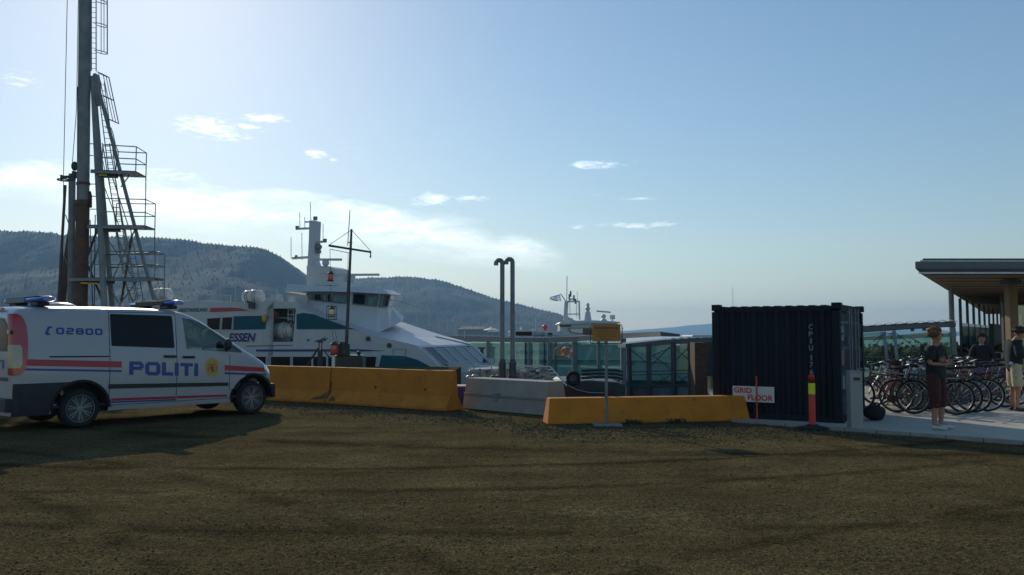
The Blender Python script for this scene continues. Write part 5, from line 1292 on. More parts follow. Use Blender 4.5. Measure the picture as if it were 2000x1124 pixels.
lantern(P(652.5, 683, -.3), M_['lens_red'], o2, 1.25, False)
q = MB(); q.tube(P(651.5, 693, -.3), P(651, 722, -.3), .05, n=10); q.build('lantern_post', M_['raft_white'], o2, world=True)
c = P(626, 655); o3 = thing('deck_davit', 'small grey davit post with a slanting arm left of the winch', 'davit', (c.x, Y0, 0))
q = MB(); zc_ = P(626, 683).z; q.tube((0, 0, 0), (0, 0, zc_), .075, n=12); q.build('post', M_['hull_dark'], o3, smooth=True)
q = MB(); q.box((0, 0, P(0, 667).z), (.15, .12, .10)); q.tube((-.04, 0, P(0, 668).z), (-.04, 0, zc_), .018, n=6); q.tube((.04, 0, P(0, 668).z), (.04, 0, zc_), .018, n=6); q.build('spotlight', M_['steel_dark'], o3)
q = MB(); q.bar(P(597, 718), P(622, 680.5), .05); q.build('arm', M_['rust'], o3, world=True); q = MB(); q.bar(P(630, 682), P(645, 700), .035); q.build('brace', M_['steel_dark'], o3, world=True)

# ------------------------------------------------------------------ second ferry beyond the glass walkway
def make_ferry2():
    Y = 62.0; c = W(1100, 655, Y); sh = thing('passenger_ferry', 'pale passenger ferry with flag and radar mast seen beyond the glass walkway', 'ferry', (c.x, Y, -2.2))
    P = lambda x, y, dy=0.: W(x, y, Y+dy)
    B = lambda mb, nm, m, parent=sh, **k: mb.build(nm, M_[m], parent, world=True, **k)
    def blk(pts, dep, nm, m, dy=0., parent=sh, **k_):
        k = MB(); k.prism([P(x, y, dy) for x, y in pts], (0, dep, 0)); return B(k, nm, m, parent, **k_)
    blk([(905, 672), (1395, 676), (1405, 700), (1380, 746), (905, 738)], 8, 'hull', 'ferry_green', dy=.0, bevel=.05)
    blk([(905, 738.5), (1378, 746.5), (1365, 775), (905, 775)], 7.6, 'lower_hull', 'hull_dark', dy=.2)
    blk([(905, 670), (1390, 674), (1392, 676.5), (905, 672.5)], 8.2, 'bulwark_cap', 'raft_white', dy=-.12)
    blk([(905, 698.5), (1240, 702), (1310, 707), (1310, 709), (1240, 704.5), (905, 700.5)], .2, 'fender_strip', 'raft_white', dy=-.2)
    blk([(905, 701), (1240, 705), (1240, 712), (905, 708)], .1, 'green_band', 'pale_glass', dy=-.1)
    k = MB(); a = P(974, 695.5, -.14); text_on(k, 'TRONDHEIMSFJORD I', a, (1, 0, 0), (0, 0, 1), P(1073, 690, -.14).x-a.x, .42, bold=.02); B(k, 'name_lettering', 'letter_grey')
    blk([(992, 657), (992, 649), (996, 646), (1095, 647), (1095, 658)], 5, 'cabin', 'ship_white', dy=1.5, bevel=.04)
    blk([(1007, 648), (1039, 648.2), (1039, 656.2), (1007, 656)], .1, 'window', 'ship_glass_brown', dy=1.44); blk([(1043, 649), (1064, 649.5), (1064, 655.5), (1043, 655)], .1, 'window', 'pale_glass', dy=1.44); blk([(1070, 650.5), (1079, 650.6), (1079, 654.5), (1070, 654.4)], .1, 'window', 'ship_glass', dy=1.44)
    blk([(1041, 655.7), (1097, 656), (1097, 658), (1041, 657.6)], .2, 'dark_rail', 'hull_dark', dy=1.3)
    blk([(1093, 658), (1094, 631), (1108, 627), (1160, 626), (1205, 628), (1212, 658)], 4.5, 'wheelhouse', 'ship_white', dy=1.8, bevel=.1)
    blk([(1091, 633), (1095, 629.5), (1160, 627), (1210, 629), (1212, 632), (1160, 631.5), (1098, 634.5)], 5, 'roof', 'ship_white', dy=1.5)
    blk([(1092, 634), (1115, 633.6), (1115, 638.5), (1094, 639)], .12, 'bridge_window', 'ship_glass', dy=1.72)
    w_ = blk([(1109, 641), (1155, 641), (1155, 655.5), (1114, 650)], .06, 'window_frame', 'ship_glass', dy=1.70); blk([(1112, 642.5), (1138, 642), (1138, 652), (1116, 649)], .06, 'pane', 'raft_white', dy=1.62, parent=w_)
    blk([(1156, 641), (1206, 641.5), (1208, 656), (1156, 655.5)], .06, 'bridge_window', 'ship_glass', dy=1.70)
    def tube(p, q_, r, nm='aerial', m='ship_white', dy=3.0, parent=sh):
        k = MB(); k.tube(P(*p, dy), P(*q_, dy), r, n=8); return B(k, nm, m, parent, smooth=True)
    m_ = tube((1104, 626), (1106.5, 589), .16, 'signal_frame')
    k = MB(); k.path([P(1132, 625, 3), P(1131, 589, 3), P(1131, 589, 3), P(1107, 590, 3), P(1116, 585, 3), P(1122, 583, 3)], .07, 6); k.tube(P(1106, 614, 3), P(1132, 614, 3), .05, n=6)
    for x in (1113, 1126): k.tube(P(x, 590, 3), P(x, 620, 3), .025, n=5)
    B(k, 'frame_bars', 'ship_white', m_)
    tube((1107.5, 540), (1107, 590), .03); tube((1127, 570), (1128, 590), .02)
    for x, y, y2 in ((1112, 580, 575), (1114.5, 574, 569), (1121, 582, 577), (1124, 588, 584)): tube((x, y+6), (x, y2), .07, 'lamp', 'steel_grey', parent=m_); 
    tube((1106, 590), (1094.5, 574), .04, 'flag_staff')
    k = MB(); n_ = 8; vs = []
    for i in range(n_+1):
        t = i/n_; x = 1093.5 - 20*t; yt = 575 + 6*t; yb = 588-2*t; wv = .35*math.sin(t*7)
        vs += [P(x, yt, 3+wv), P(x+(3 if t < .2 else 0), yb+1, 3+wv)]
    k.add(vs, [(2*i, 2*i+2, 2*i+3, 2*i+1) for i in range(n_)]); fl = B(k, 'flag', 'flag')
    k = MB(); k.add([P(1093, 576, 2.6), P(1075, 581, 2.6), P(1074, 582.5, 2.6), P(1092.5, 577.2, 2.6)], [(0, 1, 2, 3)]); k.add([P(1076, 583.5, 2.6), P(1090, 588, 2.6), P(1089, 589.2, 2.6), P(1074.5, 584.3, 2.6)], [(0, 1, 2, 3)]); B(k, 'flag_stripe', 'flag_blue', fl)
    k = MB(); a = P(1148, 626, 3); k.lathe(a, [(.32, -.1), (.20, .66), (.16, .72)], 16); k.ball(a+Vector((0, 0, .92)), .2, 12, 8); k.ball(a+Vector((.02, 0, 1.22)), .13, 12, 8, (1, 1, 1.2)); B(k, 'satellite_dome', 'ship_white', smooth=True)
    a = P(1179, 630, 3); k = MB(); k.lathe(a, [(.30, -.1), (.28, .15), (.12, .30)], 16); k.ball(a+Vector((0, 0, .48)), .2, 12, 8, (1, 1, .85)); rd = B(k, 'radar_base', 'ship_white', smooth=True)
    k = MB(); k.bar(P(1165, 608, 3), P(1192.5, 610.5, 3), .16, .12); B(k, 'radar_scanner', 'ship_white', rd)
    k = MB(); k.box(P(1196, 620, 3), (.32, .3, .34), .3); k.tube(P(1196, 624, 3), P(1197, 632, 3), .05); B(k, 'searchlight', 'ship_white')
    k = MB(); k.ball(P(1064.5, 639.5, 2.5), .23, 14, 10, (1, 1, .9)); k.tube(P(1064.5, 642, 2.5), P(1064.5, 647, 2.5), .12); B(k, 'red_dome', 'red_ball', smooth=True)
    k = MB(); k.ball(P(1018, 643, 2.5), .10, 8, 6); k.box(P(1041, 645, 2.5), (.2, .2, .15)); k.box(P(1054, 644, 2.5), (.1, .1, .15)); B(k, 'roof_fittings', 'raft_white')['kind'] = 'stuff'
    tube((1088.5, 632), (1088.5, 646), .04); tube((1046, 618), (1046, 646), .02, dy=5)
    for x in (1180, 1300): tube((x, 660), (x+1, 676), .04, 'rail_post', dy=0)
    for nm, x, y in (('life_ring', 1107, 690), ('life_ring', 1099, 690)):
        pass
make_ferry2()

# ------------------------------------------------------------------ glass walkway along the quay
def make_walkway():
    ww = thing('glass_walkway', 'long glass-walled boarding walkway with metal roof along the water', 'walkway', (4.0, 34, -1.6))
    B = lambda mb, nm, m, parent=ww, **k: mb.build(nm, M_[m], parent, world=True, **k)
    # depth as a function of the pixel column: the walkway comes nearer to the right
    def Yw(x): return interp(x, [(860, 60), (985, 51), (1215, 37), (1290, 31)])
    V = lambda x, y, dy=0.: W(x, y, Yw(x)+dy)
    fl = -1.55
    xs_ = [880, 930, 985, 1030, 1070, 1130, 1190, 1215, 1250, 1290, 1328]; yt = [656.5, 657, 659.5, 660, 660, 657, 653.5, 651.5, 649.5, 648, 653]; yb = [666, 667, 668, 669, 670, 667, 663, 661.5, 659.5, 657.5, 658]
    k = MB(); vs = []
    for x, a, b_ in zip(xs_, yt, yb): A, Bq = V(x, a), V(x, b_); vs += [A, Bq, Bq+Vector((0, 2.6, 0)), A+Vector((0, 2.6, 0))]
    n = len(xs_); k.add(vs, [(i*4+j, i*4+(j+1) % 4, i*4+4+(j+1) % 4, i*4+4+j) for i in range(n-1) for j in range(4)] + [(0, 1, 2, 3), tuple(4*(n-1)+j for j in range(4))]); B(k, 'roof', 'roof_metal')
    for i in range(24):     # curved translucent roof panels lapping over the beam
        x = 885 + i*13.5
        if x > 1090: break
        a = V(x, interp(x, list(zip(xs_, yt)))); k = MB(); w_ = (V(x+13.5, 655)-V(x, 655)).x
        k.path([a+Vector((.02, -.10, .0)), a+Vector((.5*w_, -.10, .06)), a+Vector((w_*.97, -.10, .02))], .035, 6); B(k, 'roof_panel', 'translucent')
    def post(x, w_, y0=None, y1=None, m='steel_grey', dy=0.0, nm='post', zb=fl, tilt=0, parent=ww):
        top = V(x, y0 if y0 else interp(x, list(zip(xs_, yb))), dy); k = MB(); ww_ = w_/1600*(Yw(x)+dy); k.box((top.x, top.y, (top.z+zb)/2), (ww_, ww_*1.1, top.z-zb)); return B(k, nm, m, parent)
    for x, w_ in ((953.5, 7), (1034, 5), (1073.5, 8), (1122.5, 10), (1169, 6), (1217, 10)): post(x, w_)
    for x in (1026, 1063, 1085): post(x, 2.5, nm='mullion', m='steel_dark')
    for x in (1040, 1051): pass
    for a, b_ in ((880, 952), (955, 1033), (1035, 1072), (1076, 1120), (1126, 1167), (1171, 1214)):
        A, C = V(a, 668, .1), V(b_, 668, .1); k = MB(); k.prism([Vector((A.x, A.y, fl)), Vector((C.x, C.y, fl)), C, A], (0, .02, 0)); B(k, 'glass_panel', 'walk_glass')
    A, C = V(870, 660), V(1215, 660); k = MB(); k.prism([Vector((A.x, A.y, 0)), Vector((C.x, C.y, 0)), Vector((C.x, C.y+2.6, 0)), Vector((A.x, A.y+2.6, 0))], (0, 0, .15)); k.v = [(v[0], v[1], v[2]+fl-.15) for v in k.v]; B(k, 'walkway_floor', 'steel_dark')
    k = MB(); a = V(941, 680, -.8); k.box((a.x, a.y, (a.z-1.5)/2), (.22, .2, a.z+1.5)); k.box((a.x, a.y, a.z), (.5, .3, .1)); B(k, 'service_pedestal', 'steel_dark')
    # near shelter and the right-hand run
    sh = thing('glass_shelter', 'glass waiting shelter with cross braces between the sign and the container', 'shelter', (6.0, 28, -1.6))
    def Ys(x): return interp(x, [(1215, 30), (1400, 27.2), (1690, 25.8), (1870, 25)])
    V2 = lambda x, y, dy=0.: W(x, y, Ys(x)+dy)
    xs2 = [1222, 1290, 1350, 1400]; t2 = [672, 665, 661, 659]; b2 = [680, 675, 671, 668]
    k = MB(); vs = []
    for x, a, b_ in zip(xs2, t2, b2): A, Bq = V2(x, a), V2(x, b_); vs += [A, Bq, Bq+Vector((0, 2.2, 0)), A+Vector((0, 2.2, 0))]
    k.add(vs, [(i*4+j, i*4+(j+1) % 4, i*4+4+(j+1) % 4, i*4+4+j) for i in range(3) for j in range(4)] + [(0, 1, 2, 3), (12, 13, 14, 15)]); B(k, 'roof', 'roof_metal', sh)
    for i in range(6):
        x = 1308+i*15; a = V2(x, interp(x, list(zip(xs2, t2)))); k = MB(); w_ = (V2(x+15, 655)-V2(x, 655)).x
        k.path([a+Vector((.02, -.08, .0)), a+Vector((.5*w_, -.08, .045)), a+Vector((w_*.97, -.08, .015))], .028, 6); B(k, 'roof_panel', 'translucent', sh)
    def bar2(p, q_, w_, nm, m='steel_dark', parent=sh, dy=0., D=V2):
        k = MB(); k.bar(D(*p, dy), D(*q_, dy), w_/1600*28); B(k, nm, m, parent)
    for x, w_, dx in ((1228, 7, 3), (1267, 9, 1), (1315, 8, 1), (1346, 6, 2)): bar2((x, 672 if x < 1300 else 669), (x+dx, 792), w_, 'post')
    for a, b_ in (((1232, 684), (1262, 708)), ((1274, 695), (1309, 680)), ((1274, 712), (1308, 678)), ((1274, 694), (1311, 722)), ((1320, 682), (1344, 702)), ((1320, 704), (1344, 680)), ((1274, 752), (1310, 733)), ((1288, 733), (1311, 750)), ((1320, 750), (1345, 733)), ((1320, 733), (1345, 750))): bar2(a, b_, 1.5, 'cross_brace')
    for y0, y1 in ((727, 723.5), (733, 730)): bar2((1232, y0), (1345, y1), 2.2, 'rail')
    bar2((1226, 756), (1352, 752), 3, 'rail'); 
    k = MB(); k.prism([V2(1222, 757, .1), V2(1352, 753, .1), V2(1352, 795, .1), V2(1222, 795, .1)], (0, .05, 0)); B(k, 'kick_panel', 'steel_grey', sh)
    for a, b_ in ((1230, 1264), (1270, 1311), (1318, 1345)):
        k = MB(); k.prism([V2(a, 678, .15), V2(b_, 674, .15), V2(b_, 756, .15), V2(a, 757, .15)], (0, .02, 0)); B(k, 'glass_panel', 'walk_glass', sh)
    k = MB(); k.bb((V2(1357, 700, -1.2).x, Ys(1357)-1.2, -1.5), (V2(1387.5, 700, -1.2).x, Ys(1357)-.5, V2(1370, 669.5, -1.2).z)); B(k, 'brown_pillar', 'rust', sh)
    k = MB(); k.bb((V2(1352.5, 700, -.6).x, Ys(1357)-.6, -1.5), (V2(1356, 700, -.6).x, Ys(1357)-.4, V2(1354, 674, -.6).z)); B(k, 'door_edge', 'rust', sh)
    k = MB(); k.prism([V2(1389, 675, .1), V2(1400, 675, .1), V2(1400, 760, .1), V2(1389, 760, .1)], (0, .02, 0)); B(k, 'glass_panel', 'walk_glass', sh)
    # right run behind the container and the bicycles
    rr = thing('covered_walkway', 'covered walkway with ribbed roof and leaning posts behind the parked bicycles', 'walkway', (12.5, 25.5, -1.0))
    xs3 = [1640, 1692, 1770, 1850, 1868]; t3 = [643, 637.5, 632.5, 629, 630]; b3 = [653, 649.5, 644, 639.5, 639]
    k = MB(); vs = []
    for x, a, b_ in zip(xs3, t3, b3): A, Bq = V2(x, a), V2(x, b_); vs += [A, Bq, Bq+Vector((0, .5, .0)), A+Vector((0, .5, .0))]
    k.add(vs, [(i*4+j, i*4+(j+1) % 4, i*4+4+(j+1) % 4, i*4+4+j) for i in range(4) for j in range(4)] + [(0, 1, 2, 3), (16, 17, 18, 19)]); B(k, 'roof_beam', 'roof_metal', rr, bevel=.03)
    for i in range(9):
        x = 1680+i*21; f_ = lambda xx: interp(xx, list(zip(xs3, t3))); k = MB(); vs = []
        for t_ in np.linspace(0, 1, 5):
            xx = x+21*float(t_); up_ = Vector((0, 0, .05*math.sin(math.pi*float(t_)))); vs += [V2(xx, f_(xx)+.3, -.02)+up_, V2(xx, f_(xx)+.3, .35)+up_+Vector((0, 0, .03)), V2(xx, f_(xx)+.3, .9)+up_+Vector((0, 0, .01))]
        k.add(vs, [(3*j+i_, 3*j+3+i_, 3*j+4+i_, 3*j+1+i_) for j in range(4) for i_ in range(2)]); B(k, 'roof_panel', 'translucent', rr)
        k = MB(); k.tube(V2(x, f_(x)+.3, -.03), V2(x+9, f_(x+9)-3.0, .9), .022, n=6); B(k, 'roof_rib', 'steel_dark', rr)
    k = MB(); k.bar(V2(1640, 664, 3.5), V2(1868, 654, 3.5), .10, .13); B(k, 'far_beam', 'galv', rr)
    def bar3(p, q_, w_, nm, m='steel_dark', dy=0.): 
        k = MB(); k.bar(V2(*p, dy), V2(*q_, dy), w_/1600*26); B(k, nm, m, rr)
    for p, q_ in (((1727, 648), (1736, 745)), ((1746, 646), (1757, 745)), ((1830, 642), (1834, 745)), ((1862, 640), (1868, 745))): bar3(p, q_, 6, 'post', 'steel_grey')
    for p, q_ in (((1727, 650), (1706, 668)), ((1729, 652), (1748, 652)), ((1748, 650), (1806, 692)), ((1806, 670), (1768, 700)), ((1780, 660), (1830, 690)), ((1726, 652), (1700, 690))): bar3(p, q_, 1.3, 'cross_brace')
    for p in ((1782, 645), (1805, 644)): k = MB(); k.box(V2(*p, -.05), (.08, .08, .08)); B(k, 'roof_lamp', 'steel_dark', rr)
    for a, b_ in ((1640, 1726), (1733, 1745), (1752, 1828), (1837, 1862)):
        k = MB(); k.prism([V2(a, 655, .2), V2(b_, 648, .2), V2(b_, 745, .2), V2(a, 745, .2)], (0, .02, 0)); B(k, 'glass_panel', 'walk_glass_dark', rr)
    k = MB(); k.prism([V2(1640, 741, -.1), V2(1872, 737, -.1), V2(1872, 765, -.1), V2(1640, 765, -.1)], (0, .06, 0)); B(k, 'kick_panel', 'steel_dark', rr)
make_walkway()
# a thin white boat roof seen over the walkway
c = W(1385, 656, 48); o = thing('moored_boat', 'white flat boat roof showing over the walkway left of the container', 'boat', (c.x, 48, -2.2))
q = MB(); q.prism([W(1352, 656, 48), W(1354, 655, 48), W(1392, 654.5, 48), W(1440, 655, 48), W(1440, 662, 48), W(1352, 662, 48)], (0, 3, 0)); q.build('cabin_roof', M_['ship_white'], o, world=True, bevel=.04)
q = MB(); q.prism([W(1350, 662.2, 48, ), W(1445, 662.2, 48), W(1450, 735, 48), W(1345, 735, 48)], (0, 3.4, 0)); q.v = [(a, b_-.2, c_) for a, b_, c_ in q.v]; q.build('hull', M_['hull_dark'], o, world=True)

# dark work boat with a tyre fender, gangway and bollards
o = thing('work_boat', 'low dark work boat with a black tyre hung on its side behind the sign', 'boat', (2.2, 26.5, -2.2))
q = MB(); Pw = lambda x, y, dy=0: W(x, y, 26.5+dy)
q.prism([Pw(1086, 752), Pw(1098, 745), Pw(1150, 744), Pw(1205, 747), Pw(1222, 752), Pw(1222, 815), Pw(1086, 815)], (0, 3.2, 0)); q.build('hull', M_['hull_dark'], o, world=True, bevel=.05)
q = MB(); q.prism([Pw(1086, 759, -.02), Pw(1200, 763, -.02), Pw(1200, 776, -.02), Pw(1086, 776, -.02)], (0, .02, 0)); q.build('red_band', M_['hull_red'], o, world=True)
q = MB(); q.torus(Pw(1120, 739, -.15), .17, .07, 'Y', 24, 10); q.build('tyre_fender', M_['rubber'], o, world=True, smooth=True)
q = MB(); q.lathe(Pw(1120, 739, -.15), [(.10, -.03), (.10, .03)], 16, 'Y'); q.build('tyre_centre', M_['steel_dark'], o, world=True)
for y in (723, 730, 737): q = MB(); q.path([Pw(1135, y+2, .4), Pw(1170, y, .4), Pw(1205, y+1, .4), Pw(1216, y+4, .4)], .045, 6); q.build('rail', M_['hull_dark'], o, world=True)
q = MB(); q.path([Pw(1110, 754, -.2), Pw(1128, 762, -.2), Pw(1150, 767, -.2), Pw(1180, 768, -.2)], .015, 5); q.build('mooring_rope', M_['galv'], o, world=True)
q = MB(); q.box(Pw(1158, 741, -.1), (.09, .05, .06)); q.build('white_tag', M_['raft_white'], o, world=True)
Yg = 23.6; Pg = lambda x, y, dy=0: W(x, y, Yg+dy)
o = thing('gangway', 'pale aluminium gangway with rungs sloping down behind the concrete block', 'gangway', (.4, Yg, -.4))
q = MB(); q.path([Pg(915, 722), Pg(926, 714), Pg(1075, 716.5), Pg(1107, 754)], .022, 6); q.build('top_rail', M_['raft_white'], o, world=True)
q = MB(); q.path([Pg(1067, 718), Pg(1085, 752)], .02, 6); q.path([Pg(1075, 716.5), Pg(1067, 718)], .02, 6); q.build('stringer', M_['galv'], o, world=True)
for i in range(5): t = (i+.7)/5.2; q = MB(); q.bar(Pg(1068+17*t, 718+34*t, 0), Pg(1076+30*t, 717+36*t, .0), .05, .02); q.build('rung', M_['raft_white'], o, world=True)
for x in (926, 960, 1000, 1036): q = MB(); q.tube(Pg(x, 715), Pg(x, 757), .016, n=6); q.build('stanchion', M_['galv'], o, world=True)
q = MB(); q.prism([Pg(918, 722, .1), Pg(1068, 719, .1), Pg(1086, 757, .1), Pg(915, 757, .1)], (0, .02, 0)); q.build('side_net', mat('net', (.16, .22, .19), .8, var=.75, scale=6, col2=(.50, .55, .48)), o, world=True)
q = MB()
cols = ['navy_stripe', 'steel_dark', 'banner_red', 'galv', 'teal']
for i in range(26):
    x = 930+138*random.random(); y = 722+26*random.random(); q = MB(); q.box(Pg(x, y, -.03+.02*random.random()), (.04+.14*random.random(), .03, .02+.05*random.random()), random.random()-.5)
    q.build('hung_gear', M_[cols[i % 5]] if i % 3 else M_['raft_white'], o, world=True)
for i, x in enumerate((1018, 1041, 1054, 1063, 1076)):
    c = W(x, 745, 21.0); q = MB(); q.lathe((0, 0, 0), [(.05, 0), (.05, .26), (.058, .27), (.058, .33), (.0, .34)], 12)
    oo = q.build('quay_bollard', M_[('steel_dark', 'navy_stripe', 'blue_decal', 'hull_red', 'navy_stripe')[i]], smooth=True); oo.location = (c.x, 21.0, -.01)
    tag(oo, ['small dark bollard nearest the vent pipes', 'small navy bollard right of the darkest one', 'small bright blue bollard behind the concrete block', 'small dark red bollard behind the concrete block', 'small navy bollard beside the gangway rungs'][i], 'bollard', 'small bollards behind the concrete block')
for i, (x, y) in enumerate(((925, 727), (972, 733))):
    q = MB(); c = W(x, y+8, 20.6); 
    for j in range(4): q.ball((.1*math.cos(j*1.7), .06*math.sin(j*1.9), .06+.02*j), .09, 10, 6, (1.1, .8, .6))
    oo = q.build('rope_heap', M_['galv'] if i == 0 else M_['steel_dark'], smooth=True); oo.location = (c.x, 20.6, .45); tag(oo, ['pale heap of rope at the left end of the concrete block', 'dark heap of rope left of the vent pipes'][i], 'rope')
# life ring on the walkway glass
c = W(1107, 689, 34.2)
o = thing('life_ring', 'orange and white life ring hung on the walkway between two glass posts', 'life ring', (c.x, 34.2, c.z))
q = MB(); q.torus((0, 0, 0), .20, .06, 'Y', 28, 10); q.build('ring', M_['orange'], o, smooth=True)
for t in (0.4, 1.97, 3.54, 5.11):
    q = MB(); q.path([(.20*math.cos(t+a), 0, .20*math.sin(t+a)) for a in (-.22, -.1, 0, .1, .22)], .064, 10); q.build('white_band', M_['raft_white'], o, smooth=True)
o = thing('life_ring', 'worn brownish life ring just left of the brighter orange one', 'life ring', (c.x-.26, 34.5, c.z+.02)); q = MB(); q.torus((0, 0, 0), .20, .055, 'Y', 28, 10); q.build('ring', mat('worn_orange', (.34, .17, .09), .8), o, smooth=True)

# far shore: low sheds, masts and a tree belt
for x0, x1, y0, y1, Y, m, lab in ((895, 952, 640, 655, 300, 'shore', 'long low grey quay shed on the far side below the hill'), (950, 975, 646, 656, 320, 'shore', 'small grey quay shed beside the longer one'), (953, 966, 641, 644, 90, 'raft_white', None)):
    if lab is None: continue
    a, b_ = W(x0, y0, Y), W(x1, y1, Y); o = thing('quay_shed', lab, 'shed', (a.x, Y, -2.2)); q = MB(); q.bb((a.x, Y, -2.2), (b_.x, Y+12, a.z-.8)); q.build('wall', M_[m], o, world=True)
    q = MB(); q.prism([(a.x-.4, Y-.4, a.z-.8), (b_.x+.4, Y-.4, a.z-.8), (b_.x-1.5, Y+6, a.z+.3), (a.x+1.5, Y+6, a.z+.3)], (0, .1, .12)); q.prism([(a.x-.4, Y+12.4, a.z-.8), (b_.x+.4, Y+12.4, a.z-.8), (b_.x-1.5, Y+6, a.z+.3), (a.x+1.5, Y+6, a.z+.3)], (0, .1, .12)); q.build('roof', M_['roof_metal'], o, world=True)
    for i in range(4): q = MB(); xx = a.x + (b_.x-a.x)*(i+.5)/4; q.bb((xx-.5, Y-.06, 0), (xx+.5, Y, 1.2)); q.build('window', M_['ship_glass'], o, world=True)
c = W(960, 642, 95); o = thing('parasol', 'small white parasol roof on the far quay left of the vent pipes', 'parasol', (c.x, 95, -1)); q = MB(); q.lathe((0, 0, c.z+1.0), [(1.0, -.2), (.1, .12), (.01, .2)], 12); q.build('canopy', M_['raft_white'], o); q = MB(); q.tube((0, 0, 0), (0, 0, c.z+.9), .05); q.build('pole', M_['galv'], o)
for i, (x, y, Y, lab) in enumerate(((924, 612, 160, 'thin yacht mast above the long grey quay shed'), (943, 622, 170, 'shorter thin yacht mast left of the white parasol'), (1046, 600, 170, 'thin yacht mast against the hill right of the vent pipes'), (460, 555, 160, 'thin yacht mast between the two white life rafts'), (88, 540, 170, 'thin yacht mast left of the rig above the van roof'), (868, 615, 165, 'thin yacht mast above the bow rail of the white ferry'), (1431, 560, 150, 'lone thin mast sticking up behind the dark container'))):
    a = W(x, y, Y); q = MB(); q.tube((0, 0, -2), (0, 0, a.z), .05, .03, n=6); q.tube((-.8, 0, a.z*.6), (.8, 0, a.z*.6), .03, n=5)
    oo = q.build('yacht_mast', M_['galv']); oo.location = (a.x, Y, 0); tag(oo, lab, 'mast', 'thin yacht masts against the hill')

# bushes on the low bank behind the covered walkway
def bushes():
    n = 14000; X = 13+32*rng.random(n)*1.0; Yb = 36+10*rng.random(n); top = .9+.7*np.array([noise.noise(Vector((x*.6, y*.4, 2))) for x, y in zip(X, Yb)])
    Z = -1.6 + (top+1.6)*rng.random(n)**.6; s = .10+.14*rng.random(n); V = []; Fc = []
    for i in range(n):
        a = Vector(rng.normal(size=3)).normalized(); b_ = a.orthogonal().normalized()*s[i]; c = a.cross(b_).normalized()*s[i]*.8; p = Vector((X[i], Yb[i], Z[i])); j = len(V); V += [p-b_, p-c, p+b_, p+c]; Fc.append((j, j+1, j+2, j+3))
    me = bpy.data.meshes.new('bushes'); me.from_pydata([tuple(v) for v in V], [], Fc); o = link(me, 'bank_bushes', M_['foliage']); tag(o, 'dark green bushes along the bank behind the covered walkway', 'bushes', kind='stuff')
bushes()

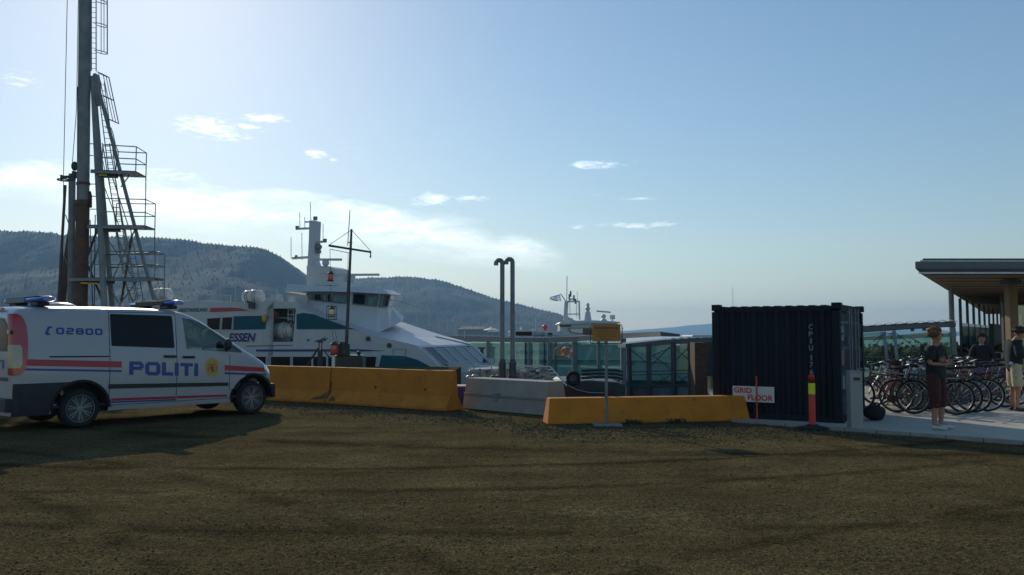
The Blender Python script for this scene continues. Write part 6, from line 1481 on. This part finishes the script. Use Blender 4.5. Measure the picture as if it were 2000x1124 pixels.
# ------------------------------------------------------------------ terminal building on the right
def make_building():
    b = thing('terminal_building', 'flat-roofed terminal with wide wooden overhang, tall fins and glass wall at the right', 'building', (15.8, 26, 0))
    B = lambda mb, nm, m, parent=b, **k: mb.build(nm, M_[m], parent, world=True, **k)
    z0 = 3.40; A = Vector((11.75, 23.6, z0)); Bk = Vector((40.5, 70, z0)); Ck = Vector((75, 70, z0)); D = Vector((45, 23.6, z0))
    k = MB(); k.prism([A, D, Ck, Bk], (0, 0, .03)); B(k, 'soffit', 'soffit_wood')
    # fascia tapers outwards
    up = [A+Vector((-.12, -.05, .12)), D+Vector((.1, -.05, .12)), Ck+Vector((.1, .1, .12)), Bk+Vector((-.12, .1, .12))]; lo = [v+Vector((0, 0, .03)) for v in (A, D, Ck, Bk)]
    k = MB(); k.add(lo+up, [(i, (i+1) % 4, 4+(i+1) % 4, 4+i) for i in range(4)]); k.prism(up, (0, 0, .20)); B(k, 'roof', 'roof_metal')
    k = MB(); u2 = [Vector((12.15, 24.3, z0+.32)), Vector((45, 24.3, z0+.32)), Vector((74, 69, z0+.32)), Vector((41, 69, z0+.32))]; k.prism(u2, (0, 0, .11)); B(k, 'upper_roof', 'galv')
    k = MB(); k.prism([v+Vector((.08, 0, .11)) for v in u2], (0, 0, .05)); B(k, 'roof_edge', 'steel_dark')
    k = MB(); k.bar(A+Vector((-.02, -.05, -.01)), D+Vector((0, -.05, -.01)), .06, .05); B(k, 'drip_edge', 'galv')
    # boards of the soffit
    for i in range(16):
        y = 24.2+i*1.5; t = (y-23.6)/(70-23.6); x = A.x + (Bk.x-A.x)*t + .3; k = MB(); k.bb((x, y, z0-.022), (44, y+.045, z0-.002)); B(k, 'soffit_batten', 'fin')
    k = MB(); k.box((15.85, 26, z0/2), (.26, .3, z0)); B(k, 'column', 'column_wood', bevel=.01)
    k = MB(); k.box((15.85, 26, z0-.12), (.42, .45, .16)); B(k, 'column_head', 'steel_dark')
    k = MB(); p = Vector((17.25, 32.15, 0)); k.tube(p, p+Vector((0, 0, z0)), .10, n=12); B(k, 'post', 'steel_grey', smooth=True)
    f0, f1 = Vector((22.0, 40.2, 0)), Vector((40.4, 66.5, 0)); n = 12; dr = (f1-f0).normalized(); nr = Vector((-dr.y, dr.x, 0))
    for i in range(n):
        c = f0.lerp(f1, i/(n-1)); k = MB(); k.bar(c, c+Vector((0, 0, z0)), .34, .10, up=nr); B(k, 'fin', 'fin')
        if i < n-1:
            c2 = f0.lerp(f1, (i+1)/(n-1)); k = MB(); k.prism([c+dr*.1, c2-dr*.1, c2-dr*.1+Vector((0, 0, 2.2)), c+dr*.1+Vector((0, 0, 2.2))], nr*-.04); B(k, 'wall_glass', 'bldg_glass')
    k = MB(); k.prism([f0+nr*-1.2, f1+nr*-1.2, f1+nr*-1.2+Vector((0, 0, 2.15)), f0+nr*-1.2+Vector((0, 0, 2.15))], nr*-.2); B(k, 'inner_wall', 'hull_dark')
    # front glass wall under the roof
    yw = 36.0
    for i in range(9):
        x0 = 21.6 + i*1.5; k = MB(); k.bb((x0+.06, yw, .1), (x0+1.44, yw+.03, z0-.35)); B(k, 'wall_glass', 'bldg_glass'); k = MB(); k.bb((x0-.06, yw-.08, 0), (x0+.06, yw+.1, z0)); B(k, 'mullion', 'fin')
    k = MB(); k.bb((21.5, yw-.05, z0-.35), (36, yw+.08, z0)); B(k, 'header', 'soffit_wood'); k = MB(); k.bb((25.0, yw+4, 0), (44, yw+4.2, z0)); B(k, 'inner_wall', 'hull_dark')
    k = MB()
    for z in (.98, .72): k.tube((16.2, 28.5, z), (19.6, 31.5, z), .025, n=6)
    for t in (0, .5, 1): k.tube((16.2+3.4*t, 28.5+3*t, 0), (16.2+3.4*t, 28.5+3*t, .98), .025, n=6)
    B(k, 'hand_rail', 'steel_grey')
make_building()

# ------------------------------------------------------------------ bicycles
for nm, c, me_ in (('silver', (.25, .26, .27), .6), ('red', (.16, .010, .016), 0), ('black', (.012, .012, .014), 0), ('blue', (.03, .06, .20), 0), ('green', (.03, .09, .05), 0), ('white', (.26, .27, .28), 0), ('bronze', (.16, .09, .04), .2)):
    M_['bike_'+nm] = mat('bike_'+nm, c, .32, me_, var=.08, coat=.4)
def make_bike():
    e = thing('bicycle', 'x', 'bicycle'); V = Vector; r = .335
    def emp(nm): 
        w_ = bpy.data.objects.new(nm, None); sc.collection.objects.link(w_); w_.parent = e; XF[w_.name] = Matrix.Identity(4); KIDS.setdefault(e.name, []).append(w_); return w_
    for cx_ in (0, 1.06):
        w_ = emp('wheel'); q = MB(); q.torus((cx_, 0, r), r-.018, .019, 'Y', 36, 6); q.build('tyre', M_['rubber'], w_, smooth=True)
        q = MB(); q.torus((cx_, 0, r), r-.043, .010, 'Y', 36, 5); q.build('rim', M_['alloy'], w_, smooth=True)
        q = MB()
        for i in range(18): t = 2*math.pi*i/18; s_ = .02*(-1)**i; q.tube((cx_+.02*math.cos(t+.9), s_, r+.02*math.sin(t+.9)), (cx_+(r-.045)*math.cos(t), 0, r+(r-.045)*math.sin(t)), .0022, n=3, cap=False)
        q.tube((cx_, -.04, r), (cx_, .04, r), .022, n=8); q.build('spokes', M_['alloy'], w_)
    bb, st, hd0, hd1 = V((.43, 0, .29)), V((.29, 0, .80)), V((.845, 0, .68)), V((.815, 0, .82)); q = MB()
    q.tube(bb, st, .017, n=8); q.tube(bb, hd0, .019, n=8); q.tube(V((.31, 0, .73)), hd1-V((0, 0, .04)), .016, n=8); q.tube(hd0, hd1, .021, n=8)
    for s_ in (-1, 1): q.tube(V((0, .05*s_, r)), bb+V((0, .03*s_, 0)), .010, n=6); q.tube(V((0, .05*s_, r)), V((.31, .012*s_, .74)), .009, n=6)
    q.build('frame', M_['bike_black'], e, smooth=True)
    q = MB()
    for s_ in (-1, 1): q.path([V((1.06, .05*s_, r)), V((.98, .045*s_, .50)), V((.85, .035*s_, .70))], .012, 6)
    q.bar((.85, -.05, .70), (.85, .05, .70), .03); q.build('fork', M_['alloy'], e, smooth=True)
    q = MB(); q.tube(hd1, V((.79, 0, .93)), .014, n=8); q.tube(V((.79, 0, .93)), V((.85, 0, .97)), .014, n=8)
    q.path([V((.70, -.29, 1.0)), V((.80, -.24, 1.0)), V((.86, -.10, .97)), V((.86, .10, .97)), V((.80, .24, 1.0)), V((.70, .29, 1.0))], .012, 6)
    hb = q.build('handlebar', M_['alloy'], e, smooth=True)
    for s_ in (-1, 1): q = MB(); q.tube((.68, .30*s_, 1.0), (.78, .25*s_, 1.0), .018, n=8); q.build('grip', M_['rubber'], hb, smooth=True)
    q = MB(); q.ball((.28, 0, .90), .12, 12, 8, (1.15, .62, .28)); q.ball((.40, 0, .90), .06, 8, 6, (1.4, .45, .4)); sd_ = q.build('saddle', M_['cloth_black'], e, smooth=True)
    q = MB(); q.tube(st, (.275, 0, .88), .013, n=8); q.build('seat_post', M_['alloy'], e, smooth=True)
    q = MB(); q.lathe(bb+V((0, -.045, 0)), [(.085, -.004), (.09, 0), (.085, .004)], 20, 'Y'); q.tube(bb+V((0, -.06, 0)), bb+V((.10, -.07, -.14)), .010, n=6); q.tube(bb+V((0, .06, 0)), bb+V((-.10, .07, .14)), .010, n=6); q.tube(bb+V((0, -.07, 0)), bb+V((0, .07, 0)), .016, n=8)
    q.box(bb+V((.10, -.11, -.14)), (.09, .08, .02)); q.box(bb+V((-.10, .11, .14)), (.09, .08, .02)); q.path([bb+V((0, -.045, .088)), V((0, -.045, r+.035)), V((-.03, -.045, r)), V((0, -.045, r-.035)), bb+V((0, -.045, -.088))], .005, 4); q.build('crankset', M_['steel_dark'], e)
    for cx_, a0, a1 in ((0, 20, 190), (1.06, 40, 165)):
        q = MB(); P_ = [V((cx_+(r+.02)*math.cos(R(a)), 0, r+(r+.02)*math.sin(R(a)))) for a in np.linspace(a0, a1, 12)]
        vs = []
        for p in P_: vs += [p+V((0, -.025, 0)), p+V((0, 0, .006)), p+V((0, .025, 0))]
        q.add(vs, [(3*i+j, 3*i+3+j, 3*i+4+j, 3*i+1+j) for i in range(11) for j in range(2)]); q.build('mudguard', M_['steel_dark'], e, smooth=True)
    q = MB(); q.lathe((.885, 0, .86), [(.02, -.03), (.036, .03), (.03, .035)], 10, 'X'); q.build('lamp', M_['lamp_clear'], e, smooth=True)
    q = MB(); q.box((-.10, 0, .74), (.03, .06, .04)); q.bb((-.12, -.06, .705), (.22, .06, .715)); q.bar((0, -.06, .70), (0, -.05, r), .01); q.bar((0, .06, .70), (0, .05, r), .01); q.build('luggage_rack', M_['steel_dark'], e)
    q = MB(); q.box((-.125, 0, .70), (.012, .06, .05)); q.build('rear_reflector', M_['tail_red'], e)
    return e
bk0 = make_bike()
specs = [(1803, 800, 168, 'silver', 'silver bicycle with upright handlebar, its front wheel beside the container'), (1784, 809, 138, 'red', 'red framed bicycle in front of the crouching child'),
         (1816, 796, 148, 'white', 'pale bicycle just left of the woman with folded arms'), (1868, 811, 150, 'black', 'black bicycle just right of the woman with folded arms'), (1884, 808, 143, 'green', 'dark green bicycle second to the right of the woman'),
         (1902, 806, 147, 'black', 'black bicycle leaning among the crowd with large thin wheels'), (1928, 804, 150, 'bronze', 'bronze bicycle with wheel standing out right of the pack'), (1962, 796, 158, 'red', 'dark red bicycle behind the legs of the man in shorts'), (1985, 792, 160, 'blue', 'blue bicycle mostly hidden behind the man in shorts')]
rest = []
cols = ['black', 'blue', 'silver', 'green', 'white', 'red', 'bronze']
for i in range(7): rest.append((1836+i*23+random.randint(-4, 4), 788-i*.8, 140+random.randint(-9, 14), cols[i % 7]))
for i in range(8): rest.append((1850+i*18+random.randint(-4, 4), 775-i*.8, 145+random.randint(-12, 16), cols[(i*3+1) % 7]))
GRP = 'bicycles parked in front of the terminal'
ORD = 'one two three four five six seven eight nine ten eleven'.split()
for i, sp in enumerate(specs + rest):
    x, y, a, c = sp[:4]; o = bk0 if i == 0 else copy_tree(bk0); p = G(x, y, .035); o.location = p; o.rotation_euler = (R(random.uniform(-5, 5)), 0, R(a))
    k_ = i - len(specs)
    o['label'] = sp[4] if len(sp) > 4 else '%s bicycle, number %s from the left in the %s row of the bicycle pack' % (c, ORD[k_ if k_ < 8 else k_-8], 'middle' if k_ < 8 else 'rearmost')
    o['group'] = GRP
    for ch in [k for k in sc.collection.objects if k.parent == o]:
        if ch.name.split('.')[0] == 'frame':
            ch.material_slots[0].link = 'OBJECT'; ch.material_slots[0].material = M_['bike_'+c]

# ------------------------------------------------------------------ people
def skin(name, pts, edges, m, parent, root=0, sub=2, loc=None, flat=None):
    me = bpy.data.meshes.new(name); me.from_pydata([p[0] for p in pts], edges, []); o = bpy.data.objects.new(name, me); sc.collection.objects.link(o); me.materials.append(m); o.parent = parent
    sk = o.modifiers.new('skin', 'SKIN'); sk.use_smooth_shade = True; sk.branch_smoothing = .6
    for i, p in enumerate(pts):
        r = p[1]; me.skin_vertices[0].data[i].radius = (r, r) if not isinstance(r, tuple) else r
        me.skin_vertices[0].data[i].use_root = (i == root)
    s_ = o.modifiers.new('sub', 'SUBSURF'); s_.levels = sub; s_.render_levels = sub
    dg = bpy.context.evaluated_depsgraph_get(); m2 = bpy.data.meshes.new_from_object(o.evaluated_get(dg)); o.modifiers.clear(); o.data = m2; bpy.data.meshes.remove(me)
    m2.shade_smooth(); XF[o.name] = XF[parent.name]; return o
def chain(P, links):
    idx = {k: i for i, k in enumerate(P)}; return list(P.values()), [(idx[a], idx[b_]) for a, b_ in links]
def person(label, loc, rz, J, hair, shirt, legs, shoe, sleeve=.8, leglen=.6, h=1.0, group=None, head_turn=(0, 0), female=False):
    e = thing('person', label, 'person', loc, rz, group); e.scale = (h*1.1, h*1.1, h)
    g = lambda k: Vector(J[k])
    P = {'pel': (g('pel'), .130), 'spi': (g('spi'), .118), 'che': (g('che'), .130), 'nkb': (g('nkb'), .062), 'nek': (g('nek'), .050), 'jaw': (g('jaw'), .074), 'hed': (g('hed'), .098), 'top': (g('top'), .072)}
    L = [('pel', 'spi'), ('spi', 'che'), ('che', 'nkb'), ('nkb', 'nek'), ('nek', 'jaw'), ('jaw', 'hed'), ('hed', 'top')]
    for s_ in 'LR':
        P['sh'+s_] = (g('sh'+s_), .058); P['el'+s_] = (g('el'+s_), .040); P['wr'+s_] = (g('wr'+s_), .026); P['ha'+s_] = (g('ha'+s_), .034)
        P['hi'+s_] = (g('hi'+s_), .086); P['kn'+s_] = (g('kn'+s_), .054); P['ca'+s_] = (g('kn'+s_).lerp(g('an'+s_), .35), .052); P['an'+s_] = (g('an'+s_), .034); P['to'+s_] = (g('to'+s_), .032)
        L += [('che', 'sh'+s_), ('sh'+s_, 'el'+s_), ('el'+s_, 'wr'+s_), ('wr'+s_, 'ha'+s_), ('pel', 'hi'+s_), ('hi'+s_, 'kn'+s_), ('kn'+s_, 'ca'+s_), ('ca'+s_, 'an'+s_), ('an'+s_, 'to'+s_)]
    pts, ed = chain(P, L); body_ = skin('body', pts, ed, M_['skin'], e, sub=3); P0_ = {k_: (v_[1] if not isinstance(v_[1], tuple) else v_[1][0]) for k_, v_ in P.items()}
    # face: nose, ears, eyes, mouth
    hd = g('hed'); fx = Vector(J.get('face', (1, 0, 0))).normalized(); sx = Vector((-fx.y, fx.x, 0)).normalized(); ux = fx.cross(sx).normalized()
    q = MB(); q.tube(hd+fx*.080+ux*.015, hd+fx*.108-ux*.025, .008, .016, n=8)
    q.build('nose', M_['skin'], e, smooth=True)
    for s_ in (-1, 1):
        q = MB(); q.ball(hd+sx*s_*.088-fx*.005-ux*.01, .028, 8, 6, (.7, .5, 1.1)); q.build('ear', M_['skin'], e, smooth=True)
        q = MB(); q.ball(hd+fx*.082+sx*s_*.032+ux*.012, .011, 8, 6); q.build('eye', M_['hair_dark'], e, smooth=True)
    q = MB(); q.bar(hd+fx*.084-ux*.052-sx*.02, hd+fx*.084-ux*.052+sx*.02, .008); q.build('mouth', M_['hull_red'], e)
    # hair: lumpy cap set back from the face
    q = MB(); n_, m_ = 22, 14; c = hd - fx*.018 + ux*.03
    vs = []; fs = []
    for j in range(m_+1):
        ph = math.pi*j/m_
        for i in range(n_):
            t = 2*math.pi*i/n_; v = fx*math.sin(ph)*math.cos(t) + sx*math.sin(ph)*math.sin(t) + ux*math.cos(ph)
            rr = .114 + .020*noise.noise(v*5) + (.012*noise.noise(v*16))
            front = max(0, v.dot(fx)-.25); low = max(0, -v.dot(ux)-(.25 if not female else .45))
            rr -= front*.075*max(0, 1-max(0, v.dot(ux))*1.15) + low*.09
            vs.append(c + v*rr)
    for j in range(m_):
        for i in range(n_): fs.append((j*n_+i, (j+1)*n_+i, (j+1)*n_+(i+1) % n_, j*n_+(i+1) % n_))
    q.add(vs, fs)
    for i_ in range(150):
        v = vs[random.randint(n_, len(vs)-n_*5)]; q.ball(v, .010+.010*random.random(), 6, 4, (1, 1, .8))
    q.build('hair', hair, e, smooth=True, angle=180)
    # clothes: shells lifted off the body surface
    bones = [('pel', 'spi', 'T'), ('spi', 'che', 'T'), ('che', 'nkb', 'N'), ('nkb', 'nek', 'H'), ('nek', 'jaw', 'H'), ('jaw', 'hed', 'H'), ('hed', 'top', 'H')]
    for s_ in 'LR': bones += [('che', 'sh'+s_, 'T'), ('sh'+s_, 'el'+s_, 'U'), ('el'+s_, 'wr'+s_, 'F'), ('wr'+s_, 'ha'+s_, 'H'), ('pel', 'hi'+s_, 'P'), ('hi'+s_, 'kn'+s_, 'L'), ('kn'+s_, 'an'+s_, 'S'), ('an'+s_, 'to'+s_, 'H')]
    def where(p):
        best = None
        for a_, b_, k_ in bones:
            A_, B_ = g(a_), g(b_); ab = B_-A_; t = max(0, min(1, (p-A_).dot(ab)/max(1e-9, ab.dot(ab)))); r_ = P0_[a_] + (P0_[b_]-P0_[a_])*t
            dd_ = (p-A_-ab*t).length/r_
            if best is None or dd_ < best[0]: best = (dd_, k_, t)
        return best[1], best[2]
    def is_shirt(k_, t): return k_ == 'T' or (k_ == 'N' and t < .75) or (k_ == 'U' and t < sleeve) or (k_ == 'F' and t < sleeve-1) or (k_ == 'P' and t < .75)
    def is_leg(k_, t): return k_ == 'P' or (k_ == 'L' and t < leglen) or (k_ == 'S' and t < leglen-1)
    bm_ = body_.data; info = [where(v.co) for v in bm_.vertices]
    def shell(nm, test, m, off, flare):
        ve = []; fs = []; mp_ = {}
        for pl in bm_.polygons:
            if sum(test(*info[i]) for i in pl.vertices)*2 >= len(pl.vertices):
                idx = []
                for i in pl.vertices:
                    if i not in mp_:
                        v = bm_.vertices[i]; k_, t = info[i]; mp_[i] = len(ve)
                        ve.append(v.co + v.normal*(off + flare*(t if k_ in 'ULS' else .4) + .006*noise.noise(v.co*14)))
                    idx.append(mp_[i])
                fs.append(tuple(idx))
        me_ = bpy.data.meshes.new(nm); me_.from_pydata(ve, [], fs); o_ = link(me_, nm, m, e, smooth=True, angle=180); so_ = o_.modifiers.new('solid', 'SOLIDIFY'); so_.thickness = .008; so_.offset = 1
    shell('shirt', is_shirt, shirt, .020, .012); shell('trousers', is_leg, legs, .012, .016)
    for s_ in 'LR':
        a, t = g('an'+s_), g('to'+s_); d = (t-a); d.z = 0; d = d.normalized() if d.length > .01 else Vector((1, 0, 0)); pts = [(a-d*.05+Vector((0, 0, -.045)), .042), (a+d*.05+Vector((0, 0, -.045)), (.046, .040)), (a+d*.13+Vector((0, 0, -.052)), (.046, .032)), (a+d*.19+Vector((0, 0, -.058)), (.034, .022))]
        skin('shoe', pts, [(0, 1), (1, 2), (2, 3)], shoe, e, root=1)
        # hand: palm with four fingers and a thumb, lightly curled
        h0, w0 = g('ha'+s_), g('wr'+s_); hd_ = (h0-w0).normalized(); sd2 = hd_.cross(Vector((0, 0, 1)));
        sd2 = sd2.normalized() if sd2.length > .1 else Vector((0, 1, 0)); dn = sd2.cross(hd_).normalized()
        q = MB()
        for i, (o_, ln) in enumerate(((-.028, .062), (-.010, .074), (.009, .070), (.027, .054))):
            p0_ = h0 + dn*o_ + hd_*.015; q.path([p0_, p0_+hd_*ln*.5+sd2*.006, p0_+hd_*ln*.8+sd2*.022, p0_+hd_*ln*.85+sd2*.040], [.0095, .009, .008, .006], 6)
        p0_ = h0 - hd_*.02 + dn*.03; q.path([p0_, p0_+dn*.025+hd_*.03, p0_+dn*.028+hd_*.055+sd2*.01], [.011, .010, .007], 6)
        q.build('fingers', M_['skin'], e, smooth=True)
    return e
stand = {'pel': (0, 0, .93), 'spi': (.005, 0, 1.10), 'che': (0, 0, 1.27), 'nkb': (-.01, 0, 1.42), 'nek': (0, 0, 1.47), 'jaw': (.035, 0, 1.53), 'hed': (.02, 0, 1.59), 'top': (.0, 0, 1.65),
         'shL': (0, .165, 1.37), 'shR': (0, -.165, 1.37), 'elL': (-.02, .23, 1.10), 'elR': (-.02, -.23, 1.10), 'wrL': (.06, .22, .88), 'wrR': (.06, -.22, .88), 'haL': (.08, .21, .80), 'haR': (.08, -.21, .80),
         'hiL': (0, .09, .88), 'hiR': (0, -.09, .88), 'knL': (.015, .10, .49), 'knR': (.015, -.10, .49), 'anL': (-.01, .10, .09), 'anR': (-.01, -.10, .09), 'toL': (.10, .12, .05), 'toR': (.10, -.12, .05)}
J1 = dict(stand); J1.update({'elL': (.02, .23, 1.11), 'elR': (.02, -.23, 1.11), 'wrL': (.175, .00, 1.15), 'haL': (.17, -.085, 1.17), 'wrR': (.16, -.02, 1.10), 'haR': (.165, .07, 1.12), 'face': (.72, .62, 0), 'jaw': (.03, .015, 1.53), 'hiL': (0, .10, .88), 'hiR': (0, -.10, .88), 'knL': (.02, .115, .49), 'knR': (.03, -.10, .49), 'anL': (0, .12, .09), 'anR': (0, -.10, .09), 'toL': (.09, .18, .05), 'toR': (.11, -.09, .05)})
c = G(1831, 839, .035)
person('woman with curly ginger hair, arms folded, dark green shirt, maroon cropped trousers and white shoes', tuple(c), R(-52), J1, M_['hair_ginger'], M_['shirt_green'], M_['trouser_maroon'], M_['shoe_white'], sleeve=.75, leglen=1.28, h=.985, female=True)
J2 = dict(stand); J2.update({'che': (.0, 0, 1.27), 'nkb': (.03, 0, 1.41), 'nek': (.06, 0, 1.46), 'jaw': (.135, 0, 1.475), 'hed': (.11, 0, 1.55), 'top': (.10, 0, 1.62), 'face': (.8, 0, -.45), 'elL': (.02, .23, 1.10), 'elR': (.02, -.23, 1.10), 'wrL': (.23, .12, 1.14), 'haL': (.30, .08, 1.18), 'wrR': (.23, -.12, 1.14), 'haR': (.30, -.08, 1.18)})
c = G(1983, 803, .035)
p2 = person('man in dark jumper and khaki shorts looking down at something in his hands', tuple(c), R(-8), J2, M_['hair_dark'], M_['jumper'], M_['khaki'], M_['hull_dark'], sleeve=1.7, leglen=.98, h=1.03)
q = MB(); q.ball((-.10, -.12, .98), .05, 10, 8, (1.2, .8, .8)); o = q.build('blue_cloth', M_['cloth_blue'], smooth=True); o.location = c; tag(o, 'light blue cloth tucked in the waistband of the man in shorts', 'cloth')
q = MB(); q.tube((.33, 0, 1.16), (.335, 0, 1.27), .035, .04, n=14); o = q.build('paper_cup', M_['raft_white'], smooth=True); o.location = c; tag(o, 'white cup held by the man in khaki shorts', 'cup')
c = W(1917, 655, 21.5); c.z = .035
person('dark dressed man facing the camera behind the crowded bicycles', (c.x, 21.5, .035), R(-115), dict(stand, face=(1, .1, -.1)), M_['hair_dark'], M_['cloth_black'], M_['cloth_black'], M_['hull_dark'], sleeve=1.4, leglen=1.6, h=.93)
J4 = dict(stand); J4.update({'pel': (0, 0, .60), 'spi': (.03, 0, .73), 'che': (.08, 0, .84), 'nkb': (.12, 0, .93), 'nek': (.14, 0, .96), 'jaw': (.20, 0, .98), 'hed': (.18, 0, 1.03), 'top': (.17, 0, 1.09), 'face': (1, .2, -.4), 'shL': (.10, .13, .90), 'shR': (.10, -.13, .90), 'elL': (.20, .17, .72), 'elR': (.20, -.17, .72), 'wrL': (.36, .10, .66), 'wrR': (.36, -.10, .66), 'haL': (.42, .08, .65), 'haR': (.42, -.08, .65),
    'hiL': (.02, .08, .58), 'hiR': (.02, -.08, .58), 'knL': (.34, .10, .64), 'knR': (.34, -.12, .60), 'anL': (.50, .09, .34), 'anR': (.54, -.11, .30), 'toL': (.60, .09, .29), 'toR': (.63, -.11, .26)})
c = W(1762, 655, 18.0)
person('dark haired child with bare legs sitting low behind the red bicycle', (c.x, 18.0, .0), R(185), J4, M_['hair_dark'], M_['cloth_black'], M_['khaki'], M_['hull_red'], sleeve=.7, leglen=.35, h=.9)
q = MB(); q.bb((-.12, -.5, 0), (.35, .5, .43)); o = q.build('seat_block', M_['concrete'], bevel=.02); o.location = (c.x-.02, 18.05, .035); tag(o, 'low concrete seat block under the sitting child', 'bench')

def weeds():
    for px, py, lab in ((1238, 829.5, 'small dark weed tuft at the foot of the low yellow barrier, nearer the sign'), (1322, 827.5, 'small dark weed tuft at the foot of the low yellow barrier, nearer the container')):
        c = G(px, py); q = MB()
        for i in range(70):
            a = random.random()*6.28; r = .16*random.random(); x, y = r*math.cos(a)*1.2, r*math.sin(a)*.5-.03; h_ = .03+.08*random.random(); lx, ly = random.uniform(-.05, .05), random.uniform(-.04, .04)
            q.add([(x-.005, y, 0), (x+.005, y, 0), (x+lx+.004, y+ly, h_), (x+lx-.012, y+ly, h_*.8)], [(0, 1, 2, 3)])
        o = q.build('weed_tuft', M_['foliage']); o.location = (c.x, c.y, 0); tag(o, lab, 'weed', 'weeds along the barrier')
weeds()
